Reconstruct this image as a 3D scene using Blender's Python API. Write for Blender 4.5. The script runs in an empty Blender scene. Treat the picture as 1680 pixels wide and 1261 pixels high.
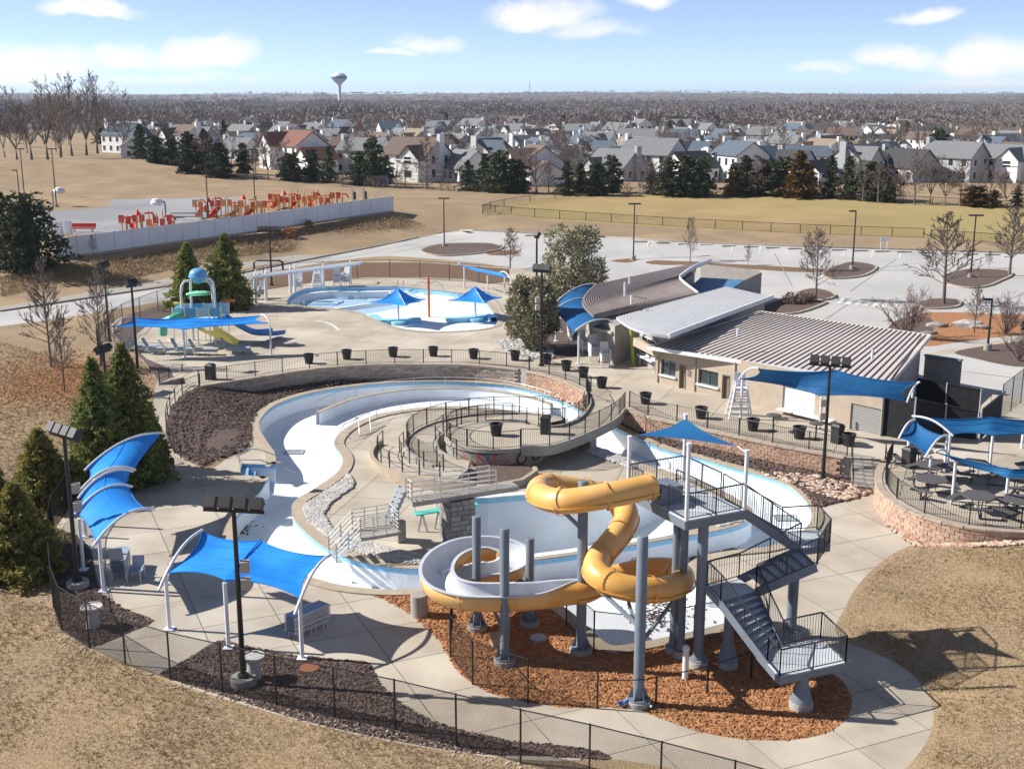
import bpy, bmesh, math, random
import numpy as np
from mathutils import Vector, Matrix
from mathutils.geometry import delaunay_2d_cdt
random.seed(7); np.random.seed(7)
S = bpy.context.scene
COL = S.collection
R = math.radians
# ---------------------------------------------------------------- camera
F = 1950.0; PITCH = math.atan(475/1950); CH = 21.5
cam_d = bpy.data.cameras.new('camera'); cam = bpy.data.objects.new('camera', cam_d); COL.objects.link(cam)
cam.location = (0, 0, CH); cam.rotation_euler = (math.pi/2-PITCH, 0, 0)
cam_d.sensor_width = 36; cam_d.lens = F/1680*36; cam_d.clip_start = .5; cam_d.clip_end = 30000
S.camera = cam
# ---------------------------------------------------------------- sky and sun
SUN_AZ, SUN_EL = R(180-8.2), R(36)          # direction towards the sun, measured from +X
W = bpy.data.worlds.new('World'); S.world = W; W.use_nodes = True
sun_d = bpy.data.lights.new('sun', 'SUN'); sun_d.energy = 5.0; sun_d.angle = R(.53); sun_d.color = (1, .955, .88)
sun = bpy.data.objects.new('sun', sun_d); COL.objects.link(sun)
sv = Vector((math.cos(SUN_AZ)*math.cos(SUN_EL), math.sin(SUN_AZ)*math.cos(SUN_EL), math.sin(SUN_EL)))
sun.rotation_euler = sv.to_track_quat('Z', 'Y').to_euler(); sun.location = sv*100
vs = S.view_settings; vs.view_transform = 'Standard'; vs.look = 'None'; vs.exposure = 0.66; vs.gamma = 1; vs.use_curve_mapping = False
S.cycles.max_bounces = 6; S.cycles.transparent_max_bounces = 16; S.cycles.use_denoising = True
# clouds: ellipses of cloud (direction from the camera height, azimuth tangent, elevation tangent, half widths)
def build_world():
    nt = W.node_tree; N = nt.nodes; LK = nt.links; N.clear()
    out = N.new('ShaderNodeOutputWorld'); bg = N.new('ShaderNodeBackground'); bg.inputs['Strength'].default_value = .098
    sky = N.new('ShaderNodeTexSky'); sky.sky_type = 'NISHITA'; sky.sun_disc = False
    sky.sun_elevation = SUN_EL; sky.sun_rotation = math.pi/2-SUN_AZ; sky.altitude = 150; sky.air_density = .38; sky.dust_density = 0; sky.ozone_density = 4.5
    tc = N.new('ShaderNodeTexCoord'); sep = N.new('ShaderNodeSeparateXYZ'); LK.new(tc.outputs['Generated'], sep.inputs[0])
    def m(op, a, b=None, c=None):
        n = N.new('ShaderNodeMath'); n.operation = op
        for i, v in enumerate((a, b, c)):
            if v is None: continue
            if isinstance(v, (int, float)): n.inputs[i].default_value = v
            else: LK.new(v, n.inputs[i])
        return n.outputs[0]
    X, Y, Z = sep.outputs
    wn1 = N.new('ShaderNodeTexNoise'); wn1.inputs['Scale'].default_value = 9; wn1.inputs['Detail'].default_value = 6; wn1.inputs['Roughness'].default_value = .65; LK.new(tc.outputs['Generated'], wn1.inputs['Vector'])
    wsep = N.new('ShaderNodeSeparateColor'); LK.new(wn1.outputs[1], wsep.inputs[0])
    hor = m('SQRT', m('ADD', m('MULTIPLY', X, X), m('MULTIPLY', Y, Y)))
    az = m('ARCTAN2', X, Y); el = m('ARCTANGENT', m('DIVIDE', Z, m('MAXIMUM', hor, .001)))
    az = m('ADD', az, m('MULTIPLY', m('SUBTRACT', wsep.outputs[0], .5), .075)); el0 = el; el = m('ADD', el, m('MULTIPLY', m('SUBTRACT', wsep.outputs[1], .5), .038))
    comb = N.new('ShaderNodeCombineXYZ'); LK.new(az, comb.inputs[0]); LK.new(m('MULTIPLY', el, 1.9), comb.inputs[1])
    nz = N.new('ShaderNodeTexNoise'); nz.inputs['Scale'].default_value = 15; nz.inputs['Detail'].default_value = 9; nz.inputs['Roughness'].default_value = .6
    LK.new(comb.outputs[0], nz.inputs['Vector'])
    nz2 = N.new('ShaderNodeTexNoise'); nz2.inputs['Scale'].default_value = 5.2; nz2.inputs['Detail'].default_value = 2
    LK.new(comb.outputs[0], nz2.inputs['Vector'])
    tot = m('MULTIPLY', m('SUBTRACT', nz2.outputs[0], .60), 3.2)        # scattered clouds all round the sky
    # keep the general field away from the stretch of sky where the clouds in view are set one by one
    gate = m('ADD', m('GREATER_THAN', m('ABSOLUTE', az), .62), m('GREATER_THAN', el, .2)); tot = m('SUBTRACT', tot, m('MULTIPLY', m('SUBTRACT', 1, m('MINIMUM', gate, 1)), 3))
    for (px, py, rx, ry, k) in CLOUDS:
        a0 = math.atan((px-840)/F); e0 = (155.5-py)/F
        dx = m('DIVIDE', m('SUBTRACT', az, a0), rx/F); dy = m('DIVIDE', m('SUBTRACT', el, e0), ry/F)
        # flatter underside
        dy = m('MULTIPLY', dy, m('ADD', 1.0, m('MULTIPLY', m('LESS_THAN', dy, 0.0), .7)))
        e = m('MULTIPLY', m('SUBTRACT', 1, m('ADD', m('MULTIPLY', dx, dx), m('MULTIPLY', dy, dy))), k)
        tot = m('MAXIMUM', tot, e)
    dens = m('ADD', m('MAXIMUM', tot, -1.2), m('MULTIPLY', m('SUBTRACT', nz.outputs[0], .5), 3.1))
    ramp = N.new('ShaderNodeMapRange'); ramp.interpolation_type = 'SMOOTHSTEP'
    ramp.inputs['From Min'].default_value = -.35; ramp.inputs['From Max'].default_value = 1.35; LK.new(dens, ramp.inputs['Value'])
    al = m('MULTIPLY', ramp.outputs[0], .93); al = m('MULTIPLY', al, m('GREATER_THAN', el0, -.002))
    mix = N.new('ShaderNodeMix'); mix.data_type = 'RGBA'; LK.new(al, mix.inputs[0])
    hs = N.new('ShaderNodeHueSaturation'); hs.inputs['Saturation'].default_value = .78; hs.inputs['Value'].default_value = 1.12
    LK.new(sky.outputs[0], hs.inputs['Color']); LK.new(hs.outputs[0], mix.inputs[6])
    mix.inputs[7].default_value = (7.7, 7.4, 7.4, 1)
    LK.new(mix.outputs[2], bg.inputs[0]); LK.new(bg.outputs[0], out.inputs[0])
CLOUDS = [(30, 122, 150, 46, 1.25), (182, 40, 66, 18, 1.1), (352, 104, 80, 40, 1.35), (225, 108, 52, 26, 1.0), (20, 10, 80, 26, 1.0), (330, 138, 110, 12, .6),
          (700, 75, 62, 20, 1.0), (650, 88, 45, 9, .8), (885, 38, 100, 36, 1.15), (960, 60, 80, 20, .9), (1050, 12, 60, 26, 1.0), (1480, 38, 58, 17, 1.05), (1450, 100, 62, 26, 1.0),
          (1610, 108, 115, 40, 1.15), (1345, 118, 50, 12, .75), (1640, 10, 60, 20, .9), (1570, 140, 120, 14, .7), (60, 150, 160, 14, .6)]
build_world()
# ---------------------------------------------------------------- helpers
CS, SN = math.cos(PITCH), math.sin(PITCH)
def G(px, py, z=0.0):
    """the point of height z seen at pixel (px, py) of the 1680 x 1261 photograph"""
    u = (px-840)/F; v = (630.5-py)/F
    t = (z-CH)/(-SN+v*CS)
    return Vector((u*t, (CS+v*SN)*t, z))
def zat(py, b):
    v = (630.5-py)/F; t = b[1]/(CS+v*SN)
    return CH+(-SN+v*CS)*t
def atY(px, py, Y):
    u = (px-840)/F; v = (630.5-py)/F; t = Y/(CS+v*SN)
    return Vector((u*t, Y, CH+(-SN+v*CS)*t))
def cr(pts, n=6, closed=False):
    """Catmull-Rom through points of any dimension"""
    P = [np.array(p, float) for p in pts]; m = len(P); out = []
    for i in range(m if closed else m-1):
        if closed: a, b, c, d = P[i-1], P[i], P[(i+1) % m], P[(i+2) % m]
        else: a, b, c, d = P[max(i-1, 0)], P[i], P[i+1], P[min(i+2, m-1)]
        for k in range(n):
            t = k/n
            out.append(.5*((2*b)+(c-a)*t+(2*a-5*b+4*c-d)*t*t+(3*b-a-3*c+d)*t**3))
    if not closed: out.append(P[-1])
    return out
def resample(pts, step):
    P = [Vector(p) for p in pts]; L = [0]
    for a, b in zip(P, P[1:]): L.append(L[-1]+(b-a).length)
    n = max(1, round(L[-1]/step)); out = []; j = 0
    for k in range(n+1):
        s = L[-1]*k/n
        while j < len(P)-2 and L[j+1] < s: j += 1
        t = (s-L[j])/max(L[j+1]-L[j], 1e-9); out.append(P[j].lerp(P[j+1], min(max(t, 0), 1)))
    return out
def offset(pts, d):
    """offset an open 2-D/3-D polyline to its left by d (in plan)"""
    out = []
    for i, p in enumerate(pts):
        a = pts[max(i-1, 0)]; b = pts[min(i+1, len(pts)-1)]
        t = Vector((b[0]-a[0], b[1]-a[1], 0)).normalized(); q = Vector(p)
        out.append(q+Vector((-t.y, t.x, 0))*d)
    return out
class MB:
    def __init__(s): s.v = []; s.f = []
    def add(s, v, f):
        n = len(s.v); s.v += [tuple(p) for p in v]; s.f += [tuple(i+n for i in q) for q in f]; return s
    def quad(s, *p): return s.add(p, [tuple(range(len(p)))])
    def box(s, c, d, rz=0, M=None):
        x, y, z = d[0]/2, d[1]/2, d[2]/2
        V = [Vector((a*x, b*y, e*z)) for a in (-1, 1) for b in (-1, 1) for e in (-1, 1)]
        m = M if M is not None else Matrix.Rotation(rz, 3, 'Z')
        V = [m @ p+Vector(c) for p in V]
        return s.add(V, [(0, 1, 3, 2), (4, 6, 7, 5), (0, 4, 5, 1), (2, 3, 7, 6), (0, 2, 6, 4), (1, 5, 7, 3)])
    def bar(s, a, b, w, h=None):
        a = Vector(a); b = Vector(b); d = b-a; L = d.length
        if L < 1e-6: return s
        q = d.to_track_quat('Y', 'Z').to_matrix()
        return s.box((a+b)/2, (w, L, h or w), M=q)
    def tube(s, pts, r, n=6, cap=True, closed=False):
        P = [Vector(p) for p in pts]; m = len(P); rs = r if hasattr(r, '__len__') else [r]*m
        V = []; up = None
        for i, p in enumerate(P):
            if closed: t = (P[(i+1) % m]-P[i-1])
            else: t = (P[min(i+1, m-1)]-P[max(i-1, 0)])
            t.normalize()
            if up is None: up = t.orthogonal().normalized()
            up = (up-t*up.dot(t)); up = up.normalized() if up.length > 1e-5 else t.orthogonal().normalized()
            sd = t.cross(up)
            for k in range(n):
                an = 2*math.pi*(k+.5)/n; V.append(p+(up*math.cos(an)+sd*math.sin(an))*rs[i])
        Fc = []
        for i in range(m if closed else m-1):
            for k in range(n):
                a = i*n+k; b = i*n+(k+1) % n; c = ((i+1) % m)*n+(k+1) % n; d = ((i+1) % m)*n+k; Fc.append((a, b, c, d))
        if cap and not closed: Fc += [tuple(range(n))[::-1], tuple((m-1)*n+k for k in range(n))]
        return s.add(V, Fc)
    def lathe(s, prof, c=(0, 0, 0), n=16, cap=True):
        V = []; m = len(prof)
        for r, z in prof:
            for k in range(n): a = 2*math.pi*k/n; V.append((c[0]+r*math.cos(a), c[1]+r*math.sin(a), c[2]+z))
        Fc = [(i*n+k, i*n+(k+1) % n, (i+1)*n+(k+1) % n, (i+1)*n+k) for i in range(m-1) for k in range(n)]
        if cap: Fc += [tuple(range(n))[::-1], tuple((m-1)*n+k for k in range(n))]
        return s.add(V, Fc)
    def prism(s, poly, z0, z1):
        n = len(poly); V = [(p[0], p[1], z0) for p in poly]+[(p[0], p[1], z1) for p in poly]
        return s.add(V, [tuple(range(n))[::-1], tuple(range(n, 2*n))]+[(i, (i+1) % n, n+(i+1) % n, n+i) for i in range(n)])
    def sweep(s, pts, prof, closed=False, up=Vector((0, 0, 1)), bank=None):
        """sweep a 2-D profile (side, up) along a path; side is to the right of travel"""
        P = [Vector(p) for p in pts]; m = len(P); n = len(prof); V = []
        for i, p in enumerate(P):
            t = (P[(i+1) % m]-P[i-1]) if closed else (P[min(i+1, m-1)]-P[max(i-1, 0)]); t.normalize()
            sd = t.cross(up).normalized(); u = sd.cross(t)
            if bank: sd2 = sd*math.cos(bank[i])+u*math.sin(bank[i]); u = u*math.cos(bank[i])-sd*math.sin(bank[i]); sd = sd2
            V += [p+sd*a+u*b for a, b in prof]
        Fc = []
        for i in range(m if closed else m-1):
            j = (i+1) % m
            Fc += [(i*n+k, i*n+k+1, j*n+k+1, j*n+k) for k in range(n-1)]
        return s.add(V, Fc)
BASE = {}; KIDS = {}
def mesh_of(mb, name, mat, smooth=None, off=(0, 0, 0)):
    me = bpy.data.meshes.new(name); V = np.array(mb.v, float).reshape(-1, 3)-np.array(off, float)
    me.from_pydata(V.tolist(), [], mb.f)
    for m in (mat if isinstance(mat, (list, tuple)) else [mat]): me.materials.append(m)
    if smooth is not None: me.shade_smooth(); me.set_sharp_from_angle(angle=R(smooth))
    return me
def link(name, me, parent=None, loc=(0, 0, 0), rz=0):
    o = bpy.data.objects.new(name, me); COL.objects.link(o); o.parent = parent; o.location = loc; o.rotation_euler = (0, 0, rz)
    if parent: KIDS.setdefault(parent.name, []).append(o)
    return o
def tag(o, label=None, cat=None, group=None, kind=None):
    if label: o['label'] = label
    if cat: o['category'] = cat
    if group: o['group'] = group
    if kind: o['kind'] = kind
    return o
def thing(name, label, cat, loc=(0, 0, 0), group=None, rz=0):
    o = link(name, None, None, loc, rz); o.empty_display_size = .3; BASE[o.name] = Vector(loc); return tag(o, label, cat, group)
def root_base(o):
    while o.parent: o = o.parent
    return BASE.get(o.name, Vector((0, 0, 0)))
def part(name, mb, mat, parent, smooth=None, kind=None, label=None):
    """mb in world coordinates, parent a thing (unrotated) or one of its parts"""
    o = link(name, mesh_of(mb, name, mat, smooth, root_base(parent)), parent)
    return tag(o, label, None, None, kind)
def solo(name, mb, mat, label, cat, group=None, smooth=None, loc=None):
    V = np.array(mb.v); c = loc if loc is not None else (V[:, 0].mean(), V[:, 1].mean(), V[:, 2].min())
    o = link(name, mesh_of(mb, name, mat, smooth, c), None, c); return tag(o, label, cat, group)
def struct(name, mb, mat, smooth=None, parent=None):
    o = link(name, mesh_of(mb, name, mat, smooth), parent)
    return o if parent else tag(o, kind='structure')
def copy_tree(o, parent=None, loc=None, rz=None, sc=None):
    c = o.copy(); COL.objects.link(c); c.parent = parent
    if loc is not None: c.location = loc
    if rz is not None: c.rotation_euler = (0, 0, rz)
    if sc is not None: c.scale = sc if hasattr(sc, '__len__') else (sc, sc, sc)
    if parent: KIDS.setdefault(parent.name, []).append(c)
    for ch in list(KIDS.get(o.name, ())): copy_tree(ch, c)
    return c
def nth(i):
    w = ['first', 'second', 'third', 'fourth', 'fifth', 'sixth', 'seventh', 'eighth', 'ninth', 'tenth', 'eleventh', 'twelfth', 'thirteenth', 'fourteenth', 'fifteenth', 'sixteenth', 'seventeenth', 'eighteenth', 'nineteenth']
    if i < 19: return w[i]
    if i >= 99: return 'one hundred and '+nth(i-100) if i > 99 else 'hundredth'
    t, u = divmod(i+1, 10); tn = ['', '', 'twent', 'thirt', 'fort', 'fift', 'sixt', 'sevent', 'eight', 'ninet'][t]
    return tn+'ieth' if u == 0 else tn+'y-'+w[u-1]
# ---------------------------------------------------------------- materials
def mat(name, c, r=.75, c2=None, sc=4, lo=.35, hi=.65, bump=0, bsc=None, metal=0, det=5, world=False, obj_rand=0, streak=None, spec=.4, c3=None, sc3=.3, trans=0, dirt=None):
    m = bpy.data.materials.new(name); m.use_nodes = True; nt = m.node_tree; N = nt.nodes; L = nt.links
    b = N['Principled BSDF']; b.inputs['Roughness'].default_value = r; b.inputs['Metallic'].default_value = metal
    b.inputs['Specular IOR Level'].default_value = spec
    co = lambda v: (v[0], v[1], v[2], 1)
    b.inputs['Base Color'].default_value = co(c)
    if world: src = N.new('ShaderNodeNewGeometry').outputs['Position']
    else: src = N.new('ShaderNodeTexCoord').outputs['Object']
    if streak:
        mp = N.new('ShaderNodeMapping'); mp.inputs['Scale'].default_value = streak; L.new(src, mp.inputs[0]); src2 = mp.outputs[0]
    else: src2 = src
    last = None
    if c2 is not None:
        nz = N.new('ShaderNodeTexNoise'); nz.inputs['Scale'].default_value = sc; nz.inputs['Detail'].default_value = det; nz.inputs['Roughness'].default_value = .62; L.new(src2, nz.inputs['Vector'])
        mr = N.new('ShaderNodeMapRange'); mr.inputs['From Min'].default_value = lo; mr.inputs['From Max'].default_value = hi; L.new(nz.outputs[0], mr.inputs[0])
        mx = N.new('ShaderNodeMix'); mx.data_type = 'RGBA'; mx.inputs[6].default_value = co(c); mx.inputs[7].default_value = co(c2); L.new(mr.outputs[0], mx.inputs[0]); last = mx.outputs[2]
        if c3 is not None:
            n3 = N.new('ShaderNodeTexNoise'); n3.inputs['Scale'].default_value = sc3; n3.inputs['Detail'].default_value = 4; L.new(src, n3.inputs['Vector'])
            m3 = N.new('ShaderNodeMapRange'); m3.inputs['From Min'].default_value = .42; m3.inputs['From Max'].default_value = .66; L.new(n3.outputs[0], m3.inputs[0])
            x3 = N.new('ShaderNodeMix'); x3.data_type = 'RGBA'; L.new(m3.outputs[0], x3.inputs[0]); L.new(last, x3.inputs[6]); x3.inputs[7].default_value = co(c3); last = x3.outputs[2]
    if obj_rand:
        oi = N.new('ShaderNodeObjectInfo'); mr = N.new('ShaderNodeMapRange'); mr.inputs['To Min'].default_value = 1-obj_rand; mr.inputs['To Max'].default_value = 1+obj_rand; L.new(oi.outputs['Random'], mr.inputs[0])
        vm = N.new('ShaderNodeVectorMath'); vm.operation = 'SCALE'
        if last: L.new(last, vm.inputs[0])
        else: vm.inputs[0].default_value = c
        L.new(mr.outputs[0], vm.inputs['Scale']); last = vm.outputs[0]
    if last: L.new(last, b.inputs['Base Color'])
    if bump:
        nb = N.new('ShaderNodeTexNoise'); nb.inputs['Scale'].default_value = bsc or sc*2; nb.inputs['Detail'].default_value = 5; L.new(src2, nb.inputs['Vector'])
        bp = N.new('ShaderNodeBump'); bp.inputs['Strength'].default_value = 1; bp.inputs['Distance'].default_value = bump; L.new(nb.outputs[0], bp.inputs['Height']); L.new(bp.outputs[0], b.inputs['Normal'])
    if trans:
        # thin cloth or leaf: part of the light passes through
        tr = N.new('ShaderNodeBsdfTranslucent'); ms = N.new('ShaderNodeMixShader'); ms.inputs[0].default_value = trans
        if last: L.new(last, tr.inputs[0])
        else: tr.inputs[0].default_value = co(c)
        L.new(b.outputs[0], ms.inputs[1]); L.new(tr.outputs[0], ms.inputs[2]); L.new(ms.outputs[0], N['Material Output'].inputs[0])
    return m
MT = {}
MT['concrete'] = mat('concrete', (.43, .37, .295), .85, (.35, .30, .24), sc=.9, lo=.3, hi=.7, bump=.004, bsc=30, world=True, det=8, c3=(.45, .40, .33), sc3=.35)
MT['concrete_joint'] = mat('concrete_joint', (.15, .13, .105), .9, (.22, .19, .15), sc=3, world=True)
MT['coping'] = mat('coping', (.43, .36, .27), .85, (.35, .29, .22), sc=2, bump=.003, bsc=30, world=True)
MT['grey_conc'] = mat('grey_concrete', (.36, .335, .30), .88, (.27, .25, .225), sc=1.6, lo=.3, hi=.75, bump=.006, bsc=25, world=True, det=8)
MT['asphalt_pale'] = mat('pale_paving', (.43, .42, .41), .9, (.35, .345, .34), sc=.25, lo=.3, hi=.7, bump=.004, bsc=12, world=True, det=8, c3=(.47, .46, .445), sc3=.07)
MT['asphalt'] = mat('asphalt', (.27, .27, .285), .9, (.21, .215, .23), sc=.12, bump=.004, bsc=12, world=True, c3=(.33, .33, .34), sc3=.05)
MT['pool'] = mat('pool_plaster', (.80, .84, .88), .55, (.72, .77, .83), sc=.7, lo=.4, hi=.8, world=True, det=8, c3=(.68, .71, .74), sc3=.42)
MT['pool_blue'] = mat('pool_tile_blue', (.20, .46, .70), .3, (.26, .53, .76), sc=6, world=True)
MT['pool_cyan'] = mat('pool_tile_cyan', (.25, .58, .70), .35, (.32, .64, .74), sc=6, world=True)
MT['mulch'] = mat('dark_mulch', (.085, .058, .05), .95, (.16, .115, .10), sc=6, lo=.4, hi=.7, bump=.05, bsc=7, world=True, det=8)
MT['mulch_org'] = mat('orange_mulch', (.40, .19, .085), .95, (.25, .115, .055), sc=5, lo=.4, hi=.65, bump=.05, bsc=6, world=True, det=8)
MT['mulch_brn'] = mat('brown_mulch', (.20, .115, .07), .95, (.13, .08, .05), sc=3, bump=.05, bsc=5, world=True, det=8)
MT['grass'] = mat('dry_grass', (.365, .265, .165), .95, (.15, .10, .056), sc=8, lo=.40, hi=.62, bump=.05, bsc=12, world=True, det=9, c3=(.34, .245, .14), sc3=.16)
MT['grass_far'] = mat('dry_turf', (.37, .265, .12), .95, (.27, .19, .085), sc=.10, lo=.35, hi=.65, bump=.02, bsc=3, world=True, det=8, c3=(.30, .245, .095), sc3=.02)
MT['white_rock'] = mat('white_gravel', (.62, .60, .57), .9, (.36, .34, .32), sc=9, lo=.45, hi=.65, bump=.06, bsc=9, world=True)
MT['black'] = mat('black_paint', (.012, .012, .014), .45, spec=.5)
MT['black2'] = mat('black_plastic', (.02, .02, .022), .55, (.035, .035, .038), sc=8, obj_rand=.3)
MT['white'] = mat('white_paint', (.74, .75, .77), .4, (.66, .67, .70), sc=3)
MT['galv'] = mat('grey_paint', (.175, .21, .255), .45, (.135, .165, .20), sc=1.5, det=7, lo=.3, hi=.75)
MT['galv_l'] = mat('light_grey_paint', (.42, .45, .48), .5, (.34, .37, .40), sc=2)
MT['tread'] = mat('pale_tread', (.58, .61, .65), .5, (.48, .51, .55), sc=2)
MT['steel'] = mat('stainless', (.55, .56, .58), .3, metal=.85)
MT['rail_grey'] = mat('grey_rail', (.50, .50, .50), .45)
MT['sail'] = mat('blue_sail', (.014, .23, .74), .62, (.02, .29, .86), sc=1.1, lo=.35, hi=.7, bump=.012, bsc=2.0, trans=.18, spec=.25, streak=(1, 4, 1), c3=(.035, .34, .88), sc3=.5)
MT['sail_d'] = mat('dark_blue_sail', (.010, .092, .25), .65, (.014, .115, .30), sc=1.2, bump=.012, bsc=2.0, trans=.15, spec=.25, streak=(1, 4, 1), c3=(.018, .14, .33), sc3=.5)
MT['yellow'] = mat('yellow_slide', (.74, .395, .10), .38, (.66, .335, .075), sc=1.2, lo=.3, hi=.75, det=7, spec=.5, c3=(.76, .49, .20), sc3=.45)
MT['slide_in'] = mat('white_slide', (.56, .58, .63), .35, (.48, .50, .55), sc=1.5)
MT['block'] = mat('grey_block', (.43, .355, .30), .95, (.30, .245, .205), sc=5, bump=.03, bsc=9, world=True, obj_rand=.22)
MT['block_red'] = mat('red_block', (.46, .30, .22), .95, (.32, .20, .145), sc=4, bump=.045, bsc=8, world=True, obj_rand=.18)
MT['block_tan'] = mat('tan_block', (.50, .345, .26), .95, (.38, .25, .185), sc=4, bump=.035, bsc=9, world=True, obj_rand=.18)
MT['mortar'] = mat('wall_joint', (.07, .052, .045), .95, (.10, .08, .07), sc=5, world=True)
MT['cap'] = mat('wall_cap', (.42, .345, .275), .9, (.33, .265, .21), sc=3, bump=.006, world=True, obj_rand=.08)
# ---------------------------------------------------------------- terrain heights
ZT = 1.25      # upper terrace
DZ = ZT-2.0
def GU(px, py, z): return G(px, py, z+DZ)       # heights noted from a terrace two metres up
CTRL = [(80, 870, 0.1), (85, 960, 0.0), (100, 1030, 0.0), (160, 1085, 0.0), (300, 1135, 0.0), (480, 1180, 0.0), (700, 1225, 0.0), (900, 1261, 0.0), (1100, 1261, 0.0), (1300, 1261, 0.0),
 (0, 1000, -0.1), (0, 1120, -0.35), (0, 1261, -0.8), (300, 1261, -0.35), (600, 1261, -0.15), (-400, 1261, -1.4), (-300, 1000, -0.2), (0, 1700, -0.8), (800, 1700, -0.4), (1600, 1700, 0.2), (2200, 1500, 0.99),
 (1530, 1200, 0.0), (1500, 1115, 0.0), (1395, 1040, 0.0), (1400, 985, 0.0), (1440, 940, 0.05), (1505, 897, 0.12), (1560, 892, 0.34), (1620, 892, 0.71), (1690, 890, 0.96), (1800, 885, 1.12),
 (1560, 1000, 0.28), (1680, 1000, 0.68), (1680, 1130, 0.43), (1680, 1261, 0.22), (1800, 1100, 0.81), (1980, 900, 1.25),
 (110, 800, 0.31), (60, 800, 0.43), (0, 850, 0.37), (120, 740, 0.62), (40, 700, 0.93), (-200, 800, 0.74), (165, 720, 0.56), (225, 745, 0.25), (255, 760, 0.0), (200, 800, 0.0), (150, 850, 0.0),
 (220, 660, 1.05), (250, 632, 1.2), (262, 690, 0.62), (268, 745, 0.0), (200, 640, 1.15), (150, 620, 1.25), (80, 620, 1.25), (0, 620, 1.25), (-300, 640, 1.25),
 (100, 560, 1.5), (190, 560, 1.25), (205, 570, 1.25), (0, 560, 1.55), (170, 530, 1.25),
 (330, 634, 1.2), (300, 650, 0.9), (280, 680, 0.59), (275, 715, 0.28), (282, 745, 0.02), (340, 640, 1.08), (370, 645, 0.68), (420, 645, 0.14), (470, 640, 0.14), (560, 630, 0.14), (680, 619, 0.14), (780, 620, 0.14), (858, 626, 0.14), (905, 640, 0.14), (962, 672, 0.14),
 (330, 700, 0.56), (380, 690, 0.28), (330, 740, 0.15), (415, 700, 0.02), (425, 672, 0.02), (455, 655, 0.02), (520, 637, 0.02), (600, 627, 0.02), (720, 618, 0.02), (840, 626, 0.02), (905, 643, 0.02), (960, 672, 0.02),
 (1030, 690, 0.12), (1070, 710, 0.12), (1150, 742, 0.12), (1250, 763, 0.12), (1330, 778, 0.12), (1380, 795, 0.12), (1440, 812, 0.05), (1455, 835, 0.0), (1480, 860, 0.0),
 (1060, 722, 0.02), (1150, 748, 0.02), (1245, 775, 0.02), (1315, 810, 0.02), (1340, 835, 0.02),
 # behind the terrace: road, car park, banks
 (0, 490, 1.35), (0, 530, 1.35), (160, 470, 1.35), (300, 440, 1.35), (300, 485, 1.25), (420, 430, 1.35), (420, 460, 1.25), (560, 405, 1.35), (640, 395, 1.35), (735, 376, 1.4), (860, 381, 1.45), (993, 388, 1.45), (1120, 396, 1.45), (1290, 403, 1.45), (1680, 415, 1.45), (1850, 420, 1.45),
 (600, 425, 1.25), (830, 440, 1.25), (1000, 425, 1.25), (1250, 470, 1.25), (1590, 590, 1.25), (1700, 590, 1.25), (1700, 500, 1.25), (1400, 480, 1.25), (2100, 620, 1.25), (2100, 500, 1.35), (-300, 520, 1.35),
 (95, 430, 2.85), (230, 405, 3.25), (350, 390, 3.45), (500, 368, 3.65), (645, 349, 3.85), (700, 352, 3.45), (745, 358, 3.05), (790, 352, 3.55), (900, 362, 3.55), (1100, 376, 3.55), (1300, 385, 3.55), (1515, 393, 3.55), (1700, 400, 3.55), (1900, 405, 3.55), (-150, 450, 2.65),
 (0, 395, 3.65), (110, 388, 3.65), (330, 325, 3.75), (0, 330, 3.75), (420, 320, 3.95), (560, 315, 4.25), (640, 325, 4.05), (800, 325, 3.75), (560, 303, 4.25), (430, 300, 4.85), (330, 292, 5.45), (250, 275, 6.75), (150, 262, 8.25), (0, 262, 8.65), (-200, 268, 8.25), (80, 300, 5.25), (-200, 340, 3.75), (0, 305, 4.75),
 (900, 318, 3.65), (1250, 318, 3.65), (1450, 328, 3.65), (1680, 340, 3.65), (1900, 345, 3.65), (700, 300, 3.85), (1000, 290, 3.05), (400, 262, 5.75), (200, 235, 5.25), (0, 232, 5.25), (1680, 300, 3.05), (700, 260, 2.85), (1400, 260, 2.85), (300, 225, 2.85), (900, 220, 2.65), (1600, 220, 2.65)]
CP = [G(*c) for c in CTRL]
FARC = [(-9000, 1500, 3), (9000, 1500, 3), (0, 1500, 3), (-9000, 14000, 3), (9000, 14000, 3), (-9000, -600, 0), (9000, -600, 2), (-900, 700, 3.5), (900, 700, 3.5), (-300, 60, 1), (400, 60, 2.4), (-400, 200, 4.5), (500, 200, 4)]
CP += [Vector(p) for p in FARC]
_c = delaunay_2d_cdt([p.to_2d() for p in CP], [], [], 0, 1e-4)
_tv = np.array([[v.x, v.y] for v in _c[0]]); _tz = np.array([CP[o[0]].z for o in _c[3]]); _tt = np.array([list(f) for f in _c[2]])
def hgt(x, y):
    x = np.atleast_1d(np.asarray(x, float)); y = np.atleast_1d(np.asarray(y, float)); z = np.full(x.shape, 3.0)
    for t in _tt:
        (x0, y0), (x1, y1), (x2, y2) = _tv[t]; d = (y1-y2)*(x0-x2)+(x2-x1)*(y0-y2)
        if abs(d) < 1e-9: continue
        a = ((y1-y2)*(x-x2)+(x2-x1)*(y-y2))/d; b = ((y2-y0)*(x-x2)+(x0-x2)*(y-y2))/d; c = 1-a-b
        k = (a >= -1e-7) & (b >= -1e-7) & (c >= -1e-7); z[k] = a[k]*_tz[t[0]]+b[k]*_tz[t[1]]+c[k]*_tz[t[2]]
    far = np.clip((y-2300)/3200, 0, 1); far = far*far*(3-2*far)
    z += far*(21+5*np.sin(x/610+1)+4*np.sin(x/233+y/900)+2*np.sin(x/97))
    return z
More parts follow.
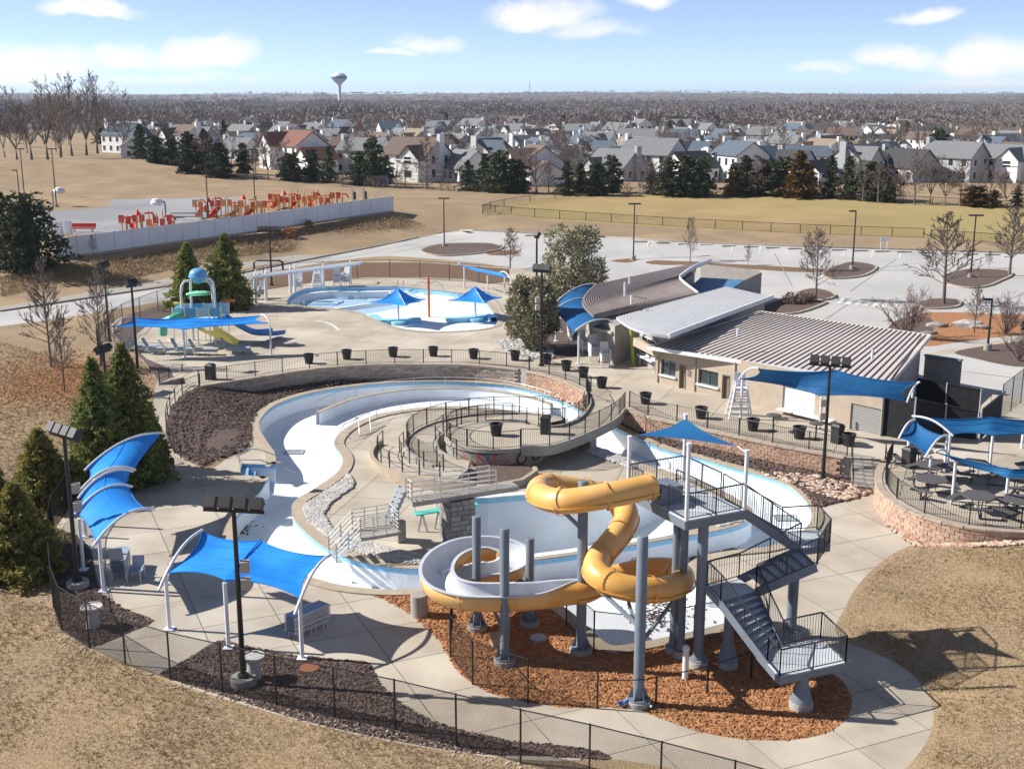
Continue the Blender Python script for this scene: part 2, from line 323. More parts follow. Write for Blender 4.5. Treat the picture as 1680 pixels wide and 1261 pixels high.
_A = _tv[_tt]; _D = (_A[:, 1, 1]-_A[:, 2, 1])*(_A[:, 0, 0]-_A[:, 2, 0])+(_A[:, 2, 0]-_A[:, 1, 0])*(_A[:, 0, 1]-_A[:, 2, 1])
_D = np.where(abs(_D) < 1e-9, 1e9, _D); _ZT = _tz[_tt]
def hz(x, y):
    if y > 2300: return float(hgt(x, y)[0])
    a = ((_A[:, 1, 1]-_A[:, 2, 1])*(x-_A[:, 2, 0])+(_A[:, 2, 0]-_A[:, 1, 0])*(y-_A[:, 2, 1]))/_D
    b = ((_A[:, 2, 1]-_A[:, 0, 1])*(x-_A[:, 2, 0])+(_A[:, 0, 0]-_A[:, 2, 0])*(y-_A[:, 2, 1]))/_D; c = 1-a-b
    k = int(np.argmax(np.minimum(np.minimum(a, b), c))); return float(a[k]*_ZT[k, 0]+b[k]*_ZT[k, 1]+c[k]*_ZT[k, 2])
def T(px, py, z=3.0):
    """the point of the terrain seen at a pixel"""
    for _ in range(12): p = G(px, py, z); z = .5*z+.5*hz(p.x, p.y)
    p = G(px, py, z); p.z = hz(p.x, p.y); return p
def pin(poly, x, y):
    x = np.asarray(x); y = np.asarray(y); r = np.zeros(x.shape, bool); n = len(poly)
    for i in range(n):
        x0, y0 = poly[i][0], poly[i][1]; x1, y1 = poly[i-1][0], poly[i-1][1]
        c = ((y0 > y) != (y1 > y)); 
        with np.errstate(divide='ignore', invalid='ignore'): r ^= c & (x < (x1-x0)*(y-y0)/(y1-y0+1e-12)+x0)
    return r
def area(p): return .5*sum(p[i-1][0]*p[i][1]-p[i][0]*p[i-1][1] for i in range(len(p)))
def ccw(p): p = [Vector((q[0], q[1])) for q in p]; return p if area(p) > 0 else p[::-1]
def partition(polys, pts, holes=()):
    """split the plane into the given polygons (later ones win); returns verts and {name: faces}"""
    V = [Vector((p[0], p[1])) for p in pts]; Fc = []; names = []
    for nm, poly in polys:
        n = len(V); q = ccw(poly); V += q; Fc.append(list(range(n, n+len(q)))); names.append(nm)
    r = delaunay_2d_cdt(V, [], Fc, 0, 1e-3)
    out = {}
    for f, of in zip(r[2], r[5]):
        nm = names[max(of)] if of else None
        out.setdefault(nm, []).append(f)
    return np.array([[v.x, v.y] for v in r[0]]), out
def sub_mesh(V, faces, z):
    idx = sorted({i for f in faces for i in f}); mp = {i: k for k, i in enumerate(idx)}; mb = MB()
    mb.v = [(V[i][0], V[i][1], z[i]) for i in idx]; mb.f = [tuple(mp[i] for i in f) for f in faces]; return mb
def P0(l, z=0.0, n=4, closed=True): return [G(p[0], p[1], z) for p in (cr(l, n, closed) if n else l)]
def PT(l, n=3): return [T(p[0], p[1]) for p in (cr(l, n, True) if n else l)]
# ---------------------------------------------------------------- outlines traced on the ground
POOL_OUT = [(424, 703), (428, 686), (446, 668), (475, 655), (520, 643), (580, 634), (650, 628), (720, 626), (780, 628), (840, 634), (890, 646), (935, 664), (985, 690), (1055, 722), (1100, 740), (1150, 752), (1190, 764), (1245, 779), (1290, 795), (1313, 812), (1328, 830), (1333, 845), (1328, 862), (1305, 882), (1262, 898), (1200, 905), (1150, 915),
            (1125, 935), (1150, 955), (1215, 962), (1236, 990), (1225, 1012), (1170, 1030), (1100, 1046), (1040, 1058), (1000, 1060), (968, 1035), (930, 1002), (880, 975), (800, 965), (740, 966), (690, 968), (630, 969), (560, 962), (497, 945), (430, 922), (395, 897), (380, 872), (386, 850), (402, 830), (425, 808), (436, 790), (440.5, 783.5), (441, 782.5), (440, 782), (430, 781.3), (397, 778.6), (394, 778.3), (393.5, 777.5), (394, 776.5), (396.5, 762), (397, 761), (398, 760.8), (410, 761.2), (448, 762.6), (450, 762.4), (451, 761), (450, 745), (438, 727)]
ISLAND = [(700, 934), (640, 930), (580, 918), (527, 893), (492, 862), (480, 840), (486, 822), (513, 806), (550, 780), (562, 764), (562, 748), (549, 729), (560, 710), (590, 692), (630, 679), (690, 670), (760, 668), (830, 674), (880, 686), (930, 706), (957, 725), (1000, 742), (1047, 760), (1100, 776), (1170, 800), (1218, 826), (1234, 843), (1215, 860), (1160, 874), (1110, 882), (1040, 894), (950, 909), (870, 920), (790, 930)]
DEEP = [(738, 825), (800, 818), (880, 811), (960, 803), (1040, 794), (1090, 797), (1140, 818), (1165, 836), (1150, 855), (1100, 874), (1040, 886), (950, 901), (870, 912), (790, 921), (745, 925), (738, 890)]
TERR = [(330, 633), (360, 628), (400, 622), (440, 616), (500, 607), (560, 601), (620, 598), (680, 597), (760, 598), (820, 602), (852, 606), (864, 609), (885, 613), (910, 620), (940, 631), (962, 643), (1025, 668), (1060, 683), (1120, 696), (1200, 714), (1280, 731), (1386, 750), (1453, 753), (1444, 770), (1441, 788), (1450, 808), (1472, 826), (1500, 840), (1540, 854), (1594, 865), (1680, 872), (1760, 872), (1850, 862), (1980, 830),
        (2000, 700), (1800, 668), (1700, 655), (1620, 646), (1575, 637), (1515, 616), (1420, 588), (1300, 545), (1250, 515), (1165, 470), (1060, 456), (985, 462), (955, 452), (850, 440), (780, 436), (700, 430), (640, 428), (585, 429), (500, 440), (412, 455), (400, 470), (300, 489), (200, 520), (185, 545), (205, 568), (235, 590), (250, 610), (262, 628), (300, 619)]
RAMP = [(255, 630), (262, 628), (300, 619), (330, 633), (300, 646), (281, 668), (273, 692), (273, 715), (282, 738), (300, 758), (255, 768), (262, 745), (262, 720), (257, 690), (252, 660)]
BANK_L = [(330, 633), (300, 646), (281, 668), (273, 692), (273, 715), (282, 738), (306, 752), (332, 765), (358, 752), (380, 745), (405, 735), (412, 715), (414, 695), (425, 674), (448, 659), (500, 641), (560, 630), (620, 622), (700, 618), (780, 619), (845, 625), (900, 638), (950, 660), (990, 684), (985, 650), (962, 640), (940, 629), (905, 616), (864, 606), (850, 602), (780, 595), (680, 594), (560, 598), (440, 613), (360, 625)]
BANK_R = [(1010, 672), (1030, 668), (1060, 681), (1120, 694), (1200, 712), (1280, 729), (1386, 748), (1400, 752), (1433, 806), (1385, 822), (1338, 833), (1318, 808), (1292, 790), (1245, 773), (1190, 758), (1150, 746), (1100, 734), (1062, 718), (1030, 703), (1000, 688)]
MULCH_1 = [(86, 870), (105, 872), (130, 880), (150, 905), (158, 950), (168, 975), (205, 998), (253, 1018), (205, 1040), (150, 1062), (118, 1045), (96, 1025), (84, 960)]
MULCH_2 = [(263, 1104), (300, 1085), (358, 1050), (400, 1058), (470, 1072), (560, 1082), (606, 1086), (622, 1120), (660, 1155), (705, 1180), (760, 1197), (840, 1215), (920, 1222), (985, 1232), (1000, 1246), (900, 1240), (780, 1236), (640, 1213), (500, 1182), (380, 1145), (300, 1120)]
MULCH_O = [(597, 969), (640, 972), (690, 972), (745, 970), (800, 969), (880, 979), (926, 1005), (962, 1038), (998, 1064), (1040, 1063), (1100, 1051), (1170, 1036), (1225, 1030), (1250, 1045), (1300, 1085), (1350, 1095), (1385, 1120), (1397, 1150), (1390, 1175), (1360, 1200), (1300, 1213), (1220, 1212), (1150, 1200), (1090, 1180), (1050, 1165), (1000, 1160), (930, 1160), (860, 1150), (800, 1135), (755, 1105), (735, 1075), (720, 1050), (700, 1030), (670, 1005), (635, 985)]
DECK = [(258, 752), (300, 745), (340, 770), (380, 745), (412, 718), (425, 672), (520, 636), (700, 615), (860, 622), (990, 680), (1060, 716), (1150, 744), (1250, 770), (1320, 803), (1345, 832), (1388, 812), (1440, 806), (1437, 835), (1460, 862), (1490, 880), (1511, 888), (1470, 905), (1430, 935), (1400, 970), (1385, 1000), (1370, 1030), (1385, 1052), (1430, 1068), (1490, 1100), (1525, 1145), (1531, 1185), (1515, 1225), (1480, 1265), (1440, 1290), (1200, 1275), (1060, 1252), (1000, 1245), (850, 1245), (640, 1215), (480, 1178), (300, 1124), (263, 1106), (150, 1064), (110, 1040), (90, 1000), (84, 940), (84, 880), (110, 840), (150, 800), (215, 770)]
# beyond
ROAD = [(-250, 548), (0, 535), (160, 512), (300, 488), (400, 468), (412, 452), (500, 436), (585, 424), (640, 420), (700, 424), (800, 433), (850, 445), (960, 470), (1060, 475), (1165, 490), (1250, 530), (1300, 560), (1420, 602), (1515, 632), (1600, 662), (1700, 674), (1800, 685), (2100, 720), (2100, 440), (1850, 425), (1680, 417), (1500, 411), (1293, 405), (1120, 398), (993, 390), (860, 383), (755, 379), (700, 388), (620, 405), (480, 432), (330, 462), (160, 488), (0, 512), (-250, 532)]
PATH_FAR = [(-250, 520), (0, 503), (140, 480), (260, 460), (360, 437), (470, 420), (520, 418), (545, 424), (500, 430), (470, 428), (360, 446), (260, 468), (140, 488), (0, 512), (-250, 529)]
ISLES = [[(690, 412), (720, 402), (770, 400), (808, 401), (824, 408), (806, 413), (770, 418), (720, 420)],
         [(603, 433), (640, 431), (664, 434), (650, 438), (615, 439)],
         [(1352, 448), (1390, 432), (1425, 434), (1438, 440), (1420, 452), (1390, 457), (1358, 457)],
         [(1547, 455), (1570, 446), (1600, 443), (1650, 445), (1660, 452), (1640, 462), (1620, 470), (1590, 473), (1555, 467)],
         [(1305, 484), (1320, 477), (1340, 475), (1362, 480), (1370, 487), (1355, 492), (1320, 492)],
         [(1240, 509), (1300, 489), (1350, 495), (1350, 500), (1310, 514), (1270, 516)],
         [(1508, 498), (1530, 492), (1572, 493), (1572, 503), (1545, 507), (1515, 506)]]
PLANT_O = [[(1462, 560), (1470, 530), (1510, 514), (1560, 512), (1640, 515), (1700, 518), (1700, 545), (1620, 555), (1560, 563), (1525, 568), (1470, 566)]]
PLANT_D = [[(1455, 540), (1478, 522), (1525, 520), (1530, 545), (1500, 562), (1455, 562)], [(1565, 578), (1610, 568), (1680, 560), (1760, 560), (1760, 600), (1680, 602), (1640, 597), (1600, 588)]]
WALK_R = [(1510, 584), (1560, 572), (1640, 558), (1700, 550), (1700, 560), (1620, 568), (1560, 580)]
STRIP_O = [[(1000, 428), (1030, 424), (1045, 427), (1030, 431)], [(1058, 431), (1075, 427), (1110, 428), (1165, 430), (1165, 433), (1090, 435)], [(1165, 432), (1200, 433), (1280, 437), (1360, 442), (1365, 446), (1300, 446), (1240, 442), (1165, 438)], [(800, 414), (835, 410), (850, 412), (845, 418), (805, 419)]]
PLAYPAD = [(-150, 372), (0, 352), (60, 347), (150, 343), (178, 337), (187, 332), (175, 328), (250, 326), (330, 324), (400, 325), (400, 340), (330, 362), (270, 376), (200, 386), (130, 384), (90, 385), (-150, 400)]
FIELD = [(800, 350), (815, 340), (860, 330), (930, 321), (1000, 318), (1100, 317), (1250, 319), (1450, 329), (1680, 341), (1950, 350), (1950, 404), (1700, 399), (1515, 390), (1300, 382), (1100, 373), (950, 364)]
POOL_XY = P0(POOL_OUT); ISL_XY = P0(ISLAND); DEEP_XY = P0(DEEP); TERR_XY = [G(p[0], p[1], ZT) for p in TERR]
DECK_XY = P0(DECK, n=3)
def grid(x0, x1, y0, y1, s, jit=.18):
    nx = int((x1-x0)/s)+1; ny = int((y1-y0)/s)+1
    xs, ys = np.meshgrid(x0+np.arange(nx)*s, y0+np.arange(ny)*s); p = np.stack([xs.ravel(), ys.ravel()], 1)
    return p+np.random.uniform(-jit*s, jit*s, p.shape)
g1 = grid(-46, 62, 22, 150, 2.2); g2 = grid(-260, 330, 0, 480, 11); g2 = g2[~((g2[:, 0] > -47) & (g2[:, 0] < 63) & (g2[:, 1] > 21) & (g2[:, 1] < 151))]
g3 = grid(-6000, 6000, -500, 9500, 190, .1); g3 = g3[~((g3[:, 0] > -262) & (g3[:, 0] < 332) & (g3[:, 1] > -2) & (g3[:, 1] < 482))]
polys = [('woods', [(-6000, 640), (6000, 640), (6000, 9500), (-6000, 9500)]), ('field', PT(FIELD, 2)), ('playpad', PT(PLAYPAD)), ('road', PT(ROAD, 2)), ('path', PT(PATH_FAR, 2)), ('walk', PT(WALK_R))]
polys += [('porange%d' % i, PT(p)) for i, p in enumerate(PLANT_O)]+[('pdark%d' % i, PT(p)) for i, p in enumerate(PLANT_D)]+[('strip%d' % i, PT(p, 2)) for i, p in enumerate(STRIP_O)]
polys += [('isle%d' % i, PT(p)) for i, p in enumerate(ISLES)]
polys += [('deck', DECK_XY), ('ramp', [T(*p) for p in RAMP]), ('bank_l', [T(*p) for p in BANK_L]), ('bank_r', [T(*p) for p in BANK_R]), ('mulch1', P0(MULCH_1, n=3)), ('mulch2', P0(MULCH_2, n=3)), ('mulcho', P0(MULCH_O, n=3)), ('terr', TERR_XY), ('pool', POOL_XY)]
TV, TF = partition(polys, np.concatenate([g1, g2, g3]))
TZ = hgt(TV[:, 0], TV[:, 1])
flat = np.zeros(len(TV), bool)
for k in ('deck', 'mulch1', 'mulch2', 'mulcho'): flat[sorted({i for f in TF[k] for i in f})] = True
TZ[flat] = 0.0
for k in ('bank_l', 'bank_r'):
    ids = sorted({i for f in TF[k] for i in f}); ii = [i for i in ids if not flat[i]]; TZ[ii] += np.random.uniform(-.01, .06, len(ii))
for k in ('grass',): pass
near = (TV[:, 1] < 60) & ~flat; TZ[near] += .05*np.sin(TV[near, 0]*.9)*np.sin(TV[near, 1]*.7)
def region(k): return sub_mesh(TV, TF[k], TZ)
struct('ground', region(None), MT['grass'], 60)
def woodland_mat():
    return mat('woodland_floor', (.13, .10, .095), .95, (.19, .15, .14), sc=.02, lo=.35, hi=.65, bump=2.5, bsc=.03, world=True, det=8, c3=(.07, .065, .05), sc3=.004)
MT['woods'] = woodland_mat()
struct('far_hills', region('woods'), MT['woods'], 60)
struct('playing_field', region('field'), MT['grass_far'], 60)
struct('play_court', region('playpad'), MT['asphalt'], 60)
struct('road', region('road'), MT['asphalt_pale'], 60)
struct('footpath', region('path'), MT['grey_conc'], 60)
struct('pavement', region('walk'), MT['concrete'], 60)
for k in sorted(TF, key=str):
    if k is None: continue
    if k.startswith('porange'): struct('planting_bed', region(k), MT['mulch_org'], 60)
    elif k.startswith('strip'): struct('planting_bed', region(k), MT['mulch_brn'], 60)
    elif k.startswith('pdark'): struct('planting_bed', region(k), MT['mulch'], 60)
# kerbed planting islands in the car park
for i, p in enumerate(ISLES):
    if 'isle%d' % i not in TF: continue
    mb = region('isle%d' % i); mb.v = [(v[0], v[1], v[2]+.14) for v in mb.v]
    isl = struct('planting_island', mb, MT['mulch'], 60)
    pts = [Vector((q.x, q.y, q.z)) for q in PT(p)]
    struct('kerb', MB().sweep(pts, [(-.14, -.1), (-.14, .16), (.14, .16), (.14, -.1)], closed=True), MT['coping'], 40, isl)
# kerb along the far side of the car park and the road
kp = [T(*p)for p in cr([(0, 511), (160, 487), (330, 461), (480, 431), (620, 404), (700, 387), (755, 378), (860, 382), (993, 389), (1120, 397), (1293, 404), (1500, 410), (1680, 416), (1850, 424)], 4)]
struct('kerb', MB().sweep(kp, [(-.15, -.1), (-.15, .15), (.15, .15), (.15, -.1)]), MT['grey_conc'], 40)
struct('mulch_bed', region('mulch1'), MT['mulch']); struct('mulch_bed', region('mulch2'), MT['mulch'])
struct('orange_mulch_bed', region('mulcho'), MT['mulch_org'])
struct('mulch_bank', region('bank_l'), MT['mulch'], 60); struct('mulch_bank', region('bank_r'), MT['mulch'], 60)
# ---------------------------------------------------------------- paved decks, slab by slab
def slabs(name, mb, ang, sx, sy, ox, oy, base_mat, slab_mat, gap=.014, z_off=.0, sm='slab'):
    """cut a flat sheet along a rotated grid; each piece becomes a slab, with the joint bed below"""
    root = struct(name, MB().add([(v[0], v[1], v[2]-.03) for v in mb.v], mb.f), base_mat)
    bm = bmesh.new(); vs_ = [bm.verts.new(v) for v in mb.v]
    for f in mb.f:
        try: bm.faces.new([vs_[i] for i in f])
        except ValueError: pass
    ca, sa = math.cos(ang), math.sin(ang); ux = Vector((ca, sa, 0)); uy = Vector((-sa, ca, 0))
    for u, st, o in ((ux, sx, ox), (uy, sy, oy)):
        d = [v.co.dot(u) for v in bm.verts]; k0 = math.ceil((min(d)-o)/st); k1 = math.floor((max(d)-o)/st)
        for k in range(k0, k1+1):
            for e in (-gap, gap):
                bmesh.ops.bisect_plane(bm, geom=bm.verts[:]+bm.edges[:]+bm.faces[:], plane_co=u*(o+k*st+e), plane_no=u, dist=1e-5)
    cells = {}
    for f in bm.faces:
        c = f.calc_center_median(); a = (c.dot(ux)-ox)/sx; b = (c.dot(uy)-oy)/sy
        if abs(a-round(a))*sx < gap*.9 or abs(b-round(b))*sy < gap*.9: continue
        cells.setdefault((math.floor(a), math.floor(b)), []).append([v.co.copy() for v in f.verts])
    for key in cells:
        m2 = MB(); idx = {}
        for q in cells[key]:
            fi = []
            for p in q:
                kk = (round(p.x, 3), round(p.y, 3))
                if kk not in idx: idx[kk] = len(m2.v); m2.v.append((p.x, p.y, p.z+z_off))
                fi.append(idx[kk])
            if len(set(fi)) > 2: m2.f.append(tuple(fi))
        dz = random.uniform(-.002, .002); m2.v = [(a, b, c+dz) for a, b, c in m2.v]
        link(sm, mesh_of(m2, sm, slab_mat), root)
    bm.free(); return root
MT['slab'] = mat('concrete_slab', (.44, .38, .305), .85, (.34, .29, .23), sc=.7, lo=.3, hi=.7, bump=.004, bsc=30, world=True, det=9, c3=(.50, .445, .37), sc3=.22, obj_rand=.07)
slabs('pool_deck', region('deck'), R(24), 3.1, 3.1, .6, .4, MT['concrete_joint'], MT['slab'])
struct('ramp_path', region('ramp'), MT['concrete'], 60)
# ---------------------------------------------------------------- main pool
RF = -1.15           # river floor
mb = MB(); n = len(POOL_XY)
pc = ccw(POOL_XY)
def wall_strip(poly, z0, z1, inward=True):
    m = MB(); k = len(poly)
    for i in range(k):
        a = poly[i]; b = poly[(i+1) % k]; m.quad((a[0], a[1], z0), (b[0], b[1], z0), (b[0], b[1], z1), (a[0], a[1], z1))
    return m
def inset(poly, d):
    q = ccw(poly); k = len(q); out = []
    for i in range(k):
        a, b, c = q[i-1], q[i], q[(i+1) % k]; t = (c-a); t = Vector((t.x, t.y)).normalized(); out.append(Vector((b.x-t.y*d, b.y+t.x*d)))
    return out
pts = grid(-22, 22, 36, 92, 1.6, .1); pts = pts[pin(pc, pts[:, 0], pts[:, 1])]
PV, PF = partition([('pool', POOL_XY), ('isl', ISL_XY), ('deep', DEEP_XY)], pts)
# floor of the river: shelves up towards the beach inside the far curve
def river_z(x, y):
    return np.full(np.shape(x), RF)
pool = struct('pool_basin', sub_mesh(PV, PF['pool'], river_z(PV[:, 0], PV[:, 1])), MT['pool'])
struct('outer_wall', wall_strip(pc, RF-.05, -.22), MT['pool'], 60, pool)
struct('outer_tile_band', wall_strip(pc, -.22, .01), MT['pool_blue'], 60, pool)
ic = ccw(ISL_XY); dc = ccw(DEEP_XY)
struct('island_wall', wall_strip(ic, RF-.05, -.26), MT['pool'], 60, pool)
struct('island_tile_band', wall_strip(ic, -.26, .01), MT['pool_blue'], 60, pool)
# deep basin: diving end on the left, sloping up to the right
def deep_z(x, y): return np.clip(-3.9+np.clip((x-5.2)/5.5, 0, 1)*3.1, -3.9, -.8)
dz = deep_z(PV[:, 0], PV[:, 1])
struct('deep_floor', sub_mesh(PV, PF['deep'], dz), MT['pool'], 60, pool)
struct('deep_wall', wall_strip(dc, -4.0, -.28), MT['pool'], 60, pool)
struct('deep_tile_band', wall_strip(dc, -.28, .01), MT['pool_cyan'], 60, pool)
# coping rings
def coping(poly, d0, d1, z0=.012, z1=.07, nm='coping', m=None, par=None, skip=None):
    a = inset(poly, d0); b = inset(poly, d1); mb = MB(); k = len(a)
    for i in range(k):
        j = (i+1) % k
        if skip and skip((a[i]+a[j])/2): continue
        mb.quad((a[i][0], a[i][1], z1), (a[j][0], a[j][1], z1), (b[j][0], b[j][1], z1), (b[i][0], b[i][1], z1))
        mb.quad((a[i][0], a[i][1], z0), (a[j][0], a[j][1], z0), (a[j][0], a[j][1], z1), (a[i][0], a[i][1], z1))
        mb.quad((b[j][0], b[j][1], z0), (b[i][0], b[i][1], z0), (b[i][0], b[i][1], z1), (b[j][0], b[j][1], z1))
    return struct(nm, mb, m or MT['coping'], 40, par)
_n0, _n1 = G(391, 790), G(449, 755)
coping(POOL_XY, .05, -.55, par=pool, skip=lambda p: _n0.x-1 < p.x < _n1.x+.15 and G(400, 785.5).y < p.y < G(400, 758).y); coping(ISL_XY, -.05, .6, par=pool)
coping(DEEP_XY, .04, -.4, z0=.03, z1=.095, par=pool, m=MT['pool'], nm='deep_coping')
isl_mb = sub_mesh(PV, PF['isl'], np.zeros(len(PV)))
slabs('island_deck', isl_mb, R(-14), 3.4, 2.9, .3, .2, MT['concrete_joint'], MT['slab'])
# ---------------------------------------------------------------- upper terrace
SPLASH = [(470, 497), (478, 484), (500, 474), (540, 470), (580, 471), (640, 470), (690, 474), (740, 480), (780, 485), (800, 500), (812, 517), (817, 527), (808, 536), (780, 541), (730, 544), (690, 543), (650, 537), (615, 524), (590, 513), (545, 506), (490, 501)]
SPL_XY = [G(p[0], p[1], ZT) for p in cr(SPLASH, 4, True)]
ROCKBED = [(812, 562), (835, 556), (880, 560), (910, 575), (905, 590), (870, 590), (830, 577)]
SHRUBBED = [(835, 556), (850, 520), (870, 480), (900, 470), (965, 480), (960, 560), (945, 585), (905, 590), (910, 575), (880, 560)]
LEFTBED = [(200, 530), (185, 545), (205, 568), (235, 590), (250, 610), (262, 628), (285, 618), (280, 605), (240, 588), (222, 570), (222, 550), (240, 535)]
BACKBED = [(412, 456), (500, 441), (585, 430), (700, 431), (780, 437), (836, 441), (836, 462), (800, 466), (760, 458), (700, 455), (600, 455), (520, 463), (440, 475), (415, 478), (405, 470)]
LEFTGRASS = [(200, 520), (300, 489), (400, 470), (412, 478), (408, 510), (300, 512), (240, 530), (222, 545), (200, 540)]
gp = grid(-40, 45, 48, 148, 3.0, .1)
gp = gp[pin(TERR_XY, gp[:, 0], gp[:, 1])]
XV, XF = partition([('t', TERR_XY), ('back', [G(*p, ZT) for p in BACKBED]), ('lg', [G(*p, ZT) for p in LEFTGRASS]), ('left', [G(*p, ZT) for p in LEFTBED]), ('shrub', [G(*p, ZT) for p in SHRUBBED]), ('rock', [G(*p, ZT) for p in ROCKBED]), ('pool', SPL_XY)], gp)
XZ = np.full(len(XV), ZT)
ter = slabs('terrace', sub_mesh(XV, XF['t'], XZ), R(-22), 4.2, 3.7, .9, 1.4, MT['concrete_joint'], MT['slab'])
struct('skirt', wall_strip(ccw(TERR_XY), -1.2, ZT-.031), MT['grey_conc'], None, ter)
for k, m_, nm in (('back', 'mulch_brn', 'planting_bed'), ('lg', 'mulch', 'planting_bed'), ('left', 'mulch', 'mulch_bed'), ('shrub', 'mulch', 'mulch_bed'), ('rock', 'white_rock', 'gravel_bed')):
    struct(nm, sub_mesh(XV, XF[k], XZ), MT[m_])
# ---------------------------------------------------------------- block walls, railings, chain-link fences
def block_mesh(L, D, Hh, mt, bev=.02, rough=.012, seed=0):
    bm = bmesh.new(); bmesh.ops.create_cube(bm, size=1)
    for v in bm.verts: v.co.x *= L; v.co.y *= D; v.co.z *= Hh
    bmesh.ops.bevel(bm, geom=bm.edges[:], offset=bev, segments=1, affect='EDGES')
    rd = random.Random(seed)
    for v in bm.verts:
        if v.co.y < 0: v.co.y += rd.uniform(-rough, rough); v.co.x += rd.uniform(-rough, rough)*.4
    me = bpy.data.meshes.new('block'); bm.to_mesh(me); bm.free(); me.materials.append(mt); return me
def block_wall(name, label, path, zbot, ztop, L, Hh, mt, cap_mt, lim=300, side=1, cap=True, D=.26):
    """path: world points along the wall face; side=+1 when the open side lies to the right of travel"""
    P = resample(path, L); root = thing(name, label, 'retaining wall', (P[0].x, P[0].y, zbot(P[0])))
    b0 = BASE[root.name]
    meshes = [block_mesh(L*.985, D, Hh*.965, mt, seed=i) for i in range(5)]
    core = MB(); Q = offset(path, .10*side); core.sweep([Vector((p.x, p.y, 0)) for p in Q], [(0, -.6), (0, ztop-.02)]); part('wall_core', core, MT['mortar'], root)
    n = 0; rest = MB(); nc = int((ztop-min(zbot(p) for p in P))/Hh)+1
    dense = resample(path, L/8)
    for c in range(nc):
        zc = ztop-(c+.5)*Hh; s = 4 if c % 2 else 0
        for i in range(s, len(dense)-8, 8):
            a, b = dense[i], dense[min(i+8, len(dense)-1)]; m = (a+b)/2
            if zc+Hh/2 < zbot(m)-.05: continue
            t = (b-a); an = math.atan2(t.y, t.x); nrm = Vector((t.y, -t.x, 0)).normalized()*side
            loc = Vector((m.x, m.y, zc))+nrm*(.02+random.uniform(-.012, .014))
            rz = an if side > 0 else an+math.pi
            if n < lim: link('block', meshes[n % 5], root, loc-b0, rz); n += 1
            else:
                M = Matrix.Rotation(rz, 3, 'Z'); rest.box(loc, (L*.97, D, Hh*.95), M=M)
    if rest.f: part('upper_blocks', rest, mt, root, kind='stuff')
    if cap:
        cl = 1.0; cm = block_mesh(cl*.99, .42, .12, cap_mt, .015, .004); CPts = resample(path, cl)
        for a, b in zip(CPts, CPts[1:]):
            m = (a+b)/2; t = b-a; an = math.atan2(t.y, t.x)+(0 if side > 0 else math.pi)
            o = link('cap_stone', cm, root, Vector((m.x, m.y, ztop+.065))-b0, an); o.scale = ((t.length+.01)/cl, 1, 1)
    return root
TOPZ = ZT-.08
def tp(l): return [G(p[0], p[1], ZT) for p in cr(l, 4)]
wall_a = tp(TERR[0:11]); wall_b = tp(TERR[11:16]); wall_c = tp(TERR[16:22]); wall_d = tp(TERR[22:32])
def zb(off): return lambda p: hz(p.x+off[0], p.y+off[1])-.05
block_wall('retaining_wall', 'long curved grey block wall in shade behind the far side of the pool', wall_a, lambda p: .0, TOPZ, .55, .16, MT['block'], MT['cap'], 300, 1)
block_wall('retaining_wall', 'short reddish block wall beside the bridge to the round platform', wall_b, lambda p: .0, TOPZ, .45, .2, MT['block_red'], MT['cap'], 300, 1)
block_wall('retaining_wall', 'straight reddish split-face wall below the snack bar terrace', wall_c, lambda p: .0, TOPZ, .45, .2, MT['block_red'], MT['cap'], 300, 1)
block_wall('retaining_wall', 'rounded tan block wall carrying the picnic terrace', wall_d, zb((-.3, -.6)), TOPZ, .44, .2, MT['block_tan'], MT['cap'], 300, 1)
POSTM = {}
def post_mesh(h, w, mt):
    k = (round(h, 2), w, mt.name)
    if k not in POSTM: POSTM[k] = mesh_of(MB().box((0, 0, h/2), (w, w, h)), 'post', mt)
    return POSTM[k]
def railing(label, pts, h=1.07, sp=2.2, bal=.13, mt=None, cat='railing', root=None, name='railing', mid=0, base_gap=.1, pw=.06, ends=True, rr=.022, foot=False):
    mt = mt or MT['black']; P = resample(pts, sp); fine = resample(pts, .35)
    if root is None: root = thing(name, label, cat, P[0])
    b0 = root_base(root); upv = Vector((0, 0, 1))
    pm = post_mesh(h+.04, pw, mt)
    for i, p in enumerate(P):
        t = P[min(i+1, len(P)-1)]-P[max(i-1, 0)]; link('post', pm, root, p-b0, math.atan2(t.y, t.x))
    part('top_rail', MB().tube([p+upv*h for p in fine], rr, 5), mt, root)
    if bal:
        part('bottom_rail', MB().tube([p+upv*base_gap for p in fine], rr*.8, 4), mt, root)
        mb = MB(); hh = h-base_gap
        for p in resample(pts, bal)[1:-1]: mb.box((p.x, p.y, p.z+base_gap+hh/2), (.016, .016, hh))
        part('balusters', mb, mt, root, kind='stuff')
    for k in range(mid): part('mid_rail', MB().tube([p+upv*(h*(k+1)/(mid+1)) for p in fine], rr*.8, 5), mt, root)
    return root
def inn(path, d): return offset(path, d)
railing('black baluster railing along the top of the long curved wall', inn(wall_a, .35)+[inn(wall_b, .3)[0]], sp=2.3)
railing('short black railing from the wall corner to the bridge', inn(wall_b, .35), sp=2.0)
railing('black baluster railing above the reddish wall by the snack bar', inn(wall_c, .35), sp=2.25)
railing('curved black railing round the edge of the picnic terrace', inn(wall_d, .35), sp=2.3)
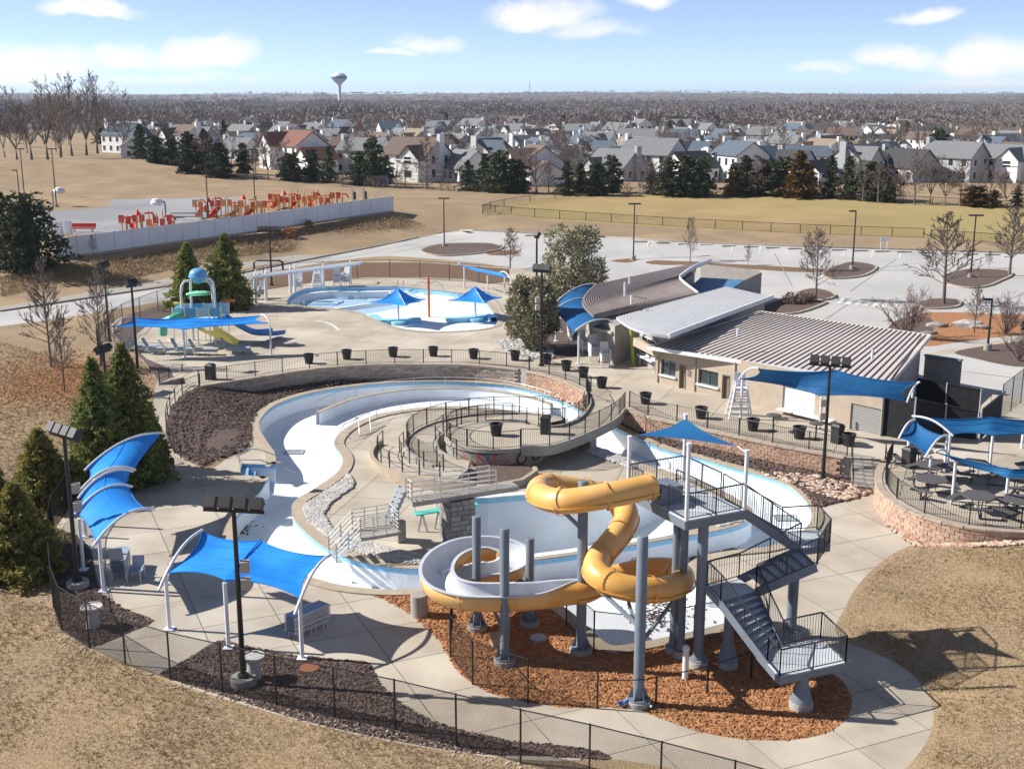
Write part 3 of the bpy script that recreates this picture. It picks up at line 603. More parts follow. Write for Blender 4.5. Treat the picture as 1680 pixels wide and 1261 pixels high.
def chainlink(label, pts, h=1.9, sp=2.44, mt=None, pitch=.09, wire=.0065, mid=False, mesh=True, pr=.035, name='chain_link_fence', root=None, dbl=()):
    mt = mt or MT['black']; P = resample(pts, sp)
    if root is None: root = thing(name, label, 'fence', P[0])
    b0 = root_base(root); k = ('r', round(h, 2), pr, mt.name)
    if k not in POSTM: POSTM[k] = mesh_of(MB().tube([(0, 0, -.2), (0, 0, h+.03)], pr, 6), 'post', mt, 50)
    for p in P: link('post', POSTM[k], root, p-b0)
    up = Vector((0, 0, 1))
    part('top_rail', MB().tube([p+up*h for p in P], pr*.65, 5), mt, root)
    if mid: part('mid_rail', MB().tube([p+up*h*.5 for p in P], pr*.55, 5), mt, root)
    part('bottom_wire', MB().tube([p+up*.06 for p in P], .008, 3), mt, root)
    if mesh:
        mb = MB()
        for a, b in zip(P, P[1:]):
            d = b-a; L = d.length; u = d/L; hh = h-.06; n = int((L+hh)/pitch)
            for i in range(n+1):
                s0 = i*pitch-hh
                for sg in (1, -1):
                    # wire from (s0,0) to (s0+hh,hh), clipped to the panel
                    x0, x1 = s0, s0+hh; z0, z1 = 0., hh
                    if x0 < 0: z0 -= x0; x0 = 0
                    if x1 > L: z1 -= x1-L; x1 = L
                    if x1-x0 < .02: continue
                    if sg < 0: x0, x1 = L-x0, L-x1
                    A = a+u*x0+up*(z0+.06); B = a+u*x1+up*(z1+.06)
                    s = Vector((0, 0, wire)) if abs(u.z) < .9 else u*wire; nn = Vector((-u.y, u.x, 0))*wire
                    mb.add([A-s, A+s, B+s, B-s, A+nn, B+nn], [(0, 1, 2, 3), (0, 4, 5, 3)])
        part('wire_mesh', mb, mt, root, kind='stuff')
    return root
front = [(150, 770), (128, 800), (104, 850), (86, 880), (84, 940), (96, 1027), (146, 1062), (212, 1093), (288, 1117), (382, 1139), (480, 1163), (585, 1184), (690, 1208), (812, 1241), (934, 1269), (1066, 1303), (1215, 1345), (1330, 1382), (1460, 1430)]
chainlink('long black chain-link fence round the front of the pool deck, along the grass', [T(*p) for p in cr(front, 3)], h=1.95)
inner = [(726, 1000), (738, 1075), (768, 1110), (812, 1142), (867, 1156), (930, 1162), (980, 1163), (1055, 1168), (1098, 1148), (1150, 1135)]
INN = [G(*p) for p in [(742, 1030), (738, 1095), (768, 1118), (812, 1143), (867, 1153), (928, 1163), (980, 1162)]]
chainlink('black chain-link fence on the orange mulch in front of the slide', INN, h=1.75, sp=2.3, pitch=.1)
chainlink('black chain-link fence beside the empty slide landing pool', [G(*p) for p in [(929, 1026), (995, 1086), (1080, 1070), (1161, 1052), (1225, 1040)]], h=1.7, sp=2.4, pitch=.1)
# the stair handrail line on the mulch by the slide tower
railing('low black handrail crossing the orange mulch by the slide tower', [G(*p) for p in [(980, 1162), (1055, 1160), (1150, 1140), (1232, 1112)]], h=1.1, sp=2.6, bal=0)
# terrace back fence
chainlink('tall black chain-link fence along the back of the splash pool terrace', [G(*p, ZT) for p in cr([(188, 548), (200, 536), (240, 519), (300, 497), (340, 489), (390, 478), (414, 470), (470, 461), (540, 458), (600, 456), (650, 455), (700, 458), (760, 462), (834, 468)], 3)], h=2.0, sp=3.6, pitch=.16, wire=.006)
chainlink('black chain-link fence on the left slope beside the spruces', [T(*p) for p in [(150, 770), (165, 735), (178, 690), (170, 600), (160, 570), (188, 548)]], h=1.8, sp=3, pitch=.12)
# bleacher style ball-field fence
chainlink('low black chain-link fence along the near side of the playing field', [T(*p) for p in cr([(792, 349), (850, 354), (950, 361), (1050, 368), (1150, 374), (1300, 382), (1515, 390)], 3)], h=1.3, sp=4.3, pitch=.3, wire=.012, pr=.06)
chainlink('low black chain-link fence at the far right of the playing field', [T(*p) for p in [(1528, 392), (1600, 397), (1690, 403)]], h=1.3, sp=4.3, pitch=.3, wire=.012, pr=.06)
chainlink('low dark fence round the far corner of the playing field', [T(*p) for p in cr([(792, 349), (812, 342), (850, 335), (905, 327), (970, 322), (1060, 319), (1250, 321), (1450, 331), (1690, 344)], 3)], h=1.2, sp=8, pitch=.5, wire=.012, pr=.06)
# left ramp handrails
rp = [T(*p) for p in cr([(328, 636), (300, 648), (282, 669), (274, 692), (274, 715), (283, 738), (297, 752)], 4)]
railing('black handrail curving down the mulch bank beside the ramp path', rp, h=1.0, sp=1.7, bal=0, mid=1)
railing('black handrail on the outer side of the ramp path near the spruces', [T(*p) for p in cr([(262, 632), (285, 622), (300, 619)], 3)], h=1.0, sp=1.6, bal=0, mid=1)
railing('small black handrail at the foot of the path under the spruce', [T(*p) for p in [(272, 766), (286, 776)]], h=.9, sp=1.5, bal=0)
# ---------------------------------------------------------------- stairs to the picnic terrace
st = thing('concrete_steps', 'flight of concrete steps between the lower deck and the picnic terrace', 'steps', G(1405, 800))
TL, TR_ = G(1397, 748, ZT), G(1452, 755, ZT); BL_, BR_ = TL+Vector((-.5, -2.3, 0)), TR_+Vector((-.5, -2.3, 0))
ns = 8
for i in range(ns):
    t0, t1 = i/ns, (i+1)/ns; z = ZT-(ZT)*(i+1)/ns+.02
    a, b = TL.lerp(BL_, t0), TR_.lerp(BR_, t0); c, d = TR_.lerp(BR_, t1), TL.lerp(BL_, t1)
    part('step', MB().prism([d, c, b, a], -.3, z), MT['grey_conc'], st)
for nm, a, b in (('left', TL, BL_), ('right', TR_, BR_)):
    A = Vector((a.x, a.y, ZT)); B = Vector((b.x, b.y, .1))
    railing(f'black handrail on the {nm} of the concrete steps', [A, B], h=.95, sp=1.9, bal=0, mid=1)
# ---------------------------------------------------------------- slide tower
TP = 6.2
FL, FR = G(1126, 854, TP), G(1221, 836, TP); ex = (FR-FL).normalized(); ey = Vector((-ex.y, ex.x, 0)); WX = (FR-FL).length; WY = 4.0
tower = thing('slide_tower', 'grey steel slide tower with zigzag stairs, railings and round columns', 'slide tower', G(1150, 1095))
def tw(a, b, z=TP): return FL+ex*a+ey*b+Vector((0, 0, z-TP))
part('platform', MB().prism([tw(0, 0), tw(WX, 0), tw(WX, WY), tw(0, WY)], TP-.04, TP), MT['tread'], tower)
for a, b in ((tw(0, 0), tw(WX, 0)), (tw(WX, 0), tw(WX, WY)), (tw(WX, WY), tw(0, WY)), (tw(0, WY), tw(0, 0))):
    part('beam', MB().bar(a-Vector((0, 0, .2)), b-Vector((0, 0, .2)), .1, .32), MT['galv'], tower)
def column(parent, p, z1, r=.26, cap=True):
    r *= .8
    c = part('column', MB().lathe([(r, -.3), (r, z1)], (p.x, p.y, 0), 14), MT['galv'], parent, 40)
    part('base_plate', MB().lathe([(r*1.7, .28), (r*1.75, .34), (r*1.2, .36), (r*1.05, .6)], (p.x, p.y, 0), 14), MT['galv'], c, 40)
    part('footing', MB().lathe([(r*2.0, -.3), (r*2.0, .27), (r*1.9, .3)], (p.x, p.y, 0), 16), MT['grey_conc'], c, 40)
column(tower, G(1145, 1093), TP-.35, .25); column(tower, G(1116, 1076), TP-.35, .2); column(tower, G(1104, 1070), TP-.35, .2)
LZ1, LZ2, LZ3 = 4.25, 3.05, 1.5
column(tower, G(1297, 1043), LZ1-.3, .27); column(tower, G(1193, 1093), LZ2-.3, .25); column(tower, G(1314, 1160), LZ3-.2, .27)
def tiltcone(p):
    part('column_flare', MB().lathe([(.42, .3), (.33, .55), (.22, 1.0)], (p.x, p.y, 0), 14), MT['galv'], tower, 40)
tiltcone(G(1314, 1160)); tiltcone(G(1193, 1093))
L1 = [G(1312, 899, LZ1), G(1361, 892, LZ1), G(1340, 868, LZ1), G(1282, 872, LZ1)]
L2 = [G(1160, 962, LZ2), G(1182, 985, LZ2), G(1240, 968, LZ2), G(1212, 948, LZ2)]
L3 = [G(1279, 1110, LZ3), G(1387, 1086, LZ3), G(1346, 1046, LZ3), G(1243, 1068, LZ3)]
for q, z in ((L1, LZ1), (L2, LZ2), (L3, LZ3)):
    part('landing', MB().prism(ccw(q), z-.05, z), MT['tread'], tower)
    for i in range(len(q)): part('beam', MB().bar(q[i-1]-Vector((0, 0, .17)), q[i]-Vector((0, 0, .17)), .08, .26), MT['galv'], tower)
def rail_on(pts, mt=None, bal=.13, h=1.05):
    pts = [Vector(p) for p in pts]; up = Vector((0, 0, 1)); mt = mt or MT['rail_dark']
    for a, b in zip(pts, pts[1:]):
        L = (b-a).length; n = max(1, round(L/1.4))
        for i in range(n+1): p = a.lerp(b, i/n); part('post', MB().box(p+up*h/2, (.045, .045, h)), mt, tower)
        part('hand_rail', MB().bar(a+up*h, b+up*h, .045), mt, tower); part('lower_rail', MB().bar(a+up*.1, b+up*.1, .03), mt, tower)
        mb = MB()
        for i in range(1, int(L/bal)): p = a.lerp(b, i*bal/L); mb.box(p+up*(.1+(h-.1)/2), (.016, .016, h-.1))
        part('balusters', mb, mt, tower, kind='stuff')
MT['rail_dark'] = mat('dark_grey_rail', (.045, .05, .06), .45)
def flight(a0, b0, a1, b1, n):
    """stairs from edge a0-b0 (top) to a1-b1 (bottom)"""
    for i in range(n):
        t0, t1 = i/n, (i+1)/n; z = a0.z+(a1.z-a0.z)*(i+1)/n
        if i == n-1: break
        q = [a0.lerp(a1, t0), b0.lerp(b1, t0), b0.lerp(b1, t1), a0.lerp(a1, t1)]
        part('step', MB().prism(ccw(q), z-.05, z), MT['tread'], tower)
        part('riser', MB().bar(Vector((q[0].x, q[0].y, z+.07)), Vector((q[1].x, q[1].y, z+.07)), .02, .15), MT['galv'], tower)
    dn = Vector((0, 0, .12))
    for p, q in ((a0, a1), (b0, b1)): part('stringer', MB().bar(p-dn, q-dn, .06, .34), MT['galv'], tower)
    rail_on([a0, a1]); rail_on([b0, b1])
top_a = tw(WX, .25); top_b = tw(WX, 1.45)
flight(tw(WX, .15), tw(WX, 1.35), L1[0].lerp(L1[3], .0), L1[3], 10)
flight(L1[0]+Vector((0, 0, 0)), L1[0].lerp(L1[1], -.02)+ey*0+(L1[0]-L1[3])*.9, L2[3]+Vector((0, 0, 0)), L2[2], 7)
flight(L2[1], L2[2], L3[3]+(L3[0]-L3[3])*.45, L3[3].lerp(L3[2], .38), 9)
rail_on([L1[0]+(L1[0]-L1[3])*.9, L1[1], L1[2], L1[3]]); rail_on([L2[3], L2[0], L2[1]]); rail_on([L3[3]+(L3[0]-L3[3])*.45, L3[0], L3[1], L3[2], L3[2].lerp(L3[3], .6)])
rail_on([tw(WX, 1.5), tw(WX, WY), tw(0, WY), tw(0, WY-1.0)]); rail_on([tw(0, 1.2), tw(0, 0), tw(WX, 0)])
rail_on([tw(WX*.5, .0), tw(WX*.5, 2.6)])
# shade posts and the blue three-cornered sail
tops = []
for a, b, px in ((0, 0, (1129, 730)), (WX, 0, (1225, 741)), (0, WY, (1049, 718)), (WX, WY, (1142, 682))):
    p = tw(a, b); ht = zat(px[1], p)
    part('shade_post', MB().tube([p, Vector((p.x, p.y, ht))], .075, 10), MT['white'], tower, 40); tops.append(Vector((p.x, p.y, ht)))
    part('post_cap', MB().lathe([(.1, 0), (.1, .08)], (p.x, p.y, ht), 10), MT['white'], tower, 40)
def sail_mesh(corners, n=14, pull=.16, sag=.0, thick=.012):
    """a stretched cloth over 3 or 4 corners with scalloped edges; 4 corners may sit at different heights"""
    C = [Vector(c) for c in corners]; mb = MB(); k = len(C); cen = sum(C, Vector())/k
    if k == 3:
        C = [C[0], C[1], C[2], C[2]]
    g = []
    for i in range(n+1):
        for j in range(n+1):
            u, v = i/n, j/n
            p = C[0]*(1-u)*(1-v)+C[1]*u*(1-v)+C[2]*u*v+C[3]*(1-u)*v
            # pull the edges in towards the middle (catenary edges)
            eu = 4*u*(1-u); ev = 4*v*(1-v); w = pull*max(eu*abs(2*v-1)**1.6, ev*abs(2*u-1)**1.6)
            p = p.lerp(cen, w); p.z -= sag*eu*ev; g.append(p)
    for i in range(n):
        for j in range(n):
            a = i*(n+1)+j; mb.f.append((a, a+1, a+n+2, a+n+1))
    mb.v = [tuple(p) for p in g]; return mb
def cloth(name, mb, mt, parent):
    o = part(name, mb, mt, parent, 80); return o
ts = thing('shade_sail', 'dark blue three-cornered shade sail over the slide tower', 'shade sail', tops[3])
cloth('cloth', sail_mesh([tops[3]-Vector((0, 0, .12)), tops[2].lerp(tops[3], .12), tops[1].lerp(tops[3], .14)], pull=.2), MT['sail_d'], ts)
for q in (tops[2].lerp(tops[3], .12), tops[1].lerp(tops[3], .14)):
    e = tops[2] if (q-tops[2]).length < (q-tops[1]).length else tops[1]
    part('cable', MB().tube([q, e-Vector((0, 0, .05))], .015, 4), MT['steel'], ts)
# ---------------------------------------------------------------- water slide
TUBE = [(1072, 797, 6.9), (1000, 812, 6.75), (930, 822, 6.5), (893, 816, 6.3), (884, 803, 6.15), (900, 796, 6.0), (930, 800, 5.8), (975, 808, 5.5), (1013, 822, 5.2), (1028, 843, 4.9), (1019, 868, 4.6), (1000, 893, 4.35), (982, 915, 4.1), (978, 936, 3.9), (1000, 955, 3.7), (1040, 966, 3.5), (1085, 967, 3.3), (1115, 957, 3.12), (1118, 943, 2.98), (1095, 934, 2.88), (1050, 936, 2.78), (1000, 950, 2.68), (962, 968, 2.6)]
tp3 = [G(*p) for p in TUBE]+[G(945, 971, 2.59)]; tps = resample([Vector(p) for p in cr(tp3, 8)], .22)
slide = thing('water_slide', 'yellow spiral water slide with closed tube above and open white-lined flume below', 'water slide', G(956, 1072))
TR = .49
part('tube', MB().tube(tps, TR, 20, cap=False), MT['yellow'], slide, 60)
part('tube_lining', MB().tube(tps, TR-.04, 16, cap=False), MT['slide_in'], slide, 60)
Ls = 0; jn = []
for i in range(1, len(tps)):
    Ls += (tps[i]-tps[i-1]).length
    if Ls > 1.75 or i == 1: jn.append(i); Ls = 0
for i in jn:
    i = min(max(i, 1), len(tps)-2); d = (tps[i+1]-tps[i-1]).normalized()*.045
    part('joint_flange', MB().tube([tps[i]-d, tps[i]+d], TR+.085, 20, cap=False), MT['yellow'], slide, 40)
# horizontal seam flange along the tube
for sgn in (1, -1):
    part('seam_flange', MB().sweep(tps, [(sgn*(TR-.01), -.19), (sgn*(TR+.05), -.19), (sgn*(TR+.05), -.14), (sgn*(TR-.01), -.14)]), MT['yellow'], slide)
# open flume
FLUME = [(955, 969.5, 2.6), (930, 972, 2.58), (880, 977, 2.56), (820, 980, 2.52), (765, 978, 2.5), (728, 966, 2.5), (716, 945, 2.52), (728, 921, 2.56), (760, 904, 2.6), (800, 900, 2.55), (835, 908, 2.45), (846, 923, 2.3), (830, 938, 2.15), (795, 946, 2.05), (758, 952, 1.95), (735, 958, 1.9)]
fp = resample([Vector(p) for p in cr([G(*p) for p in FLUME], 8)], .2)
prof = [(-.62, .30), (-.66, .27), (-.68, .05), (-.60, -.25), (-.36, -.44), (0, -.5), (.36, -.44), (.60, -.25), (.68, .05), (.66, .27), (.62, .30)]
pin_ = [(-.61, .30), (-.60, .05), (-.52, -.2), (-.3, -.37), (0, -.43), (.3, -.37), (.52, -.2), (.60, .05), (.61, .30)]
K0 = 13                                  # stations over which the tube opens into the flume
def blend(pr, r, i):
    t = min(i/K0, 1); t = t*t*(3-2*t); n = len(pr); th = math.pi*.97*(1-t)+R(122)*t; out = []
    for k, (a, b) in enumerate(pr):
        an = -th+2*th*k/(n-1); c = (math.sin(an)*r, -math.cos(an)*r); out.append((c[0]*(1-t)+a*t, c[1]*(1-t)+b*t))
    return out
def sweep_open(path, pr, r):
    mb = MB(); n = len(pr)
    for i, p in enumerate(path):
        t = (path[min(i+1, len(path)-1)]-path[max(i-1, 0)]).normalized(); sd = t.cross(Vector((0, 0, 1))).normalized(); u = sd.cross(t)
        mb.v += [tuple(p+sd*a+u*b) for a, b in blend(pr, r, i)]
    for i in range(len(path)-1): mb.f += [(i*n+k, i*n+k+1, (i+1)*n+k+1, (i+1)*n+k) for k in range(n-1)]
    return mb
part('flume_shell', sweep_open(fp, prof, TR), MT['yellow'], slide, 50)
part('flume_lining', sweep_open(fp, pin_, TR-.05), MT['slide_in'], slide, 50)
for e in (0, -1):
    rim = []
    for i in range(0, K0+1):
        t = (fp[i+1]-fp[max(i-1, 0)]).normalized(); sd = t.cross(Vector((0, 0, 1))).normalized(); u = sd.cross(t); a, b = blend(prof, TR, i)[e]; rim.append(fp[i]+sd*a+u*b)
    part('flume_rim', MB().tube(rim, .05, 6), MT['slide_in'], slide, 60)
for sgn in (1, -1): part('flume_rim', MB().sweep(fp[K0:], [(sgn*.58, .29), (sgn*.58, .34), (sgn*.72, .34), (sgn*.72, .29)]), MT['slide_in'], slide)
Ls = 0
for i in range(1, len(fp)-1):
    Ls += (fp[i]-fp[i-1]).length
    if Ls > 1.75 and i > K0:
        Ls = 0; d = (fp[i+1]-fp[i-1]).normalized()*.045
        pr2 = [(a*1.09, b*1.09-.02) for a, b in prof[1:-1]]
        part('joint_flange', MB().sweep([fp[i]-d, fp[i]+d], pr2), MT['yellow'], slide)
# hood where the tube opens into the flume
hood = MB(); hp = fp[:9]
for q in range(len(hp)-1): pass
for (px, py, top, r) in ((828, 1088, 868, .185), (953, 1070, 790, .2), (1047, 1155, 880, .2), (869, 1025, 884, .18), (783, 1032, 848, .18)):
    b = G(px, py); h_ = zat(top, b); c = part('column', MB().lathe([(r, -.2), (r, h_), (r*.85, h_+.04)], (b.x, b.y, 0), 14), MT['galv'], slide, 40)
    part('base_plate', MB().lathe([(r*2.0, .22), (r*2.0, .28), (r*1.1, .3)], (b.x, b.y, 0), 14), MT['galv'], c, 40)
    for k in range(6):
        a = k*math.pi/3; part('gusset', MB().add([(b.x+math.cos(a)*r, b.y+math.sin(a)*r, .28), (b.x+math.cos(a)*r*1.9, b.y+math.sin(a)*r*1.9, .28), (b.x+math.cos(a)*r, b.y+math.sin(a)*r, .75)], [(0, 1, 2)]), MT['galv'], c)
    part('footing', MB().lathe([(r*2.3, -.3), (r*2.3, .2), (r*2.2, .22)], (b.x, b.y, 0), 16), MT['grey_conc'], c, 40)
def brace(a, b, r=.06): part('support_arm', MB().bar(a, b, r*1.6, r*2.4), MT['galv'], slide)
c1 = G(953, 1070); c2 = G(1047, 1155); c3 = G(828, 1088); c4 = G(869, 1025); c5 = G(783, 1032)
def near_path(c, path, lo=0, hi=99):
    return min((p for p in path if lo < p.z < hi), key=lambda p: (p.x-c.x)**2+(p.y-c.y)**2)
for c, path, lo, hi in ((c1, tps, 6.3, 7), (c1, tps, 5.2, 6), (c1, tps, 4, 5), (c1, tps, 2.4, 2.9), (c2, tps, 3.4, 3.8), (c2, tps, 3.8, 4.2), (c2, tps, 2.6, 3.2), (c3, fp, 2.5, 2.6), (c3, fp, 1.8, 2.2), (c4, fp, 2.2, 2.5), (c4, fp, 2.5, 2.6), (c5, fp, 2.55, 2.7), (c5, fp, 1.9, 2.2)):
    p = near_path(c, path, lo, hi); z = p.z-TR-.08; brace(Vector((c.x, c.y, z-.25)), Vector((p.x, p.y, z)))
# start tub on the platform
sb = tw(.1, 2.2); part('start_tub', MB().box(tw(.55, 2.3, TP+.35), (1.0, 1.1, .7), math.atan2(ex.y, ex.x)), MT['galv'], slide)
# concrete bollard, drain lids and valve box on the mulch
b = G(688, 1009); solo('concrete_pier', MB().lathe([(.36, -.2), (.36, .95), (.34, .97)], (b.x, b.y, 0), 18), MT['grey_conc'], 'short round concrete pier under the left end of the flume', 'pier', smooth=40)
b = G(883, 1048); solo('manhole_cover', MB().lathe([(.34, .02), (.34, .1), (.32, .11)], (b.x, b.y, 0), 18), MT['galv_l'], 'round grey drain lid lying in the orange mulch', 'lid', smooth=40)
b = G(815, 1058); solo('valve_box', MB().box((b.x, b.y, .2), (.45, .45, .4), .3).box((b.x, b.y, .43), (.52, .52, .06), .3), MT['coping'], 'small square tan valve box on the orange mulch', 'box')
b = G(1124, 1112); solo('bollard', MB().lathe([(.12, -.1), (.12, 1.15), (.14, 1.16), (.14, 1.28), (.06, 1.36)], (b.x, b.y, 0), 12), MT['white'], 'white round-topped pipe standing beside the tower columns', 'pipe', smooth=40)
b = G(1035, 1160); mbx = MB()
for k in range(14):
    a = random.uniform(0, 6.28); mbx.tube([Vector((b.x-.5+k*.08, b.y+random.uniform(-.15, .15), .06+random.uniform(0, .2))), Vector((b.x-.3+k*.08, b.y+random.uniform(-.2, .2), .05+random.uniform(0, .25)))], .05, 5)
solo('hose_heap', mbx, mat('blue_hose', (.03, .12, .38), .5, (.6, .62, .65), sc=3, lo=.5, hi=.55), 'heap of blue and white hose at the foot of the front slide column', 'hose')
# ---------------------------------------------------------------- shade structures
def post(parent, a, b, r=.07, name='post', mt=None): return part(name, MB().tube([a, b], r, 10), mt or MT['white'], parent, 40)
def arch(parent, a, b, rise, r=.07, name='arch', n=12, over=0.0):
    a = Vector(a); b = Vector(b); pts = []
    for i in range(n+1):
        t = i/n; t2 = t*(1+2*over)-over; p = a.lerp(b, t2); p.z += rise*4*t*(1-t); pts.append(p)
    part(name, MB().tube(pts, r, 8), mt_arch, parent, 50); return pts
mt_arch = MT['white']
def vault(A, B, rise, pull=.14, n=14, sag=.15):
    """cloth hung between two arches: A and B are (start, end) points of each arch; extra rows may be inserted"""
    rows = [A, B]; mb = MB(); m = n
    for i in range(n+1):
        v = i/n
        for j in range(m+1):
            u = j/m
            p = A[0].lerp(A[1], u).lerp(B[0].lerp(B[1], u), v); p.z += rise*4*u*(1-u)
            mid = A[0].lerp(A[1], u).lerp(B[0].lerp(B[1], u), .5); e = 4*v*(1-v)
            cen = (A[0].lerp(A[1], .5)).lerp(B[0].lerp(B[1], .5), v)
            p = p.lerp(Vector((cen.x, cen.y, p.z)), pull*e*abs(2*u-1)**1.3); p.z -= sag*e*(.4+.6*4*u*(1-u)); mb.v.append(tuple(p))
    for i in range(n):
        for j in range(m): a = i*(m+1)+j; mb.f.append((a, a+1, a+m+2, a+m+1))
    return mb
# front shade: three posts along the near side, curved arms reaching over the deck
def cantilever_shade(label, posts, arms, sailm, arm_out, height=2.5, dip=None):
    root = thing('shade_canopy', label, 'shade canopy', posts[0][0]); return root
s1 = thing('shade_canopy', 'bright blue two-panel shade canopy on three white posts, nearest the viewer on the left', 'shade canopy', G(375, 1063))
pb = [G(278, 1032), G(375, 1063), G(496, 1080)]; ptop = [Vector((b.x, b.y, zat(t, b))) for b, t in zip(pb, (944, 955, 985))]
for a, b in zip(pb, ptop):
    post(s1, a, b, .085); part('base_plate', MB().box((a.x, a.y, .03), (.4, .4, .06)), MT['white'], s1)
far = [G(332, 869, 3.35), G(427, 884, 3.1), G(542, 909, 3.05)]
def arm_curve(a, b, rise, n=12): return [a.lerp(b, i/n)+Vector((0, 0, rise*math.sin(math.pi*i/n))) for i in range(n+1)]
for k, rise in ((0, .45), (2, .45)):
    st_ = ptop[k]-(far[k]-ptop[k]).normalized()*.55-Vector((0, 0, .25)); part('curved_arm', MB().tube(arm_curve(st_, far[k], rise), .065, 8), MT['white'], s1, 50)
def sail_row(near, far_, n=14, pull=.13, sag=0.0, end_pull=.12):
    """one cloth over a row of supports: scalloped along the two long edges and at the two ends"""
    mb = MB(); m = n; S_ = len(near)-1; tot = S_*n
    for i in range(tot+1):
        k = min(i//n, S_-1); u = (i-k*n)/n; a = near[k].lerp(near[k+1], u); b = far_[k].lerp(far_[k+1], u); e = 4*u*(1-u)
        g = i/tot; ge = 4*g*(1-g); cen = (near[0].lerp(near[-1], .5)).lerp(far_[0].lerp(far_[-1], .5), .5)
        for j in range(m+1):
            v = j/m; p = a.lerp(b, v); mid = a.lerp(b, .5); p = p.lerp(mid, pull*1.6*e*abs(2*v-1)**1.5)
            w = abs(2*g-1)**4; ev = 4*v*(1-v); inn_ = near[S_//2].lerp(far_[S_//2], v); p = p.lerp(inn_, end_pull*ev*w); p.z -= sag*e*ev+.10*e*ev; mb.v.append(tuple(p))
    for i in range(tot):
        for j in range(m): q = i*(m+1)+j; mb.f.append((q, q+1, q+m+2, q+m+1))
    return mb
def hem(mb, rows, cols, parent, mt, seams=()):
    g = lambda i, j: Vector(mb.v[i*cols+j]); b_ = [g(0, j) for j in range(cols)]+[g(i, cols-1) for i in range(1, rows)]+[g(rows-1, j) for j in range(cols-2, -1, -1)]+[g(i, 0) for i in range(rows-2, 0, -1)]
    part('hem', MB().tube(b_, .03, 5, closed=True), mt, parent)
    for j in seams: part('seam', MB().tube([g(i, j)+Vector((0, 0, .01)) for i in range(rows)], .014, 4), mt, parent)
s1m = sail_row([ptop[k].lerp(far[k], .03)+Vector((0, 0, .05)) for k in range(3)], [far[k]-Vector((0, 0, .08)) for k in range(3)], 18); cloth('sail', s1m, MT['sail'], s1); hem(s1m, 37, 19, s1, MT['sail'], (5, 9, 14))
part('ridge_cable', MB().tube([ptop[1], far[1]], .03, 6), MT['sail'], s1)
# two shades on the left: white arches, blue vaults
def arch_shade(label, rows, posts, mt, rise=.5, arch_r=.065, sag=.18, pull=.12, double=False, zb=0.0):
    """rows: list of (start, end) arch feet; cloth between neighbours; posts: (base, top) pairs"""
    root = thing('shade_canopy', label, 'shade canopy', posts[0][0])
    for a, b in posts:
        post(root, a, b, .085)
        part('base_plate', MB().box((a.x, a.y, a.z+.03), (.4, .4, .06)), MT['white'], root)
    for r in rows: part('arch', MB().tube([r[0].lerp(r[1], (t*1.12-.06))+Vector((0, 0, rise*4*t*(1-t))) for t in [k/14 for k in range(15)]], arch_r, 8), MT['white'], root, 50)
    for A, B in zip(rows, rows[1:]): m_ = vault(A, B, rise, pull, sag=sag); q_ = cloth('sail_panel', m_, mt, root); hem(m_, 15, 15, q_, mt, (7,))
    return root
def up_post(px, py, top, z=0.0): b = G(px, py, z); return (b, Vector((b.x, b.y, zat(top, b))))
arch_shade('bright blue arched shade canopy at the left edge beside the floodlight pole', [(G(133, 815, 3.1), G(213, 775, 3.3)), (G(128, 841, 3.0), G(212, 800, 3.2)), (G(158, 893, 2.9), G(248, 838, 3.2))], [up_post(137, 935, 850), up_post(170, 970, 882), up_post(141, 880, 830)], MT['sail'], .55)
arch_shade('bright blue arched shade canopy in front of the tall spruces on the left', [(G(146, 768, 3.2), G(262, 713, 3.5)), (G(136, 803, 3.1), G(217, 772, 3.3))], [up_post(160, 862, 785), up_post(157, 815, 765)], MT['sail'], .55)
# shade in front of the play structure on the upper terrace
def row_shade(label, pts_far, pts_near, posts, mt, rise=.25, sag=.1, pull=.16):
    root = thing('shade_canopy', label, 'shade canopy', posts[0][0])
    for a, b in posts: post(root, a, b, .08)
    m_ = sail_row(pts_near, pts_far, 14, pull, sag); cloth('sail', m_, mt, root); hem(m_, 14*(len(pts_near)-1)+1, 15, root, mt, (5, 10))
    for k in (0, len(pts_near)-1): part('curved_arm', MB().tube(arm_curve(pts_near[k]-(pts_far[k]-pts_near[k])*.06, pts_far[k]+(pts_far[k]-pts_near[k])*.06, .3), .06, 8), MT['white'], root, 50)
    return root
row_shade('bright blue low shade canopy in front of the play structure', [GU(216, 521, 5.1), GU(315, 522, 4.9), GU(428, 518, 5.0)], [GU(184, 536, 4.6), GU(303, 540, 4.5), GU(442, 530, 4.6)], [up_post(304, 588, 541, ZT), up_post(445, 581, 532, ZT), up_post(188, 575, 538, ZT)], MT['sail'], .25)
# long dark blue sail in front of the snack bar
row_shade('dark blue two-panel shade canopy in front of the snack bar', [GU(1243, 605, 6.1), GU(1372, 607, 6.3), GU(1508, 628, 6.1)], [GU(1214, 621, 4.9), GU(1345, 649, 4.8), GU(1489, 658, 4.9)], [up_post(1215, 687, 612, ZT), up_post(1345, 703, 650, ZT), up_post(1492, 715, 640, ZT)], MT['sail_d'])
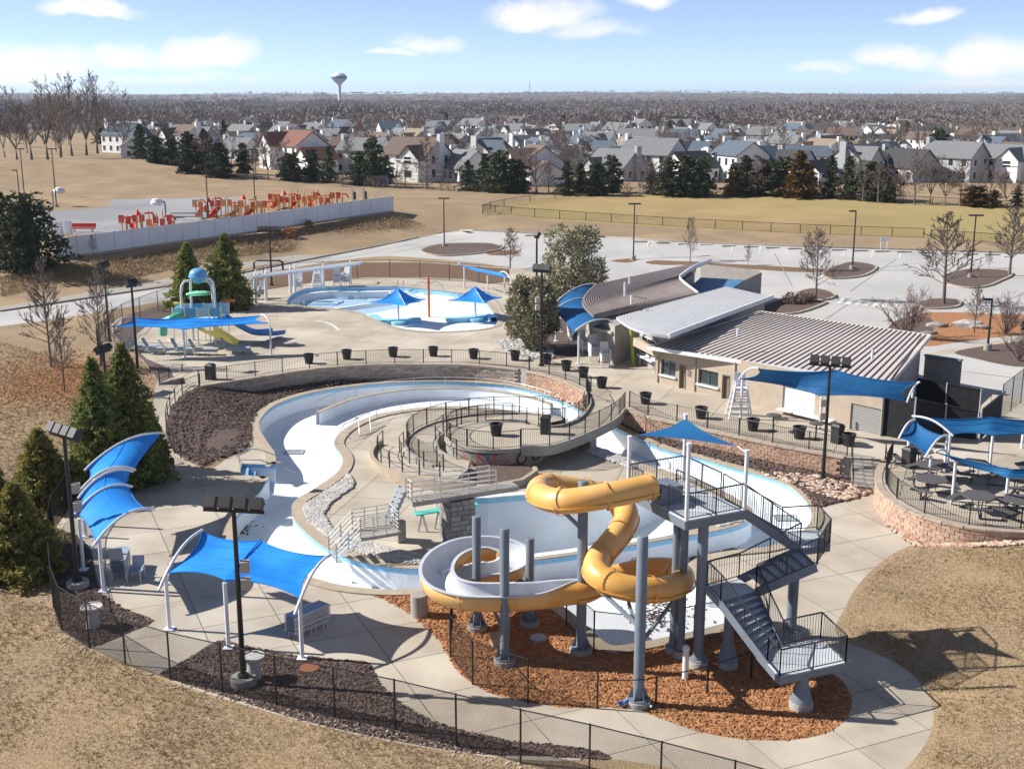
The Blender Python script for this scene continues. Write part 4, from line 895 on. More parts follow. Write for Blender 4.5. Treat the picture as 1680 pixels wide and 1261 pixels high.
# picnic terrace shades
row_shade('dark blue shade canopy over the back of the picnic terrace', [GU(1500, 684, 5.1), GU(1626, 684, 5.2), GU(1760, 690, 5.0)], [GU(1560, 713, 4.5), GU(1628, 714, 4.5), GU(1760, 716, 4.5)], [up_post(1555, 757, 712, ZT), up_post(1623, 775, 714, ZT), up_post(1676, 735, 690, ZT)], MT['sail_d'])
row_shade('dark blue shade canopy over the middle picnic tables, right of the steps', [GU(1500, 690, 4.9), GU(1552, 715, 4.7)], [GU(1476, 718, 4.3), GU(1520, 748, 4.3)], [up_post(1524, 790, 748, ZT), up_post(1549, 775, 716, ZT), up_post(1490, 735, 712, ZT)], MT['sail_d'], sag=.3)
row_shade('dark blue shade canopy over the front picnic tables at the railing', [GU(1535, 742, 4.7), GU(1660, 770, 4.5), GU(1780, 760, 4.6)], [GU(1560, 752, 4.3), GU(1652, 783, 4.2), GU(1780, 790, 4.3)], [up_post(1562, 822, 752, ZT), up_post(1649, 833, 780, ZT), up_post(1770, 830, 790, ZT)], MT['sail_d'])
# shade at the left end of the bath house
arch_shade('dark blue arched shade canopy at the left end of the bath house', [(GU(917, 493, 5.0), GU(974, 467, 5.4)), (GU(911, 510, 4.9), GU(963, 492, 5.3)), (GU(941, 547, 4.6), GU(998, 526, 5.2))], [up_post(949, 597, 546, ZT), up_post(912, 560, 510, ZT), up_post(920, 545, 497, ZT)], MT['sail_d'], .45)
# small blue shade behind the splash pool
row_shade('small bright blue shade canopy behind the right end of the splash pool', [GU(752, 434, 4.6), GU(797, 443, 4.5), GU(822, 447, 4.5)], [GU(762, 437, 4.4), GU(806, 450, 4.3), GU(836, 456, 4.3)], [up_post(762, 472, 437, ZT), up_post(800, 482, 450, ZT), up_post(828, 483, 455, ZT)], MT['sail'])
# umbrellas standing in the splash pool
def umbrella(px, py, top, label):
    b = G(px, py, ZT-.35); zt = zat(top, b); root = thing('pool_umbrella', label, 'umbrella', b, 'square blue umbrellas in the splash pool')
    post(root, b, Vector((b.x, b.y, zt-.1)), .09)
    part('pedestal', MB().lathe([(.75, 0), (.75, .25), (.7, .28)], b, 18), MT['pool_cyan'], root, 40)
    h = 1.95; mb = MB(); n = 8; apex = Vector((b.x, b.y, zt))
    for q in range(4):
        a0 = R(20+90*q); a1 = R(110+90*q); C0 = apex+Vector((math.cos(a0), math.sin(a0), 0))*h*1.42-Vector((0, 0, 1.25)); C1 = apex+Vector((math.cos(a1), math.sin(a1), 0))*h*1.42-Vector((0, 0, 1.25))
        base = len(mb.v)
        for i in range(n+1):
            for j in range(n+1):
                u, v = i/n, j/n; e = C0.lerp(C1, v); mid = C0.lerp(C1, .5); e = e.lerp(Vector((apex.x, apex.y, e.z)), .2*4*v*(1-v))
                p = apex.lerp(e, u); p.z -= .28*math.sin(math.pi*u)*(1.0); mb.v.append(tuple(p))
        for i in range(n):
            for j in range(n): a = base+i*(n+1)+j; mb.f.append((a, a+1, a+n+2, a+n+1))
    part('canopy', mb, MT['sail'], root, 80)
    for q in range(4):
        a0 = R(20+90*q); C0 = apex+Vector((math.cos(a0), math.sin(a0), 0))*h*1.38-Vector((0, 0, 1.24)); part('rib', MB().tube([apex-Vector((0, 0, .25)), C0], .03, 5), MT['white'], root)
umbrella(654, 531, 472, 'square blue umbrella on a white pole, left one in the splash pool')
umbrella(780, 526, 469, 'square blue umbrella on a white pole, right one in the splash pool')
# white cantilever pergola behind the splash pool
pg = thing('pergola', 'long white cantilever pergola along the back of the splash pool', 'pergola', G(500, 480, ZT))
for px, py, tp_ in ((420, 497, 452), (437, 493, 450), (477, 482, 445), (484, 480, 444), (531, 473, 440), (575, 466, 436)):
    b = G(px, py, ZT); t = Vector((b.x, b.y, zat(tp_, b))); post(pg, b, t, .16, 'pillar'); part('bracket', MB().tube(arm_curve(t, t+Vector((-.2, 2.0, .25)), .15), .08, 6), MT['white'], pg, 50)
a, b = GU(412, 456, 4.6), GU(590, 433, 4.6)
for k in range(3):
    o = Vector((.1*k, .8*k, .02*k)); part('beam', MB().bar(a+o, b+o, .12, .2), MT['white'], pg)
# ---------------------------------------------------------------- floodlight poles and lamps
def floodlight(label, px, py, top, z=0.0, n=4, ang=0, w=2.3, speakers=(), head='box', base=True, tilt=35, rp=.11, hs=1.0):
    b = G(px, py, z); zt = zat(top, b); root = thing('floodlight_pole', label, 'floodlight', b)
    part('pole', MB().tube([b, Vector((b.x, b.y, zt))], [rp, rp*.75], 12), MT['black'], root, 50)
    part('base_flange', MB().lathe([(rp*2, .02), (rp*2, .12), (rp*1.1, .16)], (b.x, b.y, z+.28 if base else z), 12), MT['black'], root, 40)
    if base: part('footing', MB().lathe([(.5, -.1), (.5, .26), (.46, .3)], (b.x, b.y, z), 16), MT['grey_conc'], root, 40)
    u = Vector((math.cos(ang), math.sin(ang), 0)); t = Vector((b.x, b.y, zt))
    part('cross_arm', MB().bar(t-u*w/2, t+u*w/2, .08, .1), MT['black'], root)
    for k in range(n):
        c = t+u*(-w/2+.28+(w-.56)*k/max(n-1, 1))+Vector((0, 0, .3*hs))
        M = (Matrix.Rotation(ang, 3, 'Z') @ Matrix.Rotation(R(-tilt), 3, 'X'))
        l = part('lamp_head', MB().box(c, (.46*hs, .36*hs, .44*hs), M=M), MT['black2'], root)
        part('yoke', MB().bar(t+(c-t)*.15+u*((c-t).dot(u))*.85, c, .05), MT['black'], root)
        part('visor', MB().box(c+M @ Vector((0, .24*hs, .1*hs)), (.46*hs, .2*hs, .03), M=M), MT['black2'], l)
    for sy, sd in speakers:
        p = Vector((b.x, b.y, zat(sy, b))); d = Vector((sd, -.15, 0)); c = p+d*.3
        part('speaker', MB().box(c, (.34, .3, .42), .2), MT['speaker'], root); part('bracket', MB().bar(p, c, .05), MT['black'], root)
    return root
MT['speaker'] = mat('speaker_tan', (.42, .36, .30), .6)
floodlight('tall black floodlight pole with four lamps at the front, beside the nearest canopy', 400, 1121, 838, ang=R(-8), speakers=((928, 1), (956, 1)))
floodlight('tall black floodlight pole with four lamps at the far left fence', 128, 962, 717, ang=R(-38), speakers=((800, 1.1), (830, 1.1)))
MT['speaker_w'] = MT['white']
floodlight('black floodlight pole with four lamps in front of the snack bar', 1350, 785, 600, .1, ang=R(-22), speakers=((660, -1), (682, -1)), base=False)
floodlight('black floodlight pole with lamps beside the big round shrub', 888, 600, 446, ZT, n=3, ang=R(-25), w=1.5, speakers=((492, -1), (504, -1)), base=False)
floodlight('black floodlight pole rising behind the big round shrub', 880, 540, 390, ZT, n=2, ang=R(-45), w=.6, base=False)
floodlight('black floodlight pole beside the canopy at the play structure', 226, 604, 470, ZT, n=2, ang=R(60), w=1.0, base=False)
floodlight('black floodlight pole behind the bare tree left of the play structure', 180, 560, 440, ZT, n=3, ang=R(75), w=1.4, base=False)
floodlight('short black floodlight pole poking out of the tall spruces', 175, 640, 578, 1.1, n=4, ang=R(70), w=1.6, base=False)
floodlight('floodlight pole at the right edge with two lamps showing', 1690, 640, 540, ZT, n=4, ang=R(0), w=2.2, base=False)
floodlight('black pole with a row of white floodlights by the road bank', 446, 468, 380, ZT, n=5, ang=R(0), w=2.6, base=False)
def street_lamp(label, px, py, top, two=False, dx=0, arm=.5):
    b = T(px, py); zt = zat(top, b); root = thing('street_lamp', label, 'street lamp', b, 'dark lamp posts in the car park and park')
    part('pole', MB().tube([b, Vector((b.x+dx, b.y, zt))], [.10, .07], 8), MT['black2'], root, 50)
    part('footing', MB().lathe([(.32, -.2), (.32, .5), (.28, .52)], b, 12), MT['grey_conc'], root, 40)
    for s in ((1, -1) if two else (-1,)):
        part('lamp_head', MB().box((b.x+dx+s*arm*.8, b.y, zt+.05), (arm*1.5, .38, .16)), MT['black2'], root); part('arm', MB().bar((b.x+dx, b.y, zt), (b.x+dx+s*arm, b.y, zt+.02), .07), MT['black2'], root)
for lb, px, py, tp_, tw_ in (('on the planted island left of the round shrub', 729, 406, 326, True), ('behind the curved purple roof', 1039, 426, 335, True), ('on the planted island right of the middle of the car park', 1398, 443, 347, False), ('on the planted island at the far right', 1592, 456, 354, True),
      ('on a concrete base by the corner planting', 1620, 574, 492, False), ('behind the long white fence', 342, 357, 260, True), ('at the back of the red playground', 418, 326, 246, True), ('left of the basketball court, tallest there', 93, 340, 245, True), ('at the far left beside the court', 40, 320, 245, True), ('short one at the left edge of the court', 33, 334, 280, False)):
    street_lamp('dark lamp post '+lb, px, py, tp_, tw_)
# ---------------------------------------------------------------- round platform with spiral ramp and bridge
_a, _b = G(727, 712, ZT), G(902, 712, ZT); CX = (_a.x+_b.x)/2; CY = (G(815, 739, ZT).y+G(815, 689, ZT).y)/2; RD = 3.2
def pol(r, deg, z): return Vector((CX+r*math.cos(R(deg)), CY+r*math.sin(R(deg)), z))
rp_ = thing('round_platform', 'round concrete viewing platform with spiral ramp and footbridge in the pool island', 'platform', Vector((CX, CY, 0)))
drum = part('drum_wall', MB().lathe([(RD-.1, -.05), (RD-.1, ZT-.25), (RD, ZT-.24), (RD, ZT-.01)], (CX, CY, 0), 56, cap=False), MT['drum'] if 'drum' in MT else MT['grey_conc'], rp_, 30)
part('floor_slab', MB().lathe([(RD-.01, ZT-.1), (RD-.01, ZT)], (CX, CY, 0), 56), MT['concrete'], rp_, 30)
# mosaic panel and round medallions on the drum
MT['mosaic'] = mat('mosaic', (.10, .17, .22), .5, (.35, .33, .28), sc=6, lo=.45, hi=.55, c3=(.45, .08, .05), sc3=2.2)
MT['stone_mix'] = mat('river_stone', (.42, .35, .29), .85, (.22, .18, .16), sc=7, lo=.42, hi=.56, bump=.03, bsc=8, c3=(.40, .22, .16), sc3=3)
def on_drum(d0, d1, z0, z1, nm, mt, r=RD-.06, n=10, par=None):
    mb = MB()
    for i in range(n+1):
        a = d0+(d1-d0)*i/n; mb.v += [tuple(pol(r, a, z0)), tuple(pol(r, a, z1)), tuple(pol(r-.08, a, z1)), tuple(pol(r-.08, a, z0))]
    for i in range(n): o = i*4; mb.f += [(o, o+4, o+5, o+1), (o+1, o+5, o+6, o+2), (o+3, o, o+4, o+7)[::-1]]
    return part(nm, mb, mt, par or rp_)
on_drum(225, 335, .25, .95, 'stone_band', MT['stone_mix'], RD-.085, 30)
on_drum(243, 275, .28, .93, 'mosaic_panel', MT['mosaic'], RD-.03); 
for d0, d1, z0, z1 in ((242, 276, .93, .97), (242, 276, .24, .28)): on_drum(d0, d1, z0, z1, 'panel_frame', MT['black'], RD-.02)
for d in (299, 319):
    c = pol(RD-.04, d, .6); M = Matrix.Rotation(R(d), 3, 'Z')
    ring = [c+M @ Vector((.02, .3*math.cos(t), .3*math.sin(t))) for t in [2*math.pi*k/20 for k in range(20)]]
    part('medallion_ring', MB().tube(ring, .045, 5, closed=True), MT['black'], rp_)
    disc = MB(); disc.v = [tuple(c)]+[tuple(c+M @ Vector((.012, .28*math.cos(2*math.pi*k/20), .28*math.sin(2*math.pi*k/20)))) for k in range(20)]; disc.f = [(0, 1+k, 1+(k+1) % 20) for k in range(20)]
    part('medallion', disc, MT['stone_mix'], rp_)
def ribbon(L_, R_, th, nm, mt, n=28):
    A = resample(L_, 99); k = n
    def rs(P):
        P = [Vector(p) for p in P]; tot = [0]
        for a, b in zip(P, P[1:]): tot.append(tot[-1]+(b-a).length)
        o = []; j = 0
        for i in range(k+1):
            s = tot[-1]*i/k
            while j < len(P)-2 and tot[j+1] < s: j += 1
            o.append(P[j].lerp(P[j+1], (s-tot[j])/max(tot[j+1]-tot[j], 1e-6)))
        return o
    A, B = rs(L_), rs(R_); mb = MB(); d = Vector((0, 0, th))
    for a, b in zip(A, B): mb.v += [tuple(a), tuple(b), tuple(b-d), tuple(a-d)]
    for i in range(k): o = i*4; mb.f += [(o, o+1, o+5, o+4), (o+1, o+2, o+6, o+5), (o+2, o+3, o+7, o+6), (o+3, o, o+4, o+7)]
    return A, B, part(nm, mb, mt, rp_, 30)
BL = [Vector(p) for p in cr([G(962, 645, ZT), G(968, 664, ZT), G(950, 688, ZT), G(920, 700, ZT), pol(RD, 35, ZT)], 6)]
BR = [Vector(p) for p in cr([G(1025, 672, ZT), G(1008, 690, ZT), G(962, 713, ZT), G(905, 733, ZT), pol(RD, -62, ZT)], 6)]
for l in (BL, BR):
    for p in l: p.z = ZT-.004
A_, B_, _ = ribbon(BL, BR, .4, 'bridge_deck', MT['concrete'])
for l in (BL, BR): part('bridge_kerb', MB().sweep(l, [(-.1, -.45), (-.1, .14), (.1, .14), (.1, -.45)]), MT['grey_conc'], rp_, 40)
pier = G(962, 735); part('pier', MB().box((pier.x, pier.y, .4), (.5, 1.4, 1.0), .6), MT['grey_conc'], rp_)
# inner ramp, back side -> left -> front-left
def ring(r, d0, d1, z0, z1, n=40): return [pol(r, d0+(d1-d0)*i/n, z0+(z1-z0)*i/n) for i in range(n+1)]
r1o = ring(5.5, 40, 232, ZT-.02, .6); r1i = ring(3.75, 40, 232, ZT-.02, .6)
ribbon(r1o, r1i, .3, 'inner_ramp', MT['concrete'], 44)
part('ramp_wall', MB().sweep(ring(5.55, 40, 232, ZT+.1, .7), [(-.09, -1.4), (-.09, .0), (.09, 0), (.09, -1.4)]), MT['grey_conc'], rp_, 40)
part('ramp_wall', MB().sweep(ring(3.7, 60, 232, ZT+.05, .65), [(-.08, -1.4), (-.08, .0), (.08, 0), (.08, -1.4)]), MT['grey_conc'], rp_, 40)
ld = [pol(3.6, 232, .6), pol(5.6, 232, .6), pol(7.6, 236, .6), pol(7.4, 252, .6), pol(5.2, 252, .6), pol(3.6, 245, .6)]
part('ramp_landing', MB().prism(ccw(ld), .0, .6), MT['concrete'], rp_)
r2o = ring(7.55, 240, 166, .59, .05); r2i = ring(5.75, 240, 166, .59, .05)
ribbon(r2i, r2o, .25, 'outer_ramp', MT['concrete'], 30)
part('low_wall', MB().sweep(ring(7.65, 262, 164, .75, .3), [(-.12, -.9), (-.12, .0), (.12, 0), (.12, -.9)]), MT['coping'], rp_, 40)
# planting bed wedge in front with low wall
bed = [pol(3.4, 250, 0), pol(6.8, 262, 0), pol(6.0, 285, 0), pol(4.6, 300, 0), pol(3.3, 300, 0)]
part('planter_bed', MB().prism(ccw(bed), 0, .3), MT['mulch'], rp_)
part('planter_wall', MB().sweep([pol(7.5, 256, 0), pol(7.1, 268, 0), pol(6.3, 284, 0), pol(5.0, 298, 0), pol(4.4, 301, 0)], [(-.12, -.1), (-.12, .42), (.12, .42), (.12, -.1)]), MT['coping'], rp_, 40)
railing('black railing round the inner edge of the round platform', ring(RD-.12, 52, 298, ZT, ZT, 60), sp=1.75, mid=0)
railing('black railing along the left side of the footbridge', [p+Vector((0, 0, .12)) for p in BL], sp=1.7)
railing('black railing along the right side of the footbridge and platform front', [p+Vector((0, 0, .12)) for p in BR], sp=1.75)
railing('black railing on the outside of the inner spiral ramp', [p+Vector((0, 0, .1)) for p in ring(5.5, 40, 232, ZT, .62, 60)], sp=1.75)
railing('black handrail on the inside of the inner spiral ramp', [p+Vector((0, 0, .1)) for p in ring(3.75, 75, 232, ZT-.12, .62, 40)], sp=1.75, bal=0, mid=1)
railing('black handrail on the outside of the low outer ramp', [p for p in ring(7.3, 245, 168, .6, .1, 30)], sp=1.5, bal=0, mid=1, h=.95)
railing('black handrail on the inside of the low outer ramp', [p for p in ring(5.95, 240, 168, .6, .1, 30)], sp=1.5, bal=0, mid=0, h=.95)
# ---------------------------------------------------------------- curved guide wall and beach inside the far bend
GW = [Vector(p) for p in cr([G(521, 697, RF), G(540, 688, RF), G(570, 676, RF), G(620, 664, RF), G(690, 656, RF), G(770, 656, RF), G(850, 666, RF), G(905, 682, RF)], 6)]
gw = thing('pool_guide_wall', 'curved white guide wall with handrail inside the far bend of the pool', 'pool wall', GW[0])
part('wall', MB().sweep(GW, [(-.14, 0), (-.14, .85), (.14, .85), (.14, 0)]), MT['pool'], gw, 40)
part('wall_top', MB().sweep([p+Vector((0, 0, .85)) for p in GW], [(-.17, 0), (-.17, .06), (.17, .06), (.17, 0)]), MT['coping'], gw, 40)
up = Vector((0, 0, 1))
part('hand_rail', MB().tube([p+up*1.75 for p in GW], .025, 6), MT['steel'], gw)
for p in resample(GW, 2.4): part('rail_post', MB().tube([p+up*.9, p+up*1.75], .022, 5), MT['steel'], gw)
IR = [Vector(p) for p in cr([G(585, 697), G(620, 685), G(670, 676), G(740, 671), G(820, 676), G(880, 690)], 6)]
ir = thing('pool_handrail', 'thin steel handrail along the curved edge of the island beach', 'handrail', IR[0])
part('hand_rail', MB().tube([p+up*.85 for p in IR], .025, 6), MT['steel'], ir)
for p in resample(IR, 2.2): part('rail_post', MB().tube([p, p+up*.85], .022, 5), MT['steel'], ir)
eh = thing('pool_handrail', 'looped steel handrail at the island entry step', 'handrail', G(560, 730))
for dy in (0, 1.4):
    q = [G(551, 732, -.9), G(551, 730, .0)+up*.2, G(565, 718)+up*.9, G(588, 706)+up*.85, G(590, 716)]
    part('hand_rail', MB().tube([Vector((p.x+dy*.4, p.y+dy, p.z)) for p in q], .028, 6), MT['steel'], eh, 50)
eh2 = thing('pool_handrail', 'two steel handrails beside the pool entry steps on the left bank', 'handrail', G(398, 765))
for px, py in ((393, 760), (395, 778)):
    b = G(px, py); q = [b, b+up*.9, b+Vector((1.2, -.05, .9)), b+Vector((3.3, -.35, .25))]; part('hand_rail', MB().tube(q, .03, 6), MT['steel'], eh2, 50)
# entry steps cut into the left bank
es = thing('pool_steps', 'blue-tiled entry steps set into the left bank of the pool', 'steps', G(425, 768))
for k in range(4):
    z = -.2-.24*k; q = [G(397+11*k, 761.5), G(408+11*k, 761.9), G(406+11*k, 778.3), G(395+11*k, 777.5)]; part('step', MB().prism(ccw(q), RF-.02, z), MT['pool_blue'], es)
# ---------------------------------------------------------------- rocks
def rock_mesh(n=6, seed=0, mt=None):
    rd = random.Random(seed); bm = bmesh.new(); bmesh.ops.create_icosphere(bm, subdivisions=1, radius=1)
    for v in bm.verts: v.co *= rd.uniform(.7, 1.2); v.co.z *= .65
    V = [tuple(v.co) for v in bm.verts]; Fc = [tuple(v.index for v in f.verts) for f in bm.faces]; bm.free(); return np.array(V), Fc
def scatter(poly, n, size, templates, zf, flatten=1.0, jitter=.4, rd=None):
    poly = [(p[0], p[1]) for p in poly]; xs = [p[0] for p in poly]; ys = [p[1] for p in poly]; out = MB(); P = np.array(poly)
    pts = np.random.uniform((min(xs), min(ys)), (max(xs), max(ys)), (n*6, 2)); pts = pts[pin(poly, pts[:, 0], pts[:, 1])][:n]
    VV = []; FF = []; c = 0
    for i, (x, y) in enumerate(pts):
        V, Fc = templates[i % len(templates)]; s = size*random.uniform(1-jitter, 1+jitter); a = random.uniform(0, 6.28)
        ca, sa = math.cos(a), math.sin(a); q = V*s; X = q[:, 0]*ca-q[:, 1]*sa+x; Yy = q[:, 0]*sa+q[:, 1]*ca+y; Z = q[:, 2]*flatten+zf(x, y)
        VV += list(zip(X.tolist(), Yy.tolist(), Z.tolist())); FF += [tuple(k+c for k in f) for f in Fc]; c += len(V)
    out.v = VV; out.f = FF; return out
rocks = [rock_mesh(seed=i) for i in range(6)]
def chip(seed):
    rd = random.Random(seed); V = np.array([(-1, -.3, 0), (1, -.25, .1), (.9, .3, 0), (-.9, .25, .15), (0, 0, .45)])*np.array([1, 1, .8]); V = V+np.array([[rd.uniform(-.2, .2) for _ in range(3)] for _ in range(5)]); return V, [(0, 1, 4), (1, 2, 4), (2, 3, 4), (3, 0, 4)]
chips = [chip(i) for i in range(8)]
MT['rock_w'] = mat('white_stone', (.56, .54, .51), .9, (.34, .325, .31), sc=2.5, lo=.35, hi=.65, world=True)
MT['rock_t'] = mat('tan_stone', (.48, .42, .35), .9, (.30, .25, .21), sc=2.5, lo=.35, hi=.65, world=True)
MT['rock_r'] = mat('red_stone', (.40, .24, .17), .9, (.55, .45, .37), sc=1.5, lo=.4, hi=.6, world=True)
MT['chip_d'] = mat('dark_chip', (.075, .05, .043), .95, (.19, .135, .115), sc=5, lo=.4, hi=.65, world=True)
MT['chip_o'] = mat('orange_chip', (.46, .225, .095), .95, (.26, .115, .05), sc=4, lo=.38, hi=.62, world=True)
WR = [(690, 912), (700, 922), (690, 926), (640, 921), (590, 908), (540, 885), (508, 858), (497, 838), (505, 826), (530, 810), (560, 790), (572, 778), (580, 790), (577, 802), (560, 812), (540, 828), (530, 845), (545, 868), (580, 885), (640, 900)]
def stuff(name, mb, mt, label): o = link(name, mesh_of(mb, name, mt)); o['kind'] = 'stuff'; o['label'] = label; return o
wrp = [G(*p) for p in WR]
struct('gravel_bed', MB().prism(ccw(wrp), -.1, .035), MT['white_rock'])
stuff('white_stones', scatter(wrp, 4200, .095, rocks, lambda x, y: .06), MT['rock_w'], 'white decorative stones along the inner edge of the pool island')
for q, nm in (([(957, 730), (1000, 742), (1047, 762), (1040, 770), (1000, 756), (960, 742)], 'far right'), ([(1155, 858), (1190, 845), (1222, 842), (1215, 856), (1180, 866)], 'right')):
    pp = [G(*p) for p in q]; stuff('white_stones', scatter(pp, 420, .16, rocks, lambda x, y: .06), MT['rock_w'], f'white decorative stones at the {nm} end of the pool island')
stuff('red_stones', scatter([T(*p) for p in [(640, 612), (700, 610), (780, 612), (860, 620), (910, 640), (960, 668), (985, 682), (965, 678), (900, 646), (840, 627), (760, 620), (650, 621)]], 900, .17, rocks, lambda x, y: hz(x, y)+.05), MT['rock_r'], 'reddish stones along the foot of the far retaining wall')
stuff('red_stones', scatter([T(*p) for p in [(1240, 775), (1340, 780), (1440, 808), (1380, 822), (1330, 806)]], 300, .14, rocks, lambda x, y: hz(x, y)+.05), MT['rock_r'], 'reddish stones at the foot of the wall by the steps')
stuff('red_stones', scatter([T(*p) for p in [(1443, 830), (1470, 862), (1512, 892), (1600, 892), (1690, 888), (1690, 893), (1600, 897), (1500, 896), (1455, 862)]], 700, .11, rocks, lambda x, y: hz(x, y)+.03), MT['rock_r'], 'reddish stones at the foot of the rounded picnic wall')
stuff('white_stones', scatter([G(*p, ZT) for p in ROCKBED], 500, .16, rocks, lambda x, y: ZT+.04), MT['rock_w'], 'white decorative stones in front of the round shrub')
fe = [T(*p) for p in cr(front, 3)]
edge = [Vector((p.x, p.y, 0)) for p in fe[6:]]; eo = offset(edge, -.55)
stuff('edge_stones', scatter([tuple(p) for p in edge]+[tuple(p) for p in eo[::-1]], 2600, .05, rocks, lambda x, y: hz(x, y)+.01), MT['rock_t'], 'pale stones along the foot of the front fence')
stuff('mulch_chips', scatter([G(*p) for p in MULCH_O], 15000, .085, chips, lambda x, y: .015), MT['chip_o'], 'orange bark chips under the water slide')
for q, n in ((MULCH_1, 3500), (MULCH_2, 7000)):
    stuff('mulch_chips', scatter([G(*p) for p in q], n, .085, chips, lambda x, y: .015), MT['chip_d'], 'dark bark chips in a bed inside the front fence')
stuff('mulch_chips', scatter([T(*p) for p in BANK_L], 12000, .11, chips, lambda x, y: hz(x, y)+.08), MT['chip_d'], 'dark bark chips on the round bank left of the pool')
stuff('mulch_chips', scatter([T(*p) for p in BANK_R], 5000, .13, chips, lambda x, y: hz(x, y)+.06), MT['chip_d'], 'dark bark chips on the bank below the snack bar wall')
# ---------------------------------------------------------------- diving platforms
MT['ashlar'] = mat('rough_stone', (.30, .285, .27), .95, (.20, .19, .18), sc=4, bump=.03, bsc=8, world=True, obj_rand=.25)
dv = thing('diving_platform', 'stone and concrete diving platform with steel rails at the edge of the deep pool', 'diving platform', G(757, 893))
p0, p1 = G(740, 897), G(779, 888); zt = zat(824, p0); du = (G(851, 804, zt+.24)-G(690, 829, zt+.24)).normalized(); dn_ = Vector((-du.y, du.x, 0))
def dq(a, b, z): return p0+du*a+dn_*b+Vector((0, 0, z))
Wp = 1.25; Dp = 1.35
part('pier_core', MB().prism([dq(.05, .05, 0), dq(Wp-.05, .05, 0), dq(Wp-.05, Dp-.05, 0), dq(.05, Dp-.05, 0)], -.1, zt), MT['mortar'], dv)
def stones(o, u, n_, w, h, parent):
    z = .01; rd = random.Random(int(w*100))
    while z < h-.06:
        hh = min(rd.uniform(.16, .3), h-z); x = 0
        while x < w-.03:
            ww = min(rd.uniform(.25, .6), w-x)
            if w-x-ww < .14: ww = w-x
            c = o+u*(x+ww/2)+n_*(-.0+rd.uniform(-.02, .03))+Vector((0, 0, z+hh/2)); an = math.atan2(u.y, u.x)
            ob = link('stone', stone_mesh, parent, c-root_base(parent), an); ob.scale = (ww-.02, .14, hh-.02); x += ww
        z += hh
stone_mesh = block_mesh(1, 1, 1, MT['ashlar'], .06, .03)
stones(dq(0, 0, 0), du, -dn_, Wp, zt, dv); stones(dq(0, Dp, 0), -dn_, -du, Dp, zt, dv); stones(dq(Wp, 0, 0), dn_, du, Dp, zt, dv)
a0, a1 = -1.9, 3.75
dk = part('deck_slab', MB().prism([dq(a0, .15, 0), dq(a1, .15, 0), dq(a1, Dp-.25, 0), dq(a0, Dp-.25, 0)], zt, zt+.24), MT['grey_conc'], dv)
pl2 = [dq(-2.25, .3, 0), dq(-1.75, .3, 0), dq(-1.75, 1.5, 0), dq(-2.25, 1.5, 0)]
def hrails(pts, h=1.0, n=3, mt=None, sp=1.6):
    mt = mt or MT['rail_w']; pts = [Vector(p) for p in pts]
    for k in range(n): part('rail', MB().tube([p+up*h*(k+1)/n for p in pts], .026, 5), mt, dv)
    for a, b in zip(pts, pts[1:]):
        m = max(1, round((b-a).length/sp))
        for i in range(m+1): q = a.lerp(b, i/m); part('rail_post', MB().tube([q, q+up*h], .026, 5), mt, dv)
MT['rail_w'] = mat('pale_rail', (.55, .54, .52), .4)
z1 = zt+.24
hrails([dq(a0, .22, z1), dq(a1-1.2, .22, z1)], n=4); hrails([dq(a0, Dp-.32, z1), dq(a1-1.2, Dp-.32, z1)], n=4); hrails([dq(a0, .22, z1), dq(a0, .7, z1)], n=4)
# stair from the lower landing up to the high deck, low landing and its pier
zl = 1.25; lo_c = [dq(-4.6, -.1, 0), dq(-2.6, -.1, 0), dq(-2.6, 1.3, 0), dq(-4.6, 1.3, 0)]
part('low_deck', MB().prism(lo_c, zl-.16, zl), MT['grey_conc'], dv); pp = G(655, 890)
part('low_pier', MB().box((pp.x, pp.y+.3, (zl-.16)/2), (.42, .7, zl-.16), math.atan2(du.y, du.x)), MT['grey_conc'], dv)
for k in range(7): part('stair_tread', MB().prism([dq(-2.6+.1*k-.1, 1.3, 0)+du*0, dq(-2.6+.1*k+.25, 1.3, 0), dq(-2.6+.1*k+.25, 2.2, 0), dq(-2.6+.1*k-.1, 2.2, 0)], zl+.24*k-.04, zl+.24*k), MT['galv_l'], dv)
for k in range(5): part('stair_tread', MB().prism([dq(-5.8+.26*k, .0, 0), dq(-5.52+.26*k, .0, 0), dq(-5.52+.26*k, 1.2, 0), dq(-5.8+.26*k, 1.2, 0)], .22*k+.18, .22*k+.22), MT['galv_l'], dv)
for q_ in (1.32, 2.18): part('stair_stringer', MB().bar(dq(-2.62, q_, zl-.1), dq(-1.78, q_, zl+.24*6+.05), .06, .16), MT['galv_l'], dv)
hrails([dq(-4.6, -.05, zl), dq(-2.7, -.05, zl), dq(-2.7, 1.2, zl)], n=5, sp=.7); hrails([dq(-4.6, 1.25, zl), dq(-2.7, 1.25, zl)], n=5, sp=.7)
hrails([dq(-5.8, .0, .2), dq(-4.6, .0, zl)], n=4, sp=.7, h=.95); hrails([dq(-5.8, 1.2, .2), dq(-4.6, 1.2, zl)], n=4, sp=.7, h=.95)
MT['teal'] = mat('teal_board', (.08, .50, .42), .4, (.10, .56, .47), sc=3)
db = thing('diving_board', 'long teal diving board on a low stand behind the stone pier', 'diving board', G(715, 862))
A = G(680, 843, 1.0); B = G(783, 826, 1.05); part('board', MB().bar(A, B, .5, .06), MT['teal'], db)
for t in (.12, .38):
    q = A.lerp(B, t); part('stand', MB().bar(Vector((q.x-.2, q.y, 0)), q, .08, .1).bar(Vector((q.x+.25, q.y, 0)), q, .08, .1), MT['white'], db)
part('stand_rail', MB().tube([A+Vector((0, .3, 0)), A+Vector((0, .3, .8)), A.lerp(B, .35)+Vector((0, .3, .8)), A.lerp(B, .35)+Vector((0, .3, 0))], .03, 6), MT['rail_w'], db, 50)
